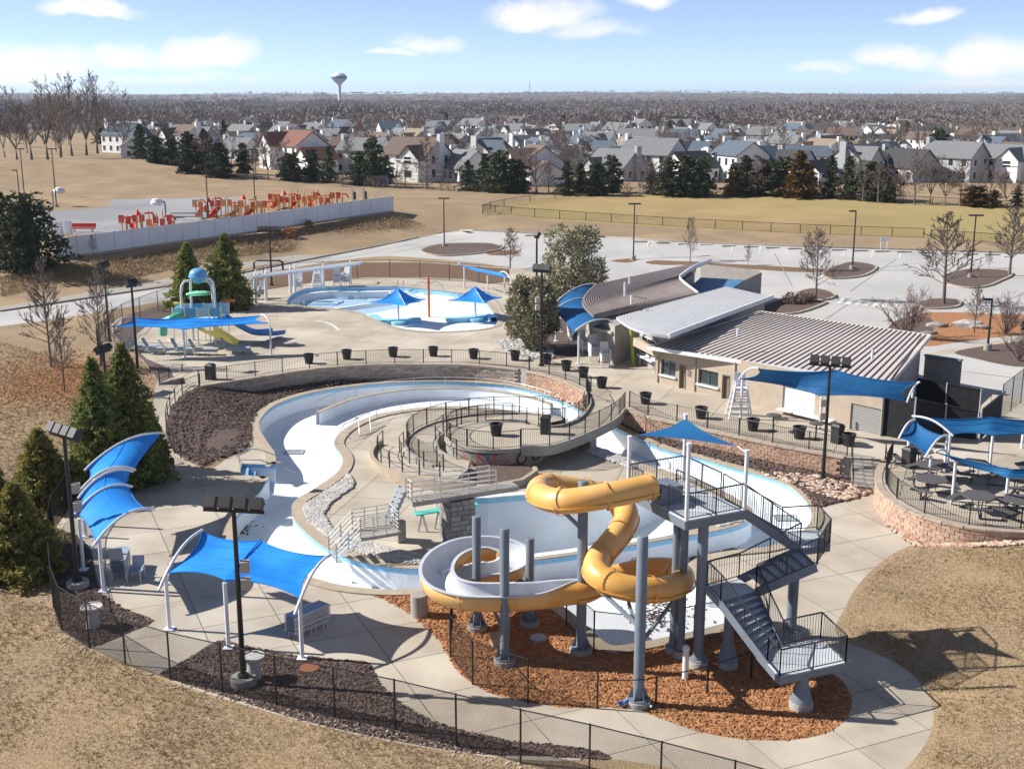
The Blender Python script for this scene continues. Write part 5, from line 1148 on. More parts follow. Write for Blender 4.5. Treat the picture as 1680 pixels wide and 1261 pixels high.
ld_ = thing('pool_ladder', 'steel pool ladder at the far edge of the deep pool', 'ladder', G(915, 812))
for px in (905, 918):
    b = G(px, 803); part('hand_rail', MB().tube([b, b+up*.75, b+Vector((.1, -.5, .85)), b+Vector((.1, -.75, .1))], .03, 6), MT['steel'], ld_, 50)
for i, (px, py, lb) in enumerate(((483, 742, 'on the wide pool floor left of the island'), (600, 950, 'on the river floor below the white stones'), (1290, 850, 'on the river floor at the far right bend'))):
    b = G(px, py, RF); o = thing('drain_grate', 'rectangular grey drain grate '+lb, 'drain', b)
    part('frame', MB().bar(b+Vector((-.6, -.45, .02)), b+Vector((.6, -.45, .02)), .07, .03).bar(b+Vector((-.6, .45, .02)), b+Vector((.6, .45, .02)), .07, .03).bar(b+Vector((-.6, -.45, .02)), b+Vector((-.6, .45, .02)), .07, .03).bar(b+Vector((.6, -.45, .02)), b+Vector((.6, .45, .02)), .07, .03), MT['galv'], o)
    for k in range(5): part('bar', MB().bar(b+Vector((-.5, -.3+.15*k, .015)), b+Vector((.5, -.3+.15*k, .015)), .04, .02), MT['galv_l'], o)
# ---------------------------------------------------------------- bath house and snack bar
MT['cmu'] = mat('tan_block_wall', (.44, .365, .285), .9, (.38, .31, .24), sc=1.2, bump=.004, bsc=18, world=True)
MT['cmu_g'] = mat('grey_block_wall', (.36, .335, .315), .9, (.30, .28, .265), sc=1.2, bump=.004, bsc=18, world=True)
MT['roof_tan'] = mat('tan_metal_roof', (.60, .545, .51), .45, (.53, .48, .45), sc=.7, world=True, spec=.45, det=6)
MT['roof_rib'] = mat('rib_and_shadow', (.10, .075, .07), .5)  # dark tone takes in each rib and the shadow line beside it
MT['roof_white'] = mat('white_metal_roof', (.50, .51, .53), .5, (.43, .44, .46), sc=1, world=True)
MT['rib_grey'] = mat('grey_rib', (.27, .28, .30), .5)
MT['roof_purple'] = mat('mauve_metal_roof', (.27, .23, .225), .5, (.22, .185, .18), sc=.8, world=True, det=7)
MT['glass'] = mat('dark_glass', (.02, .035, .045), .08, spec=.8)
MT['door'] = mat('brown_door', (.20, .16, .125), .5)
MT['shutter'] = mat('grey_shutter', (.33, .32, .31), .5, streak=None)
bh = thing('bath_house', 'single-storey tan bath house and snack bar with curved mauve, white and ribbed metal roofs', 'building', G(1100, 640, ZT))
WA, WB = G(1075, 627, ZT), G(1443, 715, ZT); wu = (WB-WA).normalized(); wn = Vector((wu.y, -wu.x, 0)); WL = (WB-WA).length
if wn.y > 0: wn = -wn
def wp(px, py):
    """(distance along, height) of the front wall at a pixel"""
    u = (px-840)/F; v = (630.5-py)/F; d = Vector((u, CS+v*SN, -SN+v*CS)); o = Vector((0, 0, CH))
    t = (WA-o).dot(wn)/d.dot(wn); p = o+d*t; return (p-WA).dot(wu), p.z
ZE, ZR = 4.85+DZ, 5.6+DZ
def wall_open(A, u, L_, n_, z0, z1, ops, th, mt, parent, nm='wall'):
    xs = sorted({0, L_, *[o[0] for o in ops], *[o[1] for o in ops]}); zs = sorted({z0, z1, *[o[2] for o in ops], *[o[3] for o in ops]}); mb = MB()
    P = lambda s, z, d=0: A+u*s-n_*d+Vector((0, 0, z-A.z))
    for a, b in zip(xs, xs[1:]):
        for c, d in zip(zs, zs[1:]):
            m, q = (a+b)/2, (c+d)/2
            if any(o[0] < m < o[1] and o[2] < q < o[3] for o in ops): continue
            mb.quad(P(a, c), P(b, c), P(b, d), P(a, d))
    for s0, s1, c, d in [o[:4] for o in ops]:
        mb.quad(P(s0, c), P(s0, d), P(s0, d, th), P(s0, c, th)); mb.quad(P(s1, c), P(s1, d), P(s1, d, th), P(s1, c, th)); mb.quad(P(s0, d), P(s1, d), P(s1, d, th), P(s0, d, th)); mb.quad(P(s0, c), P(s1, c), P(s1, c, th), P(s0, c, th))
    part(nm, mb, mt, parent); return P
ops = []
for (x0, x1, y0, y1, kind) in ((1084, 1108, 588, 613, 'window'), (1114, 1124, 598, 641, 'door'), (1145, 1178, 604, 628, 'window'), (1184, 1196, 614, 656, 'door'), (1283, 1336, 632, 668, 'hatch'), (1393, 1443, 660, 711, 'roller')):
    s0, zlo = wp(x0, y1); s1, _ = wp(x1, y1); _, zhi = wp(x0, y0)
    if kind in ('door', 'roller'): zlo = ZT+.0
    ops.append((s0, s1, zlo, zhi, kind))
P = wall_open(WA, wu, WL+.05, wn, ZT, ZE+.1, ops, .22, MT['cmu'], bh, 'front_wall')
for s0, s1, z0, z1, kind in ops:
    if kind == 'window':
        w = part('window', MB().quad(P(s0, z0, .16), P(s1, z0, .16), P(s1, z1, .16), P(s0, z1, .16)), MT['glass'], bh)
        fm = MB()
        for a, b in ((P(s0, z0, .13), P(s1, z0, .13)), (P(s0, z1, .13), P(s1, z1, .13)), (P(s0, z0, .13), P(s0, z1, .13)), (P(s1, z0, .13), P(s1, z1, .13)), (P((s0+s1)/2, z0, .13), P((s0+s1)/2, z1, .13))): fm.bar(a, b, .07)
        part('frame', fm, MT['galv'], w); part('sill', MB().bar(P(s0-.1, z0-.06, -.06), P(s1+.1, z0-.06, -.06), .16, .12), MT['white'], w)
    elif kind == 'door':
        d = part('door', MB().quad(P(s0, z0, .18), P(s1, z0, .18), P(s1, z1, .18), P(s0, z1, .18)), MT['door'], bh); part('handle', MB().box(P(s1-.15, z0+1.0, .12), (.06, .06, .18)), MT['steel'], d)
        part('frame', MB().bar(P(s0, z0, .02), P(s0, z1, .02), .08).bar(P(s1, z0, .02), P(s1, z1, .02), .08).bar(P(s0, z1, .02), P(s1, z1, .02), .08), MT['door'], d)
    elif kind == 'hatch':
        h_ = part('serving_hatch', MB().quad(P(s0, z0, .1), P(s1, z0, .1), P(s1, z1, .1), P(s0, z1, .1)), MT['white'], bh)
        part('counter', MB().bar(P(s0-.1, z0-.05, -.25), P(s1+1.6, z0-.05, -.25), .6, .08), MT['white'], h_)
    else:
        r_ = part('roller_door', MB().quad(P(s0, z0, .12), P(s1, z0, .12), P(s1, z1, .12), P(s0, z1, .12)), MT['shutter'], bh)
        k = z0+.15
        while k < z1: part('slat', MB().bar(P(s0, k, .1), P(s1, k, .1), .03, .09), MT['shutter'], r_); k += .14
_q = [GU(1062, 569, 4.85), GU(1460, 629, 4.85), GU(1527, 550, 5.6), GU(1248, 511, 5.6)]; _m = (_q[0]+_q[1]+_q[2]+_q[3])/4
q_ = wp(1131, 612); part('plaque', MB().box(P(q_[0], q_[1], -.02), (.3, .04, .45), math.atan2(wu.y, wu.x)), MT['door'], bh)
for px_ in (1079, 1140, 1205):
    q_ = wp(px_, 640); part('downspout', MB().tube([P(q_[0], ZT+.05, -.06), P(q_[0], ZE-.1, -.06)], .045, 6), MT['cmu'], bh)
WC, WD = [Vector((*(p.lerp(_m, .07)).to_2d(), ZT)) for p in (_q[2], _q[3])]
wm = MB()
for a, b, za, zb_ in ((WB, WC, ZE+.1, ZR), (WC, WD, ZR, ZR), (WD, WA, ZR, ZE+.1)): wm.quad(a, b, Vector((b.x, b.y, zb_)), Vector((a.x, a.y, za)))
part('side_walls', wm, MT['cmu_g'], bh)
# ribbed shed roof
RA, RB, RC, RDp = G(1062, 569, ZE), G(1460, 629, ZE), G(1527, 550, ZR), G(1248, 511, ZR)
rf = part('ribbed_roof', MB().add([RA, RB, RC, RDp]+[p-Vector((0, 0, .16)) for p in (RA, RB, RC, RDp)], [(0, 1, 2, 3), (7, 6, 5, 4), (0, 4, 5, 1), (1, 5, 6, 2), (2, 6, 7, 3), (3, 7, 4, 0)]), MT['roof_tan'], bh)
NR = 38
for k in range(NR+1):
    a, b = RA.lerp(RB, k/NR), RDp.lerp(RC, k/NR); h = Vector((0, 0, .05)); part('rib', MB().bar(a+h*.5, b+h*.5, .075, .06), MT['roof_rib'], rf)
for a, b in ((RA, RB), (RB, RC), (RC, RDp), (RDp, RA)): part('fascia', MB().bar(a+Vector((0, 0, -.06)), b+Vector((0, 0, -.06)), .12, .26), MT['white'] if a is RA else MT['roof_tan'], rf)
for px, py in ((1210, 552), (1431, 588)):
    s = G(px, py, 5.3); part('vent_pipe', MB().tube([s, s+Vector((0, 0, .55))], .08, 8), MT['white'], rf, 50)
# white middle roof
def loft(L_, R_, n, mt, nm, parent, zf=None, th=.18, smooth=30):
    """surface between two pixel/height curves given as world points"""
    k = len(L_); mb = MB()
    for a, b in zip(L_, R_):
        for i in range(n+1): p = a.lerp(b, i/n); mb.v.append(tuple(p))
    for j in range(k-1):
        for i in range(n): o = j*(n+1)+i; mb.f.append((o, o+1, o+n+2, o+n+1))
    base = len(mb.v); mb.v += [(x, y, z-th) for x, y, z in mb.v]
    mb.f += [tuple(i+base for i in f[::-1]) for f in mb.f[:]]
    rim = [i for i in range(n+1)]+[j*(n+1)+n for j in range(1, k)]+[(k-1)*(n+1)+i for i in range(n-1, -1, -1)]+[j*(n+1) for j in range(k-2, 0, -1)]
    for a, b in zip(rim, rim[1:]+rim[:1]): mb.f.append((a, b, b+base, a+base))
    return part(nm, mb, mt, parent, smooth)
ZW = 6.1+DZ
LW = [Vector(p) for p in cr([G(1011, 520, ZW), G(1030, 534, ZW), G(1060, 545, ZW), G(1097, 551, ZW-.1)], 4)]
RW = [G(1192, 470, ZW).lerp(G(1268, 487, ZW-.1), i/12) for i in range(13)]
wr = loft(LW, RW, 10, MT['roof_white'], 'white_roof', bh)
for k in range(1, 40):
    a = LW[0].lerp(RW[0], k/40); b = LW[-1].lerp(RW[-1], k/40); part('rib', MB().bar(a+up*.03, b+up*.03, .05, .06), MT['rib_grey'], wr)
part('fascia', MB().bar(LW[-1], RW[-1], .14, .34), MT['white'], wr)
part('core_walls', MB().prism(ccw([GU(1078, 528, 5.7), GU(1118, 539, 5.7), GU(1225, 502, 5.7), GU(1255, 488, 5.7), GU(1195, 476, 5.7), GU(1050, 519, 5.7)]), ZT, 5.7+DZ), MT['cmu_g'], bh)
# curved mauve roof
Lp = cr([(975, 467), (962, 480), (955, 492), (960, 503), (977, 519)], 4); Rp = cr([(1166, 427), (1140, 437), (1122, 449), (1116, 458), (1145, 481)], 4)
zz = [5.2+DZ+1.15*math.sin(math.pi*(.12+.80*i/(len(Lp)-1))) for i in range(len(Lp))]
LL = [G(p[0], p[1], z) for p, z in zip(Lp, zz)]; RR = [G(p[0], p[1], z+.25) for p, z in zip(Rp, zz)]
pr_ = loft(LL, RR, 16, MT['roof_purple'], 'mauve_roof', bh, th=.25, smooth=40)
part('white_rim', MB().tube(RR, .16, 6), MT['white'], pr_, 50)
for k in range(1, 48):
    pts = [a.lerp(b, k/48)+up*.025 for a, b in zip(LL, RR)]; part('seam', MB().sweep(pts, [(-.025, -.03), (-.025, .05), (.025, .05), (.025, -.03)]), MT['roof_purple'], pr_)
for px, py in ((1033, 460), (1025, 471), (1025, 480), (1036, 493)): s = G(px, py, 6.1); part('vent_pipe', MB().tube([s-up*.3, s+up*.4], .09, 8), MT['white'], pr_, 50)
part('changing_room_walls', MB().prism(ccw([GU(970, 517, 5.1), GU(1009, 535, 5.1), GU(1050, 520, 5.1), GU(1136, 489, 5.1), GU(1112, 468, 5.1), GU(1140, 446, 5.1), GU(1040, 456, 5.1), GU(990, 470, 5.1), GU(966, 492, 5.1)]), ZT, 5.1+DZ), MT['cmu_g'], bh)
c = G(1039, 599, ZT); part('green_column', MB().tube([c, c+Vector((-.25, .1, 3.6))], .16, 10), mat('lime_paint', (.30, .36, .04), .5), bh, 50)
a = GU(1006, 538, 4.7); part('canopy', MB().prism(ccw([GU(972, 537, 4.6), GU(1003, 545, 4.6), GU(1028, 532, 4.6), GU(1000, 522, 4.6)]), 4.45+DZ, 4.62+DZ), MT['cmu'], bh)
a, b = G(1049, 596, ZT), G(1074, 609, ZT)
nb = part('notice_window', MB().quad(Vector((a.x, a.y, 3.0+DZ)), Vector((b.x, b.y, 3.0+DZ)), Vector((b.x, b.y, 4.3+DZ)), Vector((a.x, a.y, 4.3+DZ))), MT['glass'], bh)
for t in (0, .5, 1): q = a.lerp(b, t); part('frame', MB().bar(Vector((q.x, q.y-.04, 2.9+DZ)), Vector((q.x, q.y-.04, 4.35+DZ)), .07), MT['white'], nb)
for z in (2.95+DZ, 3.6+DZ, 4.3+DZ): part('frame', MB().bar(Vector((a.x, a.y-.04, z)), Vector((b.x, b.y-.04, z)), .07), MT['white'], nb)
part('desk', MB().bar(Vector((a.x, a.y-.3, ZT+.8)), Vector((b.x, b.y-.3, ZT+.8)), .7, .12).bar(Vector((a.x, a.y-.3, ZT)), Vector((a.x, a.y-.3, ZT+.8)), .12).bar(Vector((b.x, b.y-.3, ZT)), Vector((b.x, b.y-.3, ZT+.8)), .12), MT['white'], bh)
a, b = GU(1044, 560, 4.5), GU(1078, 577, 4.5); part('header_beam', MB().bar(a, b, .5, .6), MT['cmu'], bh)
# sunken blue roof and parapet walls behind
part('blue_roof', MB().prism(ccw([GU(1118, 482, 4.6), GU(1150, 455, 4.6), GU(1222, 459, 4.6), GU(1196, 476, 4.6)]), 4.4+DZ, 4.6+DZ), mat('blue_membrane', (.05, .17, .32), .6, (.07, .21, .38), sc=1), bh)
q0, q1 = G(1198, 510, ZT), G(1246, 492, ZT); pm = MB(); w = Vector((.15, .25, 0))
t0, t1 = Vector((q0.x, q0.y, zat(470, q0))), Vector((q1.x, q1.y, zat(447, q1)))
pm.add([q0, q1, t1, t0, q0+w, q1+w, t1+w, t0+w], [(0, 1, 2, 3), (7, 6, 5, 4), (3, 2, 6, 7), (1, 5, 6, 2), (0, 3, 7, 4)]); part('parapet_wall', pm, MT['cmu_g'], bh)
q0, q1 = G(1148, 480, ZT), G(1244, 492, ZT); part('parapet_wall', MB().add([Vector((q.x, q.y, z)) for q, z in ((q0, ZT), (q1, ZT), (q1, ZT+3), (q0, ZT+3))]+[Vector((q.x, q.y+.25, z)) for q, z in ((q0, ZT), (q1, ZT), (q1, ZT+3), (q0, ZT+3))], [(0, 1, 2, 3), (3, 2, 6, 7), (5, 4, 7, 6), (1, 5, 6, 2), (4, 0, 3, 7)]), MT['cmu_g'], bh)
a, b = G(1142, 476, ZT), G(1143, 470, ZT); part('clerestory_wall', MB().add([GU(1122, 462, 4.6), GU(1142, 446, 4.6), atY(1143, 432, GU(1142, 446, 4.6).y), atY(1123, 451, GU(1122, 462, 4.6).y)], [(0, 1, 2, 3)]), MT['cmu'], bh)
# walled service yard and screened fence at the right end
sy = thing('yard_wall', 'grey block yard wall at the right end of the bath house', 'wall', G(1514, 628, ZT))
a, b = G(1514, 626, ZT), G(1574, 638, ZT); za, zb2 = zat(583, a), zat(592, b); w = Vector((.12, .25, 0))
part('block_wall', MB().add([a, b, Vector((b.x, b.y, zb2)), Vector((a.x, a.y, za)), a+w, b+w, Vector((b.x, b.y, zb2))+w, Vector((a.x, a.y, za))+w], [(0, 1, 2, 3), (3, 2, 6, 7), (1, 5, 6, 2), (5, 4, 7, 6)]), MT['cmu_g'], sy)
part('coping', MB().bar(Vector((a.x, a.y, za+.05)), Vector((b.x, b.y, zb2+.05)), .36, .1), MT['galv'], sy)
MT['screen'] = mat('black_screen', (.010, .011, .014), .9, (.02, .02, .024), sc=3, bump=.02, bsc=3)
def screen_fence(label, pts, tops, mt=None):
    root = thing('screen_fence', label, 'fence', G(*pts[0], ZT)); Q = []
    for (px, py), tpx in zip(pts, tops):
        b_ = G(px, py, ZT); zt_ = zat(tpx, b_); Q.append((b_, zt_)); part('post', MB().tube([b_, Vector((b_.x, b_.y, zt_+.1))], .05, 8), MT['galv_l'], root, 50)
    for (a, za), (b, zb3) in zip(Q, Q[1:]):
        part('screen_cloth', MB().quad(a+up*.05, b+up*.05, Vector((b.x, b.y, zb3)), Vector((a.x, a.y, za))), MT['screen'], root)
        part('top_rail', MB().bar(Vector((a.x, a.y, za)), Vector((b.x, b.y, zb3)), .06), MT['black'], root)
screen_fence('tall black screen fence behind the snack bar shade, along the service road', [(1500, 668), (1550, 676), (1606, 684)], (620, 630, 640))
screen_fence('black screen fence in front of the stored furniture, left of the white post', [(1446, 714), (1497, 724), (1548, 716), (1602, 722)], (650, 654, 664, 676))
screen_fence('black screen fence panel running back beside the white gate post', [(1606, 724), (1641, 690)], (672, 644))
chainlink('tall black chain-link fence at the right edge beside the screen fence', [G(*p, ZT) for p in [(1641, 690), (1662, 672), (1682, 655), (1730, 640)]], h=2.4, sp=2.6, pitch=.14)
# ---------------------------------------------------------------- stored things by the bath house
lg = thing('lifeguard_chair', 'tall white lifeguard chair in front of the snack bar wall', 'lifeguard chair', G(1212, 684, ZT))
b = G(1212, 684, ZT)
for sx in (-1, 1):
    for sy_ in (-1, 1): part('leg', MB().bar(b+Vector((sx*.75, sy_*.6, 0)), b+Vector((sx*.32, sy_*.28, 2.4)), .09), MT['white'], lg)
    for k in range(5): part('rung', MB().bar(b+Vector((-.68+.08*k, sx*(.55-.06*k), .35+.38*k)), b+Vector((.68-.08*k, sx*(.55-.06*k), .35+.38*k)), .07, .11), MT['white'], lg)
part('seat', MB().box(b+Vector((0, 0, 1.95)), (.8, .7, .08)), MT['white'], lg); part('backrest', MB().box(b+Vector((0, .33, 2.45)), (.75, .07, .9)), MT['white'], lg)
lg2 = copy_tree(lg, None, G(521, 472, ZT), 0, .8); lg2['label'] = 'white lifeguard chair under the pergola behind the splash pool'
BASE[lg2.name] = G(521, 472, ZT)
MT['white_pl'] = mat('white_plastic', (.72, .72, .72), .45, (.60, .60, .60), sc=5, obj_rand=.06)
def stacked_chairs(n=7):
    root = link('chair_stack', None); BASE[root.name] = Vector((0, 0, 0))
    for k in range(n):
        z = .42+.09*k; mb = MB(); mb.box((0, 0, z), (.62, .55, .05)); mb.box((0, .3+.02*k, z+.4), (.58, .06, .75)); 
        for s in (-1, 1): mb.bar((s*.31, -.25, z+.22), (s*.31, .3, z+.24), .06).bar((s*.31, -.25, z), (s*.31, -.27, z+.22), .05)
        ch = part('chair', mb, MT['white_pl'], root)
    for sx in (-1, 1):
        for sy_ in (-1, 1): part('leg', MB().bar((sx*.28, sy_*.25, 0), (sx*.26, sy_*.22, .42), .05), MT['white_pl'], root)
    return root
cs = stacked_chairs(); first = True
for px, py, rz, lb in ((993, 601, .2, 'nearest the green column'), (975, 593, .3, 'second from the green column'), (958, 581, .5, 'behind the shade post'), (942, 566, .6, 'furthest left, by the shrub'), (430, 489, 0, 'at the left end of the pergola'), (419, 491, .4, 'at the far left beside the pergola'), (490, 477, -.2, 'under the middle of the pergola'), (553, 470, .1, 'near the right end of the pergola'), (567, 469, -.4, 'at the right end of the pergola')):
    o = cs if first else copy_tree(cs); first = False; o.location = G(px, py, ZT); o.rotation_euler = (0, 0, rz); s = random.uniform(1.0, 1.25); o.scale = (s, s, s)
    tag(o, 'stack of white plastic chairs '+lb, 'chairs', 'stacked white chairs')
# sun loungers, stacked
def lounger_stack(n, mt, back=False, gap=.085):
    root = link('lounger_stack', None); BASE[root.name] = Vector((0, 0, 0))
    for k in range(n):
        z = .32+gap*k; mb = MB(); mb.box((0, .31, z), (1.9, .03, .045)); mb.box((0, -.31, z), (1.9, .03, .045)); q_ = random.uniform(-.04, .04); mb.v = [(x+q_, y+q_*.5, w_) for x, y, w_ in mb.v]
        lo = part('lounger', mb, mt, root)
        part('sling', MB().box((0, 0, z-.0), (1.84, .56, .015)), MT['sling'], lo)
    for sx in (-.75, -.05, .6):
        for sy_ in (-.3, .3): part('leg', MB().tube([(sx, sy_, .32), (sx-.06, sy_, 0), (sx+.22, sy_, 0), (sx+.16, sy_, .32)], .02, 5), mt, root)
    if back: part('backrest', MB().box((-1.05, 0, .32+.085*n+.32), (.06, .6, .8), M=Matrix.Rotation(R(-28), 3, 'Y')), MT['sling'], root)
    return root
MT['sling'] = mat('grey_sling', (.36, .40, .46), .7, (.28, .32, .38), sc=6)
ls = lounger_stack(9, MT['white_pl']); ls.location = G(506, 1036); ls.rotation_euler = (0, 0, R(50)); tag(ls, 'stack of white-framed sun loungers with blue-grey slings under the nearest canopy', 'sun loungers')
l2 = lounger_stack(8, MT['white_pl'], True); l2.location = G(199, 938); l2.rotation_euler = (0, 0, R(100)); tag(l2, 'stack of white sun loungers with raised back beside the left canopy', 'sun loungers')
l3 = lounger_stack(3, MT['white_pl'], True); l3.location = G(222, 574, ZT); tag(l3, 'stack of sun loungers half hidden by the spruce, left end of the row', 'sun loungers', 'lounger stacks on the upper terrace')
for i, (px, py, rz, lb) in enumerate(((240, 577, .1, 'leftmost in the row by the play structure'), (262, 580, .05, 'second from the left in the row by the play structure'), (287, 579, .6, 'third from the left, turned askew by the canopy post'), (309, 581, 0, 'right behind the middle canopy post'), (338, 582, 0, 'second from the right in the row by the play structure'), (391, 580, .05, 'rightmost in the row by the play structure'))):
    o = copy_tree(l3, None, G(px, py, ZT), rz, 1.05); tag(o, 'stack of sun loungers '+lb, 'sun loungers', 'lounger stacks on the upper terrace')
ch = thing('deck_chair', 'single grey deck chair at the front of the left lounger stack', 'chair', G(224, 950)); b = G(224, 950)
for s in (-1, 1): part('frame', MB().tube([b+Vector((s*.3, .35, 0)), b+Vector((s*.3, .3, .6)), b+Vector((s*.3, -.35, .58)), b+Vector((s*.3, -.4, 0))], .025, 5), MT['white_pl'], ch, 50)
part('seat', MB().box(b+Vector((0, 0, .4)), (.55, .6, .03)), MT['sling'], ch); part('backrest', MB().box(b+Vector((0, .42, .7)), (.55, .04, .6), M=Matrix.Rotation(R(-12), 3, 'X')), MT['sling'], ch)
# bins and planters
def bin_round():
    root = link('litter_bin', None); BASE[root.name] = Vector((0, 0, 0))
    part('bucket', MB().lathe([(.27, 0), (.36, .68), (.33, .68), (.25, .05)], n=18, cap=False), MT['black2'], root, 40); part('rim', MB().lathe([(.36, .66), (.42, .68), (.42, .76), (.33, .76), (.33, .66)], n=18, cap=False), MT['black2'], root, 40); part('liner', MB().lathe([(.33, .55), (.33, .56)], n=18), MT['mulch'], root)
    for k in range(12): a = 2*math.pi*k/12; part('slat', MB().bar((.275*math.cos(a), .275*math.sin(a), .02), (.37*math.cos(a), .37*math.sin(a), .66), .03), MT['black2'], root)
    return root
def bin_square():
    root = link('litter_bin', None); BASE[root.name] = Vector((0, 0, 0))
    part('body', MB().lathe([(.4, 0), (.4, .95)], n=4), MT['black2'], root); part('lid', MB().lathe([(.44, .95), (.44, 1.05), (.3, 1.18), (.1, 1.2)], n=4), MT['black2'], root)
    return root
br, bs = bin_round(), bin_square(); BINS = [(507, 596, 0), (569, 589, 0), (645, 585, 0), (711, 584, 0), (777, 588, 0), (845, 591, 0), (897, 597, 0), (929, 608, 0), (957, 619, 0), (987, 636, 0), (1059, 662, 0), (1150, 686, 0), (1235, 706, 0), (1311, 719, 0), (1373, 726, 1), (1392, 731, 0), (1490, 766, 1), (346, 622, 1), (814, 714, 0), (895, 711, 1)]
LB = ['along the long railing, first from the left', 'along the long railing, second from the left', 'along the long railing, third from the left', 'along the long railing, fourth from the left', 'along the long railing, fifth from the left', 'at the wall corner by the floodlight pole', 'just right of the wall corner floodlight pole', 'on the short railing, left of the footbridge', 'next to the post at the footbridge', 'on the paving at the head of the footbridge', 'at the left end of the snack bar railing', 'behind the snack bar railing below the first window', 'behind the snack bar railing left of the first cafe table', 'behind the snack bar railing between the cafe tables', 'square, near the top of the steps', 'round, at the top of the steps', 'square, at the corner of the picnic terrace', 'square, at the left end of the long railing', 'in the middle of the round platform', 'square, at the right of the round platform']
used = set()
for (px, py, kd), lb in zip(BINS, LB):
    src = bs if kd else br; o = src if kd not in used else copy_tree(src); used.add(kd); o.location = G(px, py, ZT); o.rotation_euler = (0, 0, random.uniform(0, 1.5)); tag(o, 'black litter bin '+lb, 'bin', 'black bins on the terraces')
# picnic tables
MT['mesh_top'] = mat('grey_table_top', (.075, .07, .072), .7, (.10, .095, .095), sc=20)
def picnic():
    root = link('picnic_table', None); BASE[root.name] = Vector((0, 0, 0))
    part('table_top', MB().lathe([(.78, .72), (.82, .74), (.82, .77), (.78, .78)], n=6), MT['mesh_top'], root)
    for k in range(3):
        a = R(30+120*k); part('bench', MB().box((1.12*math.cos(a), 1.12*math.sin(a), .45), (.32, 1.05, .05), a), MT['mesh_top'], root)
        part('leg', MB().tube([(1.15*math.cos(a), 1.15*math.sin(a), .44), (1.2*math.cos(a), 1.2*math.sin(a), .03), (.2*math.cos(a), .2*math.sin(a), .12), (.3*math.cos(a), .3*math.sin(a), .72)], .03, 6), MT['black'], root, 50)
    return root
pt = picnic()
for i, (px, py, lb) in enumerate(((1528, 786, 'at the top left of the picnic terrace'), (1526, 810, 'left front, beside the railing curve'), (1603, 838, 'front middle, close to the railing'), (1597, 783, 'back middle between two canopy posts'), (1662, 803, 'right of the blue canopy shadow'), (1690, 788, 'at the right edge of the picnic terrace'), (1672, 845, 'front right, partly out of view'), (1505, 762, 'by the square bin'))):
    o = pt if i == 0 else copy_tree(pt); o.location = G(px, py, ZT); o.rotation_euler = (0, 0, random.uniform(0, 2)); o.scale = (1.1, 1.1, 1.1); tag(o, 'dark metal picnic table '+lb, 'picnic table', 'picnic tables on the rounded terrace')
for px, py, lb in ((1268, 707, 'left one'), (1338, 721, 'right one')):
    b = G(px, py, ZT); o = thing('cafe_table', f'tall round cafe table behind the snack bar railing, {lb}', 'table', b, 'tall cafe tables'); part('table_top', MB().lathe([(.44, 1.0), (.46, 1.02), (.46, 1.05), (.44, 1.06)], b, 18), MT['mesh_top'], o, 40); part('stem', MB().lathe([(.3, 0), (.28, .04), (.05, .08), (.05, 1.0)], b, 10), MT['black'], o, 40)
MT['urn'] = mat('pale_urn', (.55, .55, .55), .8, (.40, .40, .41), sc=6, bump=.01)
for px, py, lb in ((417, 1112, 'beside the front floodlight pole'), (153, 1028, 'by the gate at the left of the front fence')):
    b = G(px, py); o = thing('planter_urn', 'pale grey round planter urn '+lb, 'planter', b); part('pedestal', MB().lathe([(.28, 0), (.25, .45), (.24, .7)], b, 18, cap=False), MT['urn'], o, 40); part('bowl', MB().lathe([(.24, .68), (.42, .84), (.46, .9), (.44, .95), (.38, .95)], b, 20, cap=False), MT['urn'], o, 40); part('soil', MB().lathe([(.4, .90), (.4, .915)], b, 20), MT['white_rock'], o)
# rusty lid and irrigation marker in the front mulch
b = G(508, 1096); solo('manhole_cover', MB().lathe([(.38, .02), (.38, .06)], b, 18), mat('rusty_lid', (.30, .12, .06), .8), 'rusty round drain lid in the dark front mulch bed', 'lid')
# ---------------------------------------------------------------- splash pool on the upper terrace
SP = ccw(SPL_XY); ZF = ZT-.4
gp2 = grid(-30, 5, 90, 135, 2.0, .05); gp2 = gp2[pin(SP, gp2[:, 0], gp2[:, 1])]
DEEP2 = [G(*p, ZT) for p in [(474, 497), (480, 486), (500, 476), (540, 472), (580, 473), (638, 472), (668, 480), (676, 494), (640, 502), (590, 511), (545, 504), (495, 499)]]
SV, SF = partition([('s', SPL_XY), ('d', DEEP2)], gp2)
spl = struct('splash_pool', sub_mesh(SV, SF['s'], np.full(len(SV), ZF)), MT['pool'])
MT['pool_pale'] = mat('pool_pale_blue', (.36, .52, .68), .5, (.30, .46, .63), sc=.6, world=True)
struct('lap_floor', sub_mesh(SV, SF['d'], np.full(len(SV), ZT-1.1)), MT['pool_pale'], None, spl)
struct('lap_wall', wall_strip(ccw(DEEP2), ZT-1.15, ZF+.001), MT['pool'], None, spl)
struct('pool_wall', wall_strip(SP, ZT-1.2, ZT+.01), MT['pool_blue'], 60, spl)
cp = inset(SPL_XY, .05); cq = inset(SPL_XY, -.45); mb = MB(); k = len(cp)
for i in range(k): j = (i+1) % k; mb.quad((*cp[i], ZT+.03), (*cp[j], ZT+.03), (*cq[j], ZT+.03), (*cq[i], ZT+.03))
struct('coping', mb, MT['coping'], None, spl)
dv2 = [G(*p, ZF) for p in [(548, 513), (590, 507), (640, 500), (682, 494)]]
o = thing('pool_divider', 'white divider wall between the lap end and the shallow splash pool', 'pool wall', dv2[0]); part('wall', MB().sweep(dv2, [(-.2, 0), (-.2, .45), (.2, .45), (.2, 0)]), MT['pool'], o)
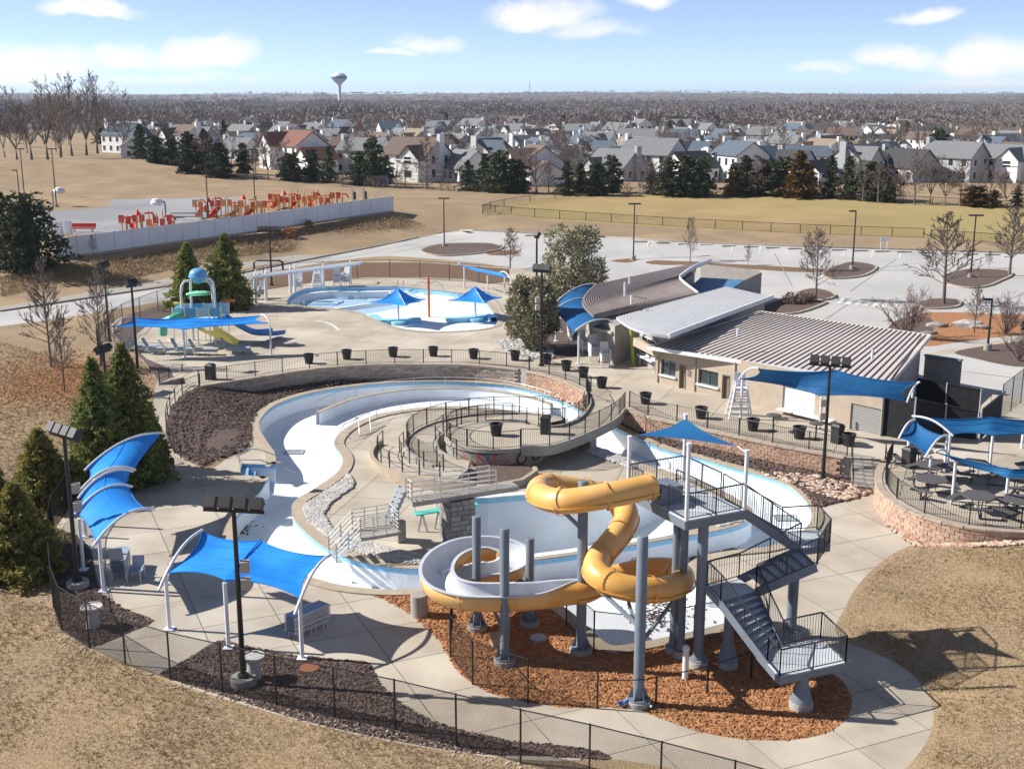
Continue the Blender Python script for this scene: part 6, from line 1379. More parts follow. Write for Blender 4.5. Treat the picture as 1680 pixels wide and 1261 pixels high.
for nm, ptsx in (('left', [(612, 523), (625, 531), (650, 531), (690, 529)]), ('right', [(732, 529), (770, 527), (800, 523), (812, 528)])):
    q = [G(*p, ZF) for p in cr(ptsx, 4)]; o = thing('pool_bench', f'cyan curved bench in the {nm} front of the splash pool', 'bench', q[0]); part('seat', MB().sweep(q, [(-.35, 0), (-.35, .38), (.35, .38), (.35, 0)]), MT['pool_cyan'], o); part('seat_top', MB().sweep([p+up*.38 for p in q], [(-.4, 0), (-.4, .06), (.4, .06), (.4, 0)]), MT['pool_cyan'], o)
for k, (px, py) in enumerate(((679, 480), (702, 482))):
    b = G(px, py, ZF); o = thing('floor_marker', f'cyan cross marker on the far splash pool wall, {"left" if k == 0 else "right"} one', 'marker', b, 'cyan crosses'); part('cross', MB().box(b+Vector((0, 0, .03)), (1.0, .5, .05)).box(b+Vector((0, 0, .034)), (.45, 1.6, .05)), MT['pool_cyan'], o)
MT['orange'] = mat('orange_paint', (.70, .20, .04), .4); MT['red'] = mat('red_paint', (.58, .05, .03), .4, obj_rand=.1)
b = G(704, 520, ZF); o = thing('spray_pole', 'tall orange spray pole with steel arms in the splash pool', 'spray pole', b)
part('pole', MB().tube([b, Vector((b.x, b.y, zat(462, b)))], .12, 10), MT['orange'], o, 50); t = Vector((b.x, b.y, zat(466, b)))
for s in (-1, 1): part('arm', MB().tube([t, t+Vector((s*.7, 0, .25)), t+Vector((s*1.3, 0, -.1)), t+Vector((s*1.35, 0, -.6))], .04, 6), MT['steel'], o, 50)
part('tip', MB().lathe([(.14, 0), (.1, .3), (.02, .7)], t+Vector((0, 0, .1)), 10), MT['red'], o, 40)
for px, py, lb in ((652, 474, 'back left'), (487, 503, 'near left')):
    b = G(px, py, ZT); o = thing('pool_ladder', f'steel pool ladder at the {lb} of the splash pool', 'ladder', b)
    for d in (0, .6): part('hand_rail', MB().tube([b+Vector((d, 0, -.6)), b+Vector((d, .1, .6)), b+Vector((d, .6, .8)), b+Vector((d, .9, .0))], .04, 6), MT['steel'], o, 50)
# ---------------------------------------------------------------- play structure with tipping bucket
PB = G(332, 562, ZT); ps = thing('water_play_structure', 'water play structure with blue tipping bucket dome, white frame and slides', 'play structure', PB)
MT['dome'] = mat('blue_dome', (.10, .34, .62), .4, (.13, .39, .68), sc=2); MT['mint'] = mat('mint_panel', (.20, .62, .36), .4); MT['ylw'] = mat('pale_yellow', (.80, .72, .18), .4); MT['blu'] = mat('blue_panel', (.03, .20, .58), .4); MT['clear'] = mat('pale_blue_panel', (.35, .55, .68), .3); MT['green_s'] = mat('green_slide', (.10, .48, .33), .35)
def at2(px, py): return atY(px, py, PB.y)
dz_ = at2(325, 452).z; dc_ = at2(325, 452); 
part('bucket_dome', MB().lathe([(.06, .62), (.34, .58), (.6, .42), (.72, .2), (.74, .03), (.79, .0), (.79, -.12), (.62, -.2), (.42, -.6), (.18, -.65)][::-1], dc_, 24), MT['dome'], ps, 40)
for dx, dy in ((-1.3, -.8), (1.3, -.8), (-1.0, 1.1), (1.0, 1.1)):
    base = Vector((dc_.x+dx, PB.y+dy, ZT)); top = Vector((dc_.x+dx*.25, PB.y+dy*.2, dc_.z-.35))
    part('frame_leg', MB().tube([base, Vector((base.x, base.y, dc_.z-1.4)), Vector((base.x*.93+top.x*.07, base.y*.93+top.y*.07, dc_.z-.75)), Vector((base.x*.7+top.x*.3, base.y*.7+top.y*.3, dc_.z-.4)), top], .1, 10), MT['white'], ps, 60)
l_ = at2(327, 480); part('mint_leaf_roof', MB().lathe([(.1, .16), (.6, .08), (1.1, -.05), (1.12, -.1), (.7, -.08), (.1, 0)], l_, 18, cap=False), MT['mint'], ps, 40)
zd = at2(330, 520).z
part('play_deck', MB().box((PB.x, PB.y, zd), (4.2, 2.4, .12)), MT['clear'], ps)
for sx in (-2.0, -1.0, 0, 1.0, 2.0):
    for sy_ in (-1.15, 1.15): part('deck_post', MB().tube([Vector((PB.x+sx, PB.y+sy_, ZT)), Vector((PB.x+sx, PB.y+sy_, zd+1.0))], .05, 8), MT['white'], ps, 50)
for i, sx in enumerate((-1.5, -.5, .5, 1.5)):
    for sy_ in (-1.15, 1.15): part('side_panel', MB().box((PB.x+sx, PB.y+sy_, zd+.6), (.85, .05, .7)), MT[('clear', 'dome', 'clear', 'dome')[i]], ps)
part('corner_tub', MB().lathe([(.45, 0), (.5, .55), (.46, .57)], at2(298, 513), 14), MT['dome'], ps, 40); part('corner_tub', MB().lathe([(.4, 0), (.42, .9)], at2(369, 513), 14), MT['clear'], ps, 40)
for px, py, nm in ((285, 498, 'yellow'), (385, 493, 'orange')):
    q = at2(px, py); c = at2(300 if nm == 'yellow' else 366, 506); part('spout', MB().tube([c, Vector((c.x, c.y, q.z)), q], .13, 8), MT['ylw'] if nm == 'yellow' else MT['orange'], ps, 50)
def chute(pts, r, mt, nm, closed=False):
    P_ = [Vector(p) for p in cr(pts, 6)]
    if closed: part(nm, MB().tube(P_, r, 12, cap=False), mt, ps, 60)
    else: part(nm, MB().sweep(P_, [(-r, .35), (-r*.95, 0), (-r*.5, -.12), (0, -.15), (r*.5, -.12), (r*.95, 0), (r, .35)]), mt, ps, 50)
chute([at2(305, 515), GU(285, 522, 4.5), GU(270, 530, 4.0), GU(268, 548, 3.0)], .34, MT['green_s'], 'green_tube_slide', True)
chute([GU(338, 540, 4.3), GU(352, 548, 3.5), GU(368, 556, 2.8), GU(382, 562, 2.35)], .7, MT['ylw'], 'yellow_slide')
chute([GU(372, 523, 4.3), GU(392, 535, 3.6), GU(415, 546, 2.9), GU(438, 548, 2.5), GU(458, 546, 2.35)], .75, MT['blu'], 'blue_slide')
# painted lines on the terrace round the play structure
def line(pts, w, z, mt, nm='painted_line'):
    mb = MB(); P_ = [Vector(p) for p in pts]; mb.sweep([Vector((p.x, p.y, z)) for p in P_], [(-w/2, 0), (w/2, 0)]); return struct(nm, mb, mt)
MT['line'] = mat('white_line', (.72, .70, .66), .7, (.60, .58, .54), sc=2, world=True)
line([G(p[0], p[1], ZT) for p in cr([(275, 556), (290, 563), (330, 567), (380, 567), (420, 562), (443, 557)], 5)], .25, ZT+.012, MT['line'])
line([G(p[0], p[1], ZT) for p in cr([(517, 526), (535, 529), (548, 535), (556, 542)], 5)], .25, ZT+.012, MT['line'])
# ---------------------------------------------------------------- trees
def rv(rd): 
    while True:
        v = Vector((rd.uniform(-1, 1), rd.uniform(-1, 1), rd.uniform(-1, 1)))
        if .05 < v.length < 1: return v.normalized()
def twig(mb, a, b, w):
    d = (b-a); s = d.orthogonal().normalized()*w; t = d.cross(s).normalized()*w
    mb.add([a+s, a-s*.5+t*.86, a-s*.5-t*.86, b], [(0, 1, 3), (1, 2, 3), (2, 0, 3)])
def bare_tree(seed, H, style='oak', nb=34, sub=5, tw=5, wr=1.0, spread=.36):
    rd = random.Random(seed); tr = MB(); br = MB()
    def limb(m, a, d, L_, r0, segs=3, curve=.25, sides=4, up_=.1):
        pts = [a]; p = a.copy(); d = d.normalized()
        for i in range(segs): d = (d+rv(rd)*curve*.5+Vector((0, 0, up_))).normalized(); p = p+d*(L_/segs); pts.append(p.copy())
        m.tube(pts, [max(r0*(1-i/segs*.85), .012*wr) for i in range(segs+1)], sides, cap=False); return pts
    def along(pts, t): n = len(pts)-1; i = min(int(t*n), n-1); return pts[i].lerp(pts[i+1], t*n-i), (pts[i+1]-pts[i]).normalized()
    def fine(pts, L_, r, lev):
        ns = sub if lev == 0 else tw
        for k in range(ns):
            t = rd.uniform(.25, 1) if lev == 0 else rd.uniform(.15, 1); a, d = along(pts, t); q = (d*.8+rv(rd)*.75+Vector((0, 0, .18))).normalized(); l = L_*rd.uniform(.35, .6)*(1.1-t*.4)
            if lev == 0:
                pp = limb(br, a, q, l, r*.4, 2, .35, 3); fine(pp, l, r*.4, 1)
            else: twig(br, a, a+q*l*1.1, .013*wr)
    if style == 'oak':
        tk = limb(tr, Vector((0, 0, -.1)), Vector((0, 0, 1)), H, H*.018, 7, .06, 8, .3)
        for k in range(nb):
            t = .22+.76*(k/nb)**.9; a, d = along(tk, t); az = k*2.4+rd.uniform(-.5, .5); el = R(rd.uniform(8, 30)+35*t)
            L_ = H*spread*(1-t)**.62*rd.uniform(.75, 1.15)+.3; q = Vector((math.cos(az)*math.cos(el), math.sin(az)*math.cos(el), math.sin(el)))
            pp = limb(br, a, q, L_, H*.0065*(1.15-t), 3, .22, 4, .04); fine(pp, L_, H*.0065*(1.15-t), 0)
    elif style == 'vase':
        n0 = 4
        base = limb(tr, Vector((0, 0, -.1)), Vector((0, 0, 1)), H*.22, H*.022, 3, .08, 7, .2)
        stems = []
        for k in range(n0):
            az = k*6.28/n0+rd.uniform(-.4, .4); el = R(rd.uniform(58, 76)); q = Vector((math.cos(az)*math.cos(el), math.sin(az)*math.cos(el), math.sin(el)))
            pp = limb(tr, base[-1], q, H*rd.uniform(.6, .8), H*.011, 5, .2, 5, .10)
            for j in range(int(nb/n0)):
                t = rd.uniform(.2, 1); a, d = along(pp, t); q2 = (d+rv(rd)*.8+Vector((0, 0, .2))).normalized(); L_ = H*spread*rd.uniform(.5, .9)*(1.2-.6*t); p2 = limb(br, a, q2, L_, H*.005*(1.2-t), 3, .25, 4, .06); fine(p2, L_, H*.005*(1.2-t), 0)
    else:       # many-stemmed shrub
        for k in range(nb):
            az = rd.uniform(0, 6.28); el = R(rd.uniform(38, 84)); q = Vector((math.cos(az)*math.cos(el), math.sin(az)*math.cos(el), math.sin(el)))
            pp = limb(tr if k < 6 else br, Vector((rd.uniform(-.15, .15), rd.uniform(-.15, .15), 0)), q, H*rd.uniform(.6, .95), H*.011, 4, .22, 4, .06); fine(pp, H*.5, H*.006, 0)
    return tr, br
MT['bark'] = mat('grey_bark', (.19, .16, .14), .95, (.12, .10, .088), sc=5, obj_rand=.25)
MT['twig'] = mat('brown_twig', (.205, .165, .145), .95, (.15, .12, .105), sc=3, obj_rand=.3)
MT['twig_red'] = mat('reddish_twig', (.235, .17, .15), .95, (.175, .12, .105), sc=3, obj_rand=.2)
def leaf_mb(pts, nrm, size, rd, tri=1):
    V = []; Fc = []; c = 0
    for p, n_ in zip(pts, nrm):
        for k in range(tri):
            d = (n_+rv(rd)*.9).normalized(); s = d.cross(rv(rd)).normalized(); L_ = size*rd.uniform(.6, 1.4); w = L_*.33
            V += [tuple(p-s*w), tuple(p+s*w), tuple(p+d*L_+s*w*.3), tuple(p+d*L_-s*w*.3)]; Fc.append((c, c+1, c+2, c+3)); c += 4
    m = MB(); m.v = V; m.f = Fc; return m
def evergreen(seed, H, Rb, n, leaf, power=.85, lump=.22, base=.02, up_=.35, core=True):
    rd = random.Random(seed); ph = [rd.uniform(0, 6.28) for _ in range(6)]; pts = []; nr = []
    def rad(t, a):
        r = Rb*((1-t)**power)*min(1, (t+.05)/.16)**.5
        return r*(1+lump*(.5*math.sin(3*a+ph[0]+t*9)+.35*math.sin(5*a+ph[1]-t*14)+.4*math.sin(t*34+ph[2]+2*math.sin(a+ph[3]))))
    per = 26; nbr = max(30, n//per)
    for q in range(nbr):
        t = ((q+rd.random())/nbr)**1.18; a = q*2.399+rd.uniform(-.5, .5); r = max(rad(t, a), .1)*rd.uniform(.78, 1.18); z0 = base*H+t*H*(1-base); sl = rd.uniform(-.25, .25)+.35*t
        side = Vector((-math.sin(a), math.cos(a), 0)); out = Vector((math.cos(a), math.sin(a), 0))
        m = max(6, int(per*(.35+1.0*(1-t)**.7)*1.25))
        for k in range(m):
            s_ = rd.uniform(.22, 1)**.7; w = (.10+.30*(1-s_))*r*rd.uniform(-1, 1); p = out*(r*s_)+side*w+Vector((0, 0, z0+sl*r*s_-.10*r*s_*s_*2+rd.uniform(-.05, .05)*r))
            pts.append(p); nr.append(out*.8+side*(.5*rd.choice((-1, 1)))+Vector((0, 0, up_*.6+rd.uniform(-.35, .35))))
    lf = leaf_mb(pts, nr, leaf, rd)
    tr = MB().tube([(0, 0, -.15), (0, 0, H*.5), (0, 0, H*.92)], [H*.02, H*.012, .02], 6)
    if core:
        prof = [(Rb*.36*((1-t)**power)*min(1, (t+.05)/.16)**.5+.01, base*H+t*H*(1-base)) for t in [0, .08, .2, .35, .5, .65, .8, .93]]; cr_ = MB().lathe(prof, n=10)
    else: cr_ = None
    return tr, lf, cr_
MT['spruce'] = mat('spruce_green', (.15, .19, .06), .8, (.28, .28, .085), sc=.9, lo=.38, hi=.66, det=6, trans=.28, obj_rand=.12, spec=.25)
MT['spruce_y'] = mat('golden_spruce', (.20, .20, .055), .8, (.36, .30, .09), sc=1.1, lo=.38, hi=.66, det=6, trans=.28, obj_rand=.12, spec=.25)
MT['cedar'] = mat('dark_cedar', (.045, .065, .035), .85, (.10, .11, .055), sc=.6, lo=.35, hi=.7, trans=.08, obj_rand=.3, spec=.2)
MT['cedar_o'] = mat('russet_cedar', (.17, .085, .02), .85, (.08, .065, .022), sc=.5, lo=.4, hi=.65, trans=.08, spec=.2)
MT['core'] = mat('light_block_core', (.035, .045, .02), .95)  # solid dark cone added inside the crown to block light
MT['magnolia'] = mat('olive_leaves', (.19, .185, .085), .75, (.33, .30, .18), sc=1.6, lo=.4, hi=.65, trans=.12, obj_rand=.05)
MT['buds'] = mat('pale_buds', (.62, .58, .50), .8)
EV = {}
def ever_tree(kind, label, p, H, Rb, n, leaf, mt, group=None, seed=0, name='evergreen_tree', cat='tree', rz=None, **kw):
    """kind: mesh variant shared by all trees of that kind; scaled to height"""
    k = (kind, seed)
    if k not in EV:
        tr, lf, co = evergreen(hash(kind) % 97 if False else seed*13+len(kind), H, Rb, n, leaf, **kw); me = [mesh_of(tr, 'trunk', MT['bark'], 50), mesh_of(lf, 'foliage', mt)]+([mesh_of(co, 'light_block_core', MT['core'], 50)] if co else []); EV[k] = (H, Rb, me)
    H0, R0, me = EV[k]; root = link(name, None, None, p, rz if rz is not None else random.uniform(0, 6.28)); root.scale = (Rb/R0, Rb/R0, H/H0); BASE[root.name] = Vector(p); tag(root, label, cat, group)
    link('trunk', me[0], root); cw = link('crown', me[1], root); cw.data = me[1]
    if mt.name != me[1].materials[0].name: cw.material_slots[0].link = 'OBJECT'; cw.material_slots[0].material = mt
    if len(me) > 2: link('light_block_core', me[2], cw)
    return root
def by_top(px, py, top, z=None): b = T(px, py) if z is None else G(px, py, z); return b, zat(top, b)-b.z
for sd, (px, py, top, Rb, mt, lb) in enumerate(((168, 806, 590, 2.2, 'spruce', 'tall green spruce behind the left canopies, left one of the close pair'), (216, 792, 566, 2.4, 'spruce', 'tall green spruce behind the left canopies, right one of the close pair'), (72, 818, 706, 1.8, 'spruce_y', 'small golden-green spruce left of the far-left floodlight pole'), (34, 942, 795, 2.2, 'spruce_y', 'broad golden-green spruce at the left edge outside the fence'), (-6, 900, 752, 1.9, 'spruce', 'spruce cut off by the left edge above the lawn'), (250, 770, 665, 1.2, 'spruce', 'small spruce at the right foot of the tall pair'))):
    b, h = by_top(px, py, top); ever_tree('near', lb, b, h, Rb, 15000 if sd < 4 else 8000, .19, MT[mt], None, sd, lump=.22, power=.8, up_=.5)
for sd, (px, py, top, Rb, lb) in enumerate(((312, 508, 400, 2.2, 'tall dark green spruce left behind the bucket dome'), (374, 505, 384, 2.9, 'taller broad spruce right behind the bucket dome'))):
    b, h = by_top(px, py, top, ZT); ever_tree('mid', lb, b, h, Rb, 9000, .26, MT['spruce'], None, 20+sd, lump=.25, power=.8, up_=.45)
# loose round shrubs with pale buds beside the bath house
def leafy(seed, blobs, n, leaf):
    rd = random.Random(seed); pts = []; nr = []; tot = sum(b[3]**2 for b in blobs)
    for (x, y, z, r) in blobs:
        for _ in range(int(n*r*r/tot)):
            d = rv(rd); k = rd.uniform(.35, 1)**.5*rd.uniform(.9, 1.12); pts.append(Vector((x, y, z))+Vector((d.x, d.y, d.z*1.05))*r*k); nr.append((d+Vector((0, 0, .4))))
    return leaf_mb(pts, nr, leaf, rd)
def shrub_tree(label, b, H, Wd, n, seed, mt, bud=True, leaf=.24):
    rd = random.Random(seed); root = thing('round_shrub', label, 'shrub', b); blobs = []
    for k in range(26):
        t = rd.uniform(.12, .92); a = rd.uniform(0, 6.28); rr = Wd/2*math.sin(math.pi*min(max(t*.82+.12, 0), 1))*rd.uniform(.35, .85); blobs.append((b.x+rr*math.cos(a), b.y+rr*math.sin(a), b.z+t*H, Wd*rd.uniform(.12, .22)))
    part('foliage', leafy(seed, blobs, n, leaf), mt, root)
    if bud: part('pale_buds', leafy(seed+5, [(x, y, z, r*1.06) for x, y, z, r in blobs], int(n*.55), leaf*.6), MT['buds'], root, kind='stuff')
    tr, br = bare_tree(seed, H*.9, 'shrub', 12, 3, 2); 
    for m, nm in ((tr, 'stem'), (br, 'branches')): m.v = [(v[0]+b.x, v[1]+b.y, v[2]+b.z) for v in m.v]; part(nm, m, MT['bark'], root)
b, h = by_top(868, 573, 455, ZT); shrub_tree('tall loose olive shrub with pale buds in front, left of the bath house', b, h, 4.6, 9000, 3, MT['magnolia'])
b, h = by_top(938, 500, 372, ZT); shrub_tree('broad loose shrub with many pale buds behind the floodlight pole', b, h, 6.8, 9500, 4, MT['magnolia'])
# bare trees
BT = {}
def bare(label, p, H, style='oak', seed=0, group='bare deciduous trees', mt='twig', nb=34, sub=5, tw=5, spread=.36, H0=8, name='bare_tree', sxy=1.0, wr=1.0):
    k = (style, seed, nb, spread, wr, H0)
    if k not in BT: tr, br = bare_tree(seed+11, H0, style, nb, sub, tw, wr, spread); BT[k] = (mesh_of(tr, 'trunk', MT['bark'], 60), mesh_of(br, 'branches', MT['twig']))
    m = BT[k]; root = link(name, None, None, p, random.uniform(0, 6.28)); s = H/H0; root.scale = (s*sxy, s*sxy, s); BASE[root.name] = Vector(p); tag(root, label, 'tree', group)
    link('trunk', m[0], root); c = link('crown', m[1], root)
    if mt != 'twig': c.material_slots[0].link = 'OBJECT'; c.material_slots[0].material = MT[mt]
    return root
for i, (px, py, top, st, sx, mt, lb) in enumerate(((1338, 492, 378, 'oak', 1.0, 'twig', 'bare tree on the small island in front of the crossing'), (1548, 500, 352, 'oak', 1.25, 'twig', 'large spreading bare tree right of the middle of the car park'), (1656, 452, 342, 'oak', 1.3, 'twig', 'bare tree at the far right of the car park'), (1324, 446, 382, 'oak', .8, 'twig_red', 'small reddish bare tree on the orange strip'), (1132, 432, 357, 'oak', .6, 'twig', 'slender bare tree behind the parapet of the bath house'), (1227, 436, 402, 'oak', .7, 'twig', 'tiny bare sapling on the orange strip'), (837, 440, 375, 'oak', 1.2, 'twig_red', 'bare tree left of the round shrub in the car park'),
        (1112+375, 555, 463, 'shrub', 1.0, 'twig_red', 'bushy bare multi-stem tree behind the ribbed roof'), (1598, 546, 470, 'oak', .9, 'twig', 'bare young tree on the orange mulch'), (1650, 548, 474, 'shrub', .9, 'twig_red', 'rounded bare tree near the right edge on orange mulch'), (1672, 592, 520, 'shrub', .9, 'twig_red', 'low bare shrub tree at the right edge by the lamp base'),
        (106, 642, 520, 'oak', .7, 'twig', 'thin bare tree on the left slope, nearest the spruces'), (84, 602, 428, 'oak', .75, 'twig', 'thin bare tree with orange mulch at its foot'), (166, 600, 448, 'oak', .75, 'twig', 'thin bare tree in front of the left chain-link fence'), (153, 420, 385, 'oak', .8, 'twig', 'small bare tree in front of the white fence'), (601, 352, 320, 'oak', .7, 'twig', 'small bare tree at the right end of the white fence'), (1622, 440, 412, 'oak', .8, 'twig', 'small bare sapling on the right planted island'))):
    b, h = by_top(px, py, top); bare(lb, b, h, st, i % 3, mt=mt, sxy=sx, nb=40 if st == 'oak' else 28, wr=2.2 if st == 'oak' else 2.6)
# the tall group on the hill at the left
for i, (px, py, top) in enumerate(((52, 262, 148), (78, 262, 138), (100, 258, 142), (118, 256, 135), (142, 255, 133), (160, 252, 140), (180, 250, 152), (28, 262, 175), (205, 252, 172), (8, 258, 190))):
    b, h = by_top(px, py, top); h *= 1.0; bare(f'tall bare tree on the hill at the far left, {nth(i)} of the group', b, h, 'vase', i % 5, mt='twig', nb=36, spread=.34, sxy=1.15, wr=3.0, H0=16, group='tall bare trees on the left hill')
# dark cedar row beyond the playing field
ROW = [(232, 262, 205), (255, 268, 210), (282, 274, 213), (310, 282, 208), (338, 286, 212), (362, 290, 222), (400, 285, 232), (478, 296, 245), (513, 300, 238), (540, 303, 238), (590, 306, 240), (612, 306, 232), (630, 304, 252), (744, 314, 262), (768, 316, 250), (797, 316, 252), (822, 316, 250), (848, 316, 258), (905, 318, 262), (930, 320, 258), (952, 320, 255), (978, 320, 262), (1003, 320, 248), (1030, 320, 258), (1068, 320, 262), (1096, 320, 250), (1122, 321, 246), (1150, 322, 262), (1178, 322, 264), (1205, 322, 256), (1222, 321, 248), (1258, 321, 256), (1284, 323, 262), (1340, 325, 252), (1362, 327, 256), (1392, 328, 248), (1432, 332, 262), (1458, 336, 275), (1668, 342, 300)]
for i, (px, py, top) in enumerate(ROW):
    if i % 5 == 3 and 12 < i < 36: continue
    b, h = by_top(px, py+random.uniform(-4, 1), top+random.uniform(-4, 14)); mt = 'cedar'
    ever_tree('cedar', f'dark evergreen in the row beyond the playing field, {nth(i)} from the left', b, h, h*random.uniform(.26, .48), 2600, .42, MT[mt], 'dark evergreens beyond the playing field', 40+i % 5, lump=.7, power=(.62, .42, .32, .5, .75)[i % 5], up_=.1, base=.03)
for i, (px, py, top, w, mt, lb) in enumerate(((1310, 325, 248, .34, 'cedar_o', 'russet-orange evergreen standing out in the dark row'), (1325, 325, 270, .3, 'cedar_o', 'small russet evergreen right of the tall russet one'), (1600, 338, 306, .75, 'cedar_o', 'low spreading russet-green evergreen near the right edge'), (1630, 340, 312, .6, 'cedar_o', 'low russet evergreen next to the spreading one'), (1198, 322, 272, .25, 'cedar_o', 'narrow russet evergreen among the dark ones'))):
    b, h = by_top(px, py, top); ever_tree('cedar', lb, b, h, h*w, 2600, .42, MT[mt], None, 40+i % 5, lump=.5, power=.6, up_=.15, base=.04)
# dark tree at the left edge by the white fence
b, h = by_top(45, 442, 322); ever_tree('cedar', 'big dark round evergreen at the left end of the white fence', b, h, h*.55, 4200, .42, MT['cedar'], None, 47, lump=.5, power=.28, up_=.2); b, h = by_top(8, 430, 315); ever_tree('cedar', 'dark evergreen cut off by the left edge near the white fence', b, h, h*.4, 2600, .42, MT['cedar'], None, 44)
# clipped dry shrubs
def dry_shrub(label, px, py, w, h, n=900, mt='twig_red'):
    b = T(px, py); mb = leafy(int(px), [(random.uniform(-w, w)*.35, random.uniform(-w, w)*.2, h*.4+random.uniform(0, .2*h), h*.55) for _ in range(7)], n, .16); o = link('dry_shrub', mesh_of(mb, 'dry_shrub', MT[mt]), None, b); tag(o, label, 'shrub', 'dry brown shrubs')
dry_shrub('brown clipped shrub in the bed behind the white roof', 1302, 500, 2.2, 1.1); dry_shrub('brown clipped shrub right of its twin behind the white roof', 1325, 496, 1.6, .9); dry_shrub('straw-coloured grass clump on the bank below the white fence', 476, 390, 1.2, 1.3, 600, 'chip_o'); dry_shrub('small straw clump on the bank below the white fence', 505, 372, .8, .9, 400, 'chip_o')
for i, px in enumerate(range(560, 1500, 46)):
    py = np.interp(px, [560, 900, 1250, 1450, 1680], [306, 319, 320, 331, 342]); dry_shrub(f'low reddish-brown bush at the foot of the dark tree row, {nth(i)} from the left', px+random.uniform(-12, 12), py, 3.5, 2.0, 500, 'twig_red')
# ---------------------------------------------------------------- dry grass blades near the camera
def tuft(seed):
    rd = random.Random(seed); V = []; Fc = []
    for k in range(4):
        a = rd.uniform(0, 6.28); l = rd.uniform(.5, 1.2); lean = rd.uniform(.3, 1.1); x, y = rd.uniform(-.5, .5), rd.uniform(-.5, .5); c, s = math.cos(a), math.sin(a); n = len(V)
        V += [(x-s*.12, y+c*.12, 0), (x+s*.12, y-c*.12, 0), (x+c*lean*l, y+s*lean*l, l)]; Fc.append((n, n+1, n+2))
    return np.array(V), Fc
tufts = [tuft(i) for i in range(10)]
MT['blade'] = mat('straw_blades', (.43, .315, .19), .95, (.26, .18, .10), sc=1.6, lo=.35, hi=.65, world=True, c3=(.37, .275, .15), sc3=.15, trans=.1)
gl = [T(*p) for p in [(-40, 955), (90, 1000), (150, 1068), (300, 1128), (480, 1182), (700, 1228), (830, 1262), (830, 1330), (-60, 1330)]]
stuff('dry_grass', scatter(gl, 16000, .085, tufts, lambda x, y: hz(x, y)+.05*math.sin(x*.9)*math.sin(y*.7)-.01), MT['blade'], 'dry straw-coloured grass in front of the fence')
gr = [T(*p) for p in [(1512, 900), (1470, 915), (1425, 950), (1395, 1000), (1388, 1035), (1440, 1068), (1505, 1105), (1540, 1160), (1535, 1220), (1500, 1290), (1750, 1290), (1750, 895), (1600, 900)]]
stuff('dry_grass', scatter(gr, 14000, .085, tufts, lambda x, y: hz(x, y)-.01), MT['blade'], 'dry straw-coloured grass on the right slope')
gs = [T(*p) for p in [(-60, 930), (60, 900), (110, 800), (160, 730), (180, 650), (140, 600), (0, 560), (-80, 560)]]
stuff('dry_grass', scatter(gs, 12000, .12, tufts, lambda x, y: hz(x, y)-.01), MT['blade'], 'dry grass on the left slope')
gb = [T(*p) for p in [(0, 488), (160, 468), (300, 440), (480, 412), (700, 378), (740, 365), (650, 352), (500, 372), (350, 396), (95, 436), (0, 455)]]
stuff('rough_grass', scatter(gb, 9000, .3, tufts, lambda x, y: hz(x, y)), MT['blade'], 'rough dead grass on the bank below the white fence')
def litter(centres, n, size):
    ps_ = []; VV = []; FF = []; c = 0
    for k in range(n):
        x0, y0, r = random.choice(centres); x = random.gauss(x0, r); y = random.gauss(y0, r*1.3); V, Fc = chips[k % 8]; s_ = size*random.uniform(.5, 1.4); a_ = random.uniform(0, 6.28); ca, sa = math.cos(a_), math.sin(a_); q = V*s_; z = hz(x, y)+.02
        VV += [(p[0]*ca-p[1]*sa+x, p[0]*sa+p[1]*ca+y, p[2]+z) for p in q]; FF += [tuple(i+c for i in f) for f in Fc]; c += len(V)
    m = MB(); m.v = VV; m.f = FF; return m
pl_ = [(G(px, py, RF).x, G(px, py, RF).y, r) for px, py, r in ((392, 862, .35), (386, 872, .3), (1192, 905, .4), (1140, 912, .5), (985, 930, .5), (470, 672, .5), (560, 655, .5), (920, 690, .6), (1100, 990, .7), (1070, 1015, .6))]
_h = hz; hz = lambda x, y: RF
stuff('leaf_litter', litter(pl_, 1500, .09), MT['chip_d'], 'dark dead leaves blown together on the empty pool floor')
hz = _h
lc = [(*T(px, py).to_2d(), r) for px, py, r in ((84, 598, 2.0), (110, 622, 2.0), (140, 615, 2.2), (60, 620, 2.5), (100, 648, 2.5), (150, 640, 1.8), (20, 640, 3))]
stuff('leaf_litter', litter(lc, 7000, .11), MT['chip_o'], 'orange leaf litter on the slope round the thin bare trees')
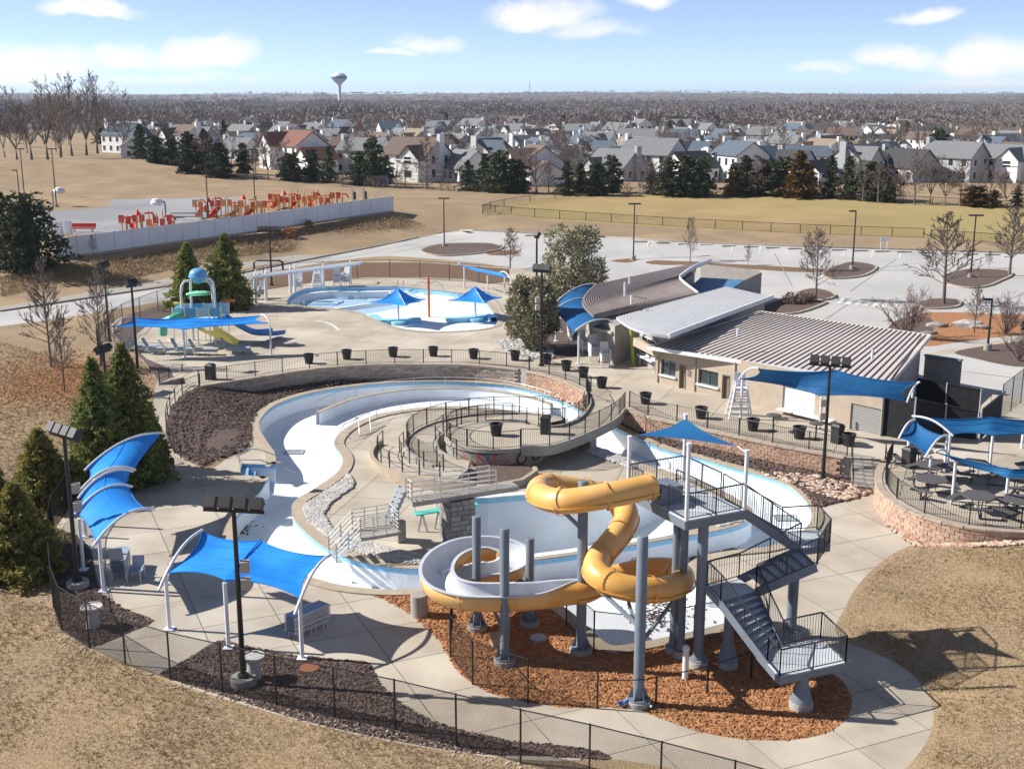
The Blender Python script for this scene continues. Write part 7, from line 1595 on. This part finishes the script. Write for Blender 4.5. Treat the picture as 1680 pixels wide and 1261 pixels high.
# ---------------------------------------------------------------- houses
WALLC = {'white': (.76, .76, .75), 'cream': (.62, .56, .45), 'grey': (.42, .43, .44), 'beige': (.50, .43, .34), 'blue-grey': (.27, .33, .40), 'brick': (.30, .15, .11)}
ROOFC = {'grey': (.19, .195, .205), 'slate-blue': (.10, .13, .17), 'brown': (.16, .115, .095), 'tan': (.27, .205, .15), 'charcoal': (.06, .06, .065), 'red-brown': (.21, .095, .075)}
WM = {k: mat('siding_'+k, v, .8, tuple(c*.88 for c in v), sc=1.5) for k, v in WALLC.items()}
RM = {k: mat('shingle_'+k, v, .9, tuple(c*.75 for c in v), sc=2.5, bump=.02) for k, v in ROOFC.items()}
MT['trim'] = mat('house_trim', (.74, .74, .73), .6); MT['hglass'] = mat('house_glass', (.03, .04, .055), .15, spec=.7)
def gable(mbw, mbr, x0, x1, y0, y1, h, rh, ax='x', ov=.35, z0=0):
    """box with a pitched roof; the ridge runs along ax"""
    if ax == 'x':
        ym = (y0+y1)/2
        mbw.add([(x0, y0, z0), (x1, y0, z0), (x1, y1, z0), (x0, y1, z0), (x0, y0, h), (x1, y0, h), (x1, y1, h), (x0, y1, h), (x0, ym, h+rh), (x1, ym, h+rh)], [(0, 1, 5, 4), (2, 3, 7, 6), (1, 2, 6, 9, 5), (3, 0, 4, 8, 7)])
        s = rh/((y1-y0)/2); a, b = (y0-ov, h-ov*s), (y1+ov, h-ov*s); X0, X1 = x0-ov, x1+ov
        q = [(X0, a[0], a[1]), (X1, a[0], a[1]), (X1, ym, h+rh), (X0, ym, h+rh), (X1, b[0], b[1]), (X0, b[0], b[1])]
    else:
        xm = (x0+x1)/2
        mbw.add([(x0, y0, z0), (x1, y0, z0), (x1, y1, z0), (x0, y1, z0), (x0, y0, h), (x1, y0, h), (x1, y1, h), (x0, y1, h), (xm, y0, h+rh), (xm, y1, h+rh)], [(1, 2, 6, 5), (3, 0, 4, 7), (0, 1, 5, 8, 4), (2, 3, 7, 9, 6)])
        s = rh/((x1-x0)/2); a, b = (x0-ov, h-ov*s), (x1+ov, h-ov*s); Y0, Y1 = y0-ov, y1+ov
        q = [(a[0], Y1, a[1]), (a[0], Y0, a[1]), (xm, Y0, h+rh), (xm, Y1, h+rh), (b[0], Y0, b[1]), (b[0], Y1, b[1])]
    t = .18; n = len(mbr.v); mbr.v += [tuple(p) for p in q]+[(p[0], p[1], p[2]+t) for p in q]
    mbr.f += [tuple(i+n for i in f) for f in ((6, 7, 8, 9), (9, 8, 10, 11), (0, 3, 2, 1), (3, 5, 4, 2), (0, 1, 7, 6), (5, 11, 10, 4), (1, 2, 8, 7), (2, 4, 10, 8), (0, 6, 9, 3), (3, 9, 11, 5))]
def house_proto(v):
    rd = random.Random(v*7+1); root = link('house', None); BASE[root.name] = Vector((0, 0, 0)); w = MB(); r = MB()
    W_, D_ = [(12, 8.5), (13.5, 8), (11, 9), (14.5, 8.5), (12, 8), (13, 9.5)][v]; H_ = [5.2, 5.4, 3.2, 5.0, 5.6, 3.4][v]; RH = [3.0, 2.8, 3.4, 3.0, 2.6, 3.6][v]
    gable(w, r, -W_/2, W_/2, -D_/2, D_/2, H_, RH, 'x'); wing = v % 2 == 0
    wx = (-1 if v % 3 else 1)*W_*.25
    gable(w, r, wx-2.7, wx+2.7, -D_/2-2.6, 0, H_-(.0 if v % 2 else .8), 2.5, 'y')
    if v in (1, 3, 5): gable(w, r, W_/2-.05, W_/2+5.6, -D_/2-.5, D_/2-1, 2.9, 2.2, 'x' if v == 3 else 'y')
    wall = part('wall', w, WM['white'], root); roof = part('roof', r, RM['grey'], root)
    cx = W_/2+.35 if v % 2 == 0 else -W_/2-.35
    part('chimney', MB().box((cx, 0, (H_+RH+.9)/2), (.75, 1.6, H_+RH+.9)), WM['white'], root, label=None)
    part('fascia', MB().box((wx, -D_/2-3.0, H_-.9), (5.9, .06, .2)), MT['trim'], root)
    def win(x, y, z, ww=1.1, hh=1.4, ax='y', s=-1):
        d = (ww, .08, hh) if ax == 'y' else (.08, ww, hh); f = part('window', MB().box((x, y, z), (d[0]+.25 if ax == 'y' else .06, .06 if ax == 'y' else d[1]+.25, hh+.25)), MT['trim'], root); part('pane', MB().box((x, y, z), d), MT['hglass'], f)
    lv = (1.6, 4.2) if H_ > 4.5 else (1.6,)
    for z in lv:
        for x in (-W_*.38, -W_*.12, W_*.14, W_*.4):
            if abs(x-wx) > 3: win(x, -D_/2-.02, z)
            win(x, D_/2+.02, z)
        for y in (-D_*.25, D_*.25): win(-W_/2-.02, y, z, ax='x'); (win(W_/2+.02, y, z, ax='x') if v not in (1, 3, 5) else None)
        win(wx, -D_/2-2.62, z, 1.8, 1.3)
    dx = wx+4 if wx < 0 else wx-4; d = part('door', MB().box((dx, -D_/2-.02, 1.05), (1.0, .08, 2.1)), MT['door'], root)
    if v in (1, 3, 5): part('garage_door', MB().box((W_/2+2.8, -D_/2-.52 if v != 3 else -D_/2-.52, 1.15), (4.4, .08, 2.2)), MT['trim'], root)
    return root
HP = [house_proto(v) for v in range(6)]; HU = set()
random.seed(21)
def recolor(o, wc, rc):
    for ch in KIDS.get(o.name, ()):
        nm = ch.name.split('.')[0]
        if nm in ('wall', 'chimney'): ch.material_slots[0].link = 'OBJECT'; ch.material_slots[0].material = WM[wc]
        elif nm == 'roof': ch.material_slots[0].link = 'OBJECT'; ch.material_slots[0].material = RM[rc]
ROWS = [(262, [(505, 1), (600, 4), (690, 0), (770, 2), (885, 3), (1000, 2), (1060, 0), (1120, 2), (1200, 4), (1275, 5), (1400, 1), (1470, 2), (1540, 0), (1640, 3)]), (292, None), (325, None), (360, None), (400, None), (445, None), (500, None), (570, None), (660, None)]
RN = ['front', 'second', 'third', 'fourth', 'fifth', 'sixth', 'seventh', 'eighth', 'ninth']
HOUSES = []
for ri, (Y, lst) in enumerate(ROWS):
    k = 0; items = []
    if lst: items = [((px-840)/F*Y/ (CS) , v) for px, v in lst]
    else:
        x = -.34*Y+random.uniform(0, 10)
        while x < .44*Y: items.append((x, random.randrange(6))); x += random.uniform(13, 17.5)*(1+.08*max(0, ri-4))
    items = [(x+random.uniform(-2, 2), v) for x, v in items]
    if Y > 480: items = [it for it in items if -.34*Y < it[0] < .36*Y and random.random() < .75]
    for x, v in items:
        y = Y+random.uniform(-9, 9)+(.05*abs(x)); o = HP[v] if v not in HU else copy_tree(HP[v]); HU.add(v); o.location = (x, y, hz(x, y)-.1)
        o.rotation_euler = (0, 0, random.choice([.55, -.6, math.pi/2+.5, -math.pi/2+.45, .9, -.35, 2.6, 2.1])+random.uniform(-.25, .25)); s = random.uniform(.9, 1.05) if ri == 0 else random.uniform(.74, .92); o.scale = (s, s, s*1.05)
        wc = random.choices(list(WALLC), [14, .8, 2.6, .5, .6, .1])[0]; rc = random.choices(list(ROOFC), [7, 2.4, 1.6, .4, 2.0, .08])[0]
        if lst: wc = 'white' if k in (2, 3, 1, 8) else wc
        recolor(o, wc, rc); k += 1; tag(o, f'{wc} house with {rc} gabled roof, {nth(k-1)} from the left in the {RN[ri]} row of houses', 'house', 'houses of the estate beyond the field'); HOUSES.append((x, y))
# bare trees among the houses
BELT = [(285, 'nearest'), (330, 'second'), (380, 'third'), (440, 'fourth'), (520, 'fifth'), (600, 'sixth'), (690, 'seventh'), (790, 'eighth'), (1000, 'furthest')]
def garden(n, y0, y1, r2, kind):
    out = []
    while len(out) < n:
        Y = random.uniform(y0, y1); x = random.uniform(-.47*Y, .47*Y)
        if any((x-a)**2+(Y-b)**2 < r2 for a, b in HOUSES) or (Y < 285 and x < -40): continue
        out.append((next(i for i, q in enumerate(BELT) if Y < q[0]), x/Y, x, Y))
    out.sort(); cnt = {}
    for bi, _, x, Y in out:
        k = cnt.get(bi, 0); cnt[bi] = k+1; yield x, Y, f'{kind} in the {BELT[bi][1]} belt of gardens, {nth(k)} from the left there'
for i, (x, Y, lb) in enumerate(garden(270, 245, 900, 30, 'bare brown garden tree')):
    bare(lb, Vector((x, Y, hz(x, Y))), random.uniform(6, 10.5), random.choice(['vase', 'vase', 'oak']), i % 3, mt=random.choice(['twig', 'twig', 'twig_red']), nb=36, spread=.3 if i % 2 else .36, group='bare trees among the houses', sxy=random.uniform(.9, 1.35), wr=3.0, H0=10)
for i, (x, Y, lb) in enumerate(garden(34, 300, 850, 45, 'dark garden evergreen')):
    h = random.uniform(5, 9); ever_tree('cedar', lb, Vector((x, Y, hz(x, Y))), h, h*.33, 2600, .42, MT['cedar'], 'evergreens among the houses', 40+i % 5)
# bare trees along the field edge
for i, (px, py, top) in enumerate(((700, 310, 225), (745, 312, 260), (880, 317, 235), (900, 318, 265), (1050, 320, 262), (1075, 320, 245), (1240, 322, 258), (1415, 330, 255), (1475, 334, 262), (1500, 336, 262), (1525, 336, 250), (1550, 337, 268), (1575, 338, 262), (1620, 340, 262), (1650, 342, 270), (1680, 343, 262), (440, 296, 215), (460, 297, 245), (420, 294, 240), (380, 290, 228), (345, 286, 215), (1440, 333, 268), (1340, 326, 285), (650, 306, 262), (665, 308, 265))):
    b, h = by_top(px, py, top); bare(f'bare grey tree at the edge of the playing field, {nth(i)} counted along the row', b, h, 'vase' if i % 3 else 'oak', i % 3, nb=36, spread=.3 if i % 2 else .36, mt='twig' if i % 2 else 'twig_red', wr=2.2, H0=9, sxy=1.15, group='bare trees at the edge of the field')
# ---------------------------------------------------------------- far woods, tower, mast
def wood_tree(seed):
    rd = random.Random(seed); m = MB(); twig(m, Vector((0, 0, 0)), Vector((0, 0, .75)), .02)
    for k in range(58):
        d = rv(rd); d.z = abs(d.z)*1.1-.25; c0 = Vector((0, 0, .52)); p = c0+Vector((d.x*.2, d.y*.2, d.z*.2)); q = c0+Vector((d.x*.40, d.y*.40, d.z*.46))*rd.uniform(.75, 1.1); s = (q-p).cross(rv(rd)).normalized()*.028; m.add([p-s, p+s, q], [(0, 1, 2)])
    return np.array([tuple(v) for v in m.v]), m.f
WT = [wood_tree(i) for i in range(6)]
MT['wood1'] = mat('far_twigs', (.235, .205, .205), .95, (.16, .142, .148), sc=.03, lo=.4, hi=.6, world=True, c3=(.27, .225, .20), sc3=.006)
def woods(n, y0, y1, hmin, hmax, wid=.5):
    VV = []; FF = []; c = 0
    Ys = y0+(y1-y0)*np.random.random(n)**1.2
    Xs = np.random.uniform(-wid, wid, n)*Ys; Zs = hgt(Xs, Ys)
    arrs = []; faces = []
    for i in range(n):
        V, Fc = WT[i % 6]; s = random.uniform(hmin, hmax)*(1+.35*math.sin(Xs[i]/83+Ys[i]/140)*math.sin(Xs[i]/31+2)); a = random.uniform(0, 6.28); ca, sa = math.cos(a), math.sin(a); w = s*random.uniform(.9, 1.5)
        arrs.append(np.stack([(V[:, 0]*ca-V[:, 1]*sa)*w+Xs[i], (V[:, 0]*sa+V[:, 1]*ca)*w+Ys[i], V[:, 2]*s+Zs[i]-.2], 1)); faces.append(np.array(Fc)+c); c += len(V)
    V = np.concatenate(arrs); Fc = np.concatenate(faces); me = bpy.data.meshes.new('woodland'); me.vertices.add(len(V)); me.vertices.foreach_set('co', V.ravel()); me.loops.add(Fc.size); me.loops.foreach_set('vertex_index', Fc.ravel().astype(np.int32)); me.polygons.add(len(Fc)); me.polygons.foreach_set('loop_start', np.arange(0, Fc.size, 3, dtype=np.int32)); me.update(); me.materials.append(MT['wood1']); return me
for y0, y1, n, lb in ((600, 1000, 2600, 'nearest belt of bare woodland behind the houses'), (950, 2200, 6200, 'wide bare grey-brown woodland beyond the houses'), (2100, 5200, 6000, 'far woodland up to the horizon')):
    o = link('woodland', woods(n, y0, y1, 7, 12)); o['kind'] = 'stuff'; o['label'] = lb
wt = thing('water_tower', 'white single-stem water tower with a round tank on the horizon', 'water tower', Vector((atY(556, 163, 1500).x, 1500, hz(-200, 1500))))
bx_, zt_ = atY(556, 119, 1500).x, atY(556, 119, 1500).z
part('tank', MB().lathe([(.3, 0), (4.5, -.6), (8, -2.6), (9.5, -5.2), (9.6, -6.4), (8.3, -9), (5.5, -11.6), (2.8, -14), (2.2, -16)][::-1], (bx_, 1500, zt_), 28), MT['white'], wt, 40)
part('tank_band', MB().lathe([(9.75, -7.3), (9.85, -6.6), (9.85, -5.4), (9.7, -4.7)], (bx_, 1500, zt_), 28, cap=False), mat('tower_band', (.12, .20, .34), .5), wt, 40)
part('stem', MB().lathe([(3.6, -zt_), (2.4, -zt_+6), (2.1, -20), (2.2, -15)], (bx_, 1500, zt_), 20), MT['white'], wt, 40)
p = atY(869, 155, 3800); o = thing('radio_mast', 'thin lattice radio mast on the horizon', 'mast', Vector((p.x, 3800, hz(p.x, 3800))))
zt_ = atY(869, 135, 3800).z
for k in range(3): a = k*2.1; part('leg', MB().bar((p.x+1.6*math.cos(a), 3800+1.6*math.sin(a), 3), (p.x+.8*math.cos(a), 3800+.8*math.sin(a), zt_), .6), MT['galv'], o)
for z in range(10, int(zt_), 8): part('brace', MB().bar((p.x-1.4, 3800, z), (p.x+1.4, 3800, z+7), .4), MT['galv'], o)
# ---------------------------------------------------------------- white fence and playground
fb = [T(p[0], p[1]) for p in cr([(95, 424), (180, 413), (280, 399), (380, 386), (500, 368), (580, 356), (645, 347)], 5)]; Pf = resample(fb, 2.45)
wf = thing('panel_fence', 'long white panel fence between the playground and the bank', 'fence', Pf[0])
MT['vinyl'] = mat('white_vinyl', (.72, .74, .78), .45, (.66, .68, .73), sc=.6, obj_rand=.03)
for a, b in zip(Pf, Pf[1:]):
    d = (b-a); an = math.atan2(d.y, d.x); h = 2.35
    o = part('panel', MB().add([a+up*.12, b+up*.12, b+up*h, a+up*h]+[q+Vector((0, .06, 0)) for q in (a+up*.12, b+up*.12, b+up*h, a+up*h)], [(0, 1, 2, 3), (7, 6, 5, 4), (3, 2, 6, 7)]), MT['vinyl'], wf)
for a in Pf: part('post', MB().box(a+up*1.22, (.13, .13, 2.45)).lathe([(.1, 2.44), (.02, 2.55)], a, 4), MT['vinyl'], wf)
part('base_rail', MB().sweep([p+up*.05 for p in fb], [(-.12, -.2), (-.12, .1), (.12, .1), (.12, -.2)]), MT['coping'], wf)
MT['tanpost'] = mat('tan_post', (.52, .33, .17), .6); MT['play_o'] = mat('play_orange', (.72, .22, .03), .4, obj_rand=.1); MT['play_blue'] = mat('play_blue', (.04, .10, .42), .4)
def play_unit(label, pxa, pxb, py, n, depth, seed, hpost=3.2, pr=.6):
    rd = random.Random(seed); a, b = T(pxa, py), T(pxb, py); root = thing('playground_set', label, 'playground', a); u = (b-a).normalized(); v = Vector((-u.y, u.x, 0)); L_ = (b-a).length
    for k in range(n):
        s = L_*(k+.5)/n; h = hpost*rd.uniform(.75, 1.1)
        for d in (0, depth): q = a+u*(s+rd.uniform(-.3, .3))+v*d; part('post', MB().tube([q, q+up*h], .09, 6), MT['tanpost'], root)
        q = a+u*s+v*depth/2; zp = rd.uniform(.8, 1.7)
        if k % 2 == 0: part('deck', MB().box(q+up*zp, (L_/n*.95, depth, .12), math.atan2(u.y, u.x)), MT['play_o'], root)
        c = MT['red'] if rd.random() < pr else (MT['play_o'] if rd.random() < .6 else MT['tanpost'])
        part('guard_panel', MB().box(q-v*depth/2+up*(zp+.55), (L_/n*.8, .08, .9), math.atan2(u.y, u.x)), c, root)
        if k % 3 == 1:
            st2 = q+up*(zp+.1); e = q+v*(-depth*.5-2.2)+u*rd.uniform(-1.2, 1.2)+up*.3; part('slide', MB().sweep([st2.lerp(e, t) - up*(.25*math.sin(math.pi*t)) for t in [i/6 for i in range(7)]], [(-.35, .3), (-.3, 0), (.3, 0), (.35, .3)]), c, root)
        if k % 3 == 0: part('overhead_bar', MB().tube([q+up*(h-.2), q+u*L_/n+up*(h-.1), q+u*(L_/n*1.6)+up*(h-.7)], .12, 6), c, root)
        if k % 6 == 2: part('roof_panel', MB().lathe([(L_/n*.6, h-.1), (.05, h+.7)], q, 4), MT['red'] if rd.random() < .7 else MT['play_blue'], root)
play_unit('red and orange playground set behind the left half of the white fence', 195, 285, 382, 8, 3.0, 3, 2.5, .85)
play_unit('red and tan climbing frame in the middle of the playground', 316, 440, 357, 13, 3.0, 5, 2.7, .3)
play_unit('long red and orange playground run at the right end behind the white fence', 440, 560, 343, 13, 2.6, 8, 2.7, .35)
for i, (px, py, tx, ty, lb) in enumerate(((88, 338, 97, 313, 'far left of the court'), (272, 356, 257, 332, 'behind the left playground set'))):
    b = T(px, py); t = atY(tx, ty, b.y-.5); o = thing('basketball_hoop', 'basketball hoop on a curved pole at the '+lb, 'basketball hoop', b)
    part('pole', MB().tube(cr([b, Vector((b.x, b.y, t.z-.3)), Vector((b.x*.7+t.x*.3, b.y, t.z+.1)), t], 4), .11, 6), MT['galv'], o, 50); part('backboard', MB().lathe([(.05, -.4), (.85, -.35), (.95, 0), (.6, .5), (.1, .6)], t, 12), MT['white'], o, 40)
    part('ring', MB().tube([t+Vector((.5+.28*math.cos(k), -.7+.28*math.sin(k), -.35)) for k in [j*.63 for j in range(10)]], .03, 4, closed=True), MT['orange'], o)
b = T(137, 381); o = thing('bench', 'red bench at the near edge of the court', 'bench', b); part('seat', MB().box(b+up*.55, (3.2, .7, .14)), MT['red'], o); part('backrest', MB().box(b+Vector((0, .4, .9)), (3.2, .1, .5)), MT['red'], o)
for s in (-1.2, 1.2): part('leg', MB().box(b+Vector((s, 0, .25)), (.15, .5, .5)), MT['white'], o)
for i, (px, py) in enumerate(((97, 386), (112, 384))):
    b = T(px, py); o = thing('sandwich_board', f'white folding board beside the court, {"left" if i == 0 else "right"} one', 'board', b, 'white boards by the court')
    for s in (-1, 1): part('panel', MB().box(b+Vector((0, s*.3, .9)), (.9, .06, 1.8), M=Matrix.Rotation(R(s*14), 3, 'X')), MT['white'], o)
b = T(255+0, 358); o = thing('bench', 'dark blue frame bench right of the left playground set', 'bench', T(307, 361)); b = T(307, 361)
part('frame', MB().tube([b+Vector((-2.4, 0, 0)), b+Vector((-2.3, 0, 1.0)), b+Vector((2.3, 0, 1.0)), b+Vector((2.4, 0, 0))], .1, 6), MT['galv'], o, 50); part('seat', MB().box(b+up*.5, (4.4, .5, .1)), MT['galv'], o)
for i, (px, py) in enumerate(((579, 330), (597, 329))):
    b = T(px, py); o = thing('play_panel', f'white post with a dark panel near the right end of the white fence, {"left" if i == 0 else "right"} one', 'sign', b, 'white posts by the fence end'); part('post', MB().box(b+up*1.2, (.3, .2, 2.4)), MT['white'], o); part('panel', MB().box(b+Vector((.35, -.05, .9)), (.4, .1, 1.3)), MT['black2'], o)
# bike rack by the road, sign at the field, boulders, crossing
b = T(440, 443); o = thing('bike_rack', 'dark arched rack on the pale pad beside the road', 'rack', b)
for k in range(2): part('hoop', MB().tube([b+Vector((-1.7, k*.5, 0)), b+Vector((-1.7, k*.5, .9)), b+Vector((-1.3, k*.5, 1.1)), b+Vector((1.3, k*.5, 1.1)), b+Vector((1.7, k*.5, .9)), b+Vector((1.7, k*.5, 0))], .07, 6), MT['black2'], o, 50)
b = T(1450, 412); o = thing('notice_board', 'white notice on two posts at the edge of the field', 'sign', b)
for s in (-.4, .4): part('post', MB().box(b+Vector((s, 0, .8)), (.1, .1, 1.6)), MT['white'], o)
part('board', MB().box(b+Vector((0, -.06, 1.45)), (1.0, .06, .5)), MT['white'], o)
MT['boulder'] = mat('boulder', (.34, .31, .28), .9, (.22, .2, .185), sc=2, bump=.04)
for i, (px, py, s, lb) in enumerate(((1535, 535, .9, 'dark angular boulder on the orange mulch'), (1582, 534, 1.3, 'long pale boulder on the orange mulch'), (1606, 538, .9, 'dark boulder next to the long pale one'), (1521, 548, .7, 'small boulder at the corner of the ribbed roof'))):
    V, Fc = rocks[i]; b = T(px, py); m = MB(); m.v = [tuple(q) for q in V*s*np.array([1.3, .8, .8])]; m.f = Fc; o = link('boulder', mesh_of(m, 'boulder', MT['boulder'] if i != 1 else MT['rock_w']), None, b); tag(o, lb, 'boulder')
for k in range(7):
    c0, c1 = T(1376+k*14.5, 498+k*1.3), T(1384+k*14.5, 490+k*1.3); d = (c1-c0); mb = MB(); z = .016; w = Vector((.28, 0, 0)); mb.quad(c0-w+up*z, c0+w+up*z, c1+w+up*z, c1-w+up*z); struct('crossing_stripe', mb, MT['line'])
for k in range(16):
    a, b = T(880+k*46, 386+k*1.75+3), T(878+k*46, 399+k*1.75+3); mb = MB(); w = Vector((.07, 0, 0)); mb.quad(a-w+up*.02, a+w+up*.02, b+w+up*.02, b-w+up*.02); struct('bay_line', mb, MT['line'])
for q in ([(1325, 523), (1350, 512)], [(1575, 608), (1700, 622)]):
    line([T(*p) for p in q], .14, hz(*T(*q[0]).to_2d())+.02, MT['line'])
ws = mesh_of(MB().box((0, 0, .07), (1.8, .16, .13)).box((0, 0, .145), (1.7, .1, .03)), 'wheel_stop', MT['grey_conc'])
for i in range(22):
    px = 872+i*36; p = T(px, np.interp(px, [860, 993, 1120, 1293, 1680], [386.5, 393.5, 401.5, 408.5, 420.5])); o = link('wheel_stop', ws, None, p, -.06); tag(o, f'pale concrete wheel stop along the far edge of the car park, {nth(i)} from the left', 'wheel stop', 'wheel stops along the car park edge')
MT['seam'] = mat('paving_joint', (.26, .255, .25), .9)
for q in ([(1395, 478), (1470, 425)], [(1270, 415), (1300, 470)], [(1440, 440), (1560, 425)], [(1000, 400), (1040, 428)], [(640, 415), (760, 392)], [(1600, 520), (1680, 480)], [(1390, 500), (1330, 540)], [(900, 410), (1290, 432)], [(520, 432), (690, 398)]):
    pq = [T(q[0][0]+(q[1][0]-q[0][0])*k/8, q[0][1]+(q[1][1]-q[0][1])*k/8) for k in range(9)]; mb = MB().sweep([p_+up*.015 for p_ in pq], [(-.06, 0), (.06, 0)]); struct('paving_joint', mb, MT['seam'])
# small white stucco box and utility cabinet behind the field
b = T(620, 306); solo('utility_cabinet', MB().box(b+up*1.0, (4, 2, 2.0)).box(b+up*2.08, (4.2, 2.2, .15)), MT['galv'], 'dark utility cabinet under the evergreens left of the big white house', 'cabinet')
# ---------------------------------------------------------------- haze
hb = MB().box((0, 4400, 32), (14000, 11200, 92)); hm = bpy.data.materials.new('haze_air'); hm.use_nodes = True; nt = hm.node_tree; nt.nodes.clear()
ho = nt.nodes.new('ShaderNodeOutputMaterial'); hv = nt.nodes.new('ShaderNodeVolumePrincipled'); hv.inputs['Density'].default_value = .000085; hv.inputs['Color'].default_value = (.74, .85, 1, 1); hv.inputs['Anisotropy'].default_value = .2
nt.links.new(hv.outputs[0], ho.inputs['Volume'])
hz_o = link('haze', mesh_of(hb, 'haze', hm)); hz_o['kind'] = 'stuff'
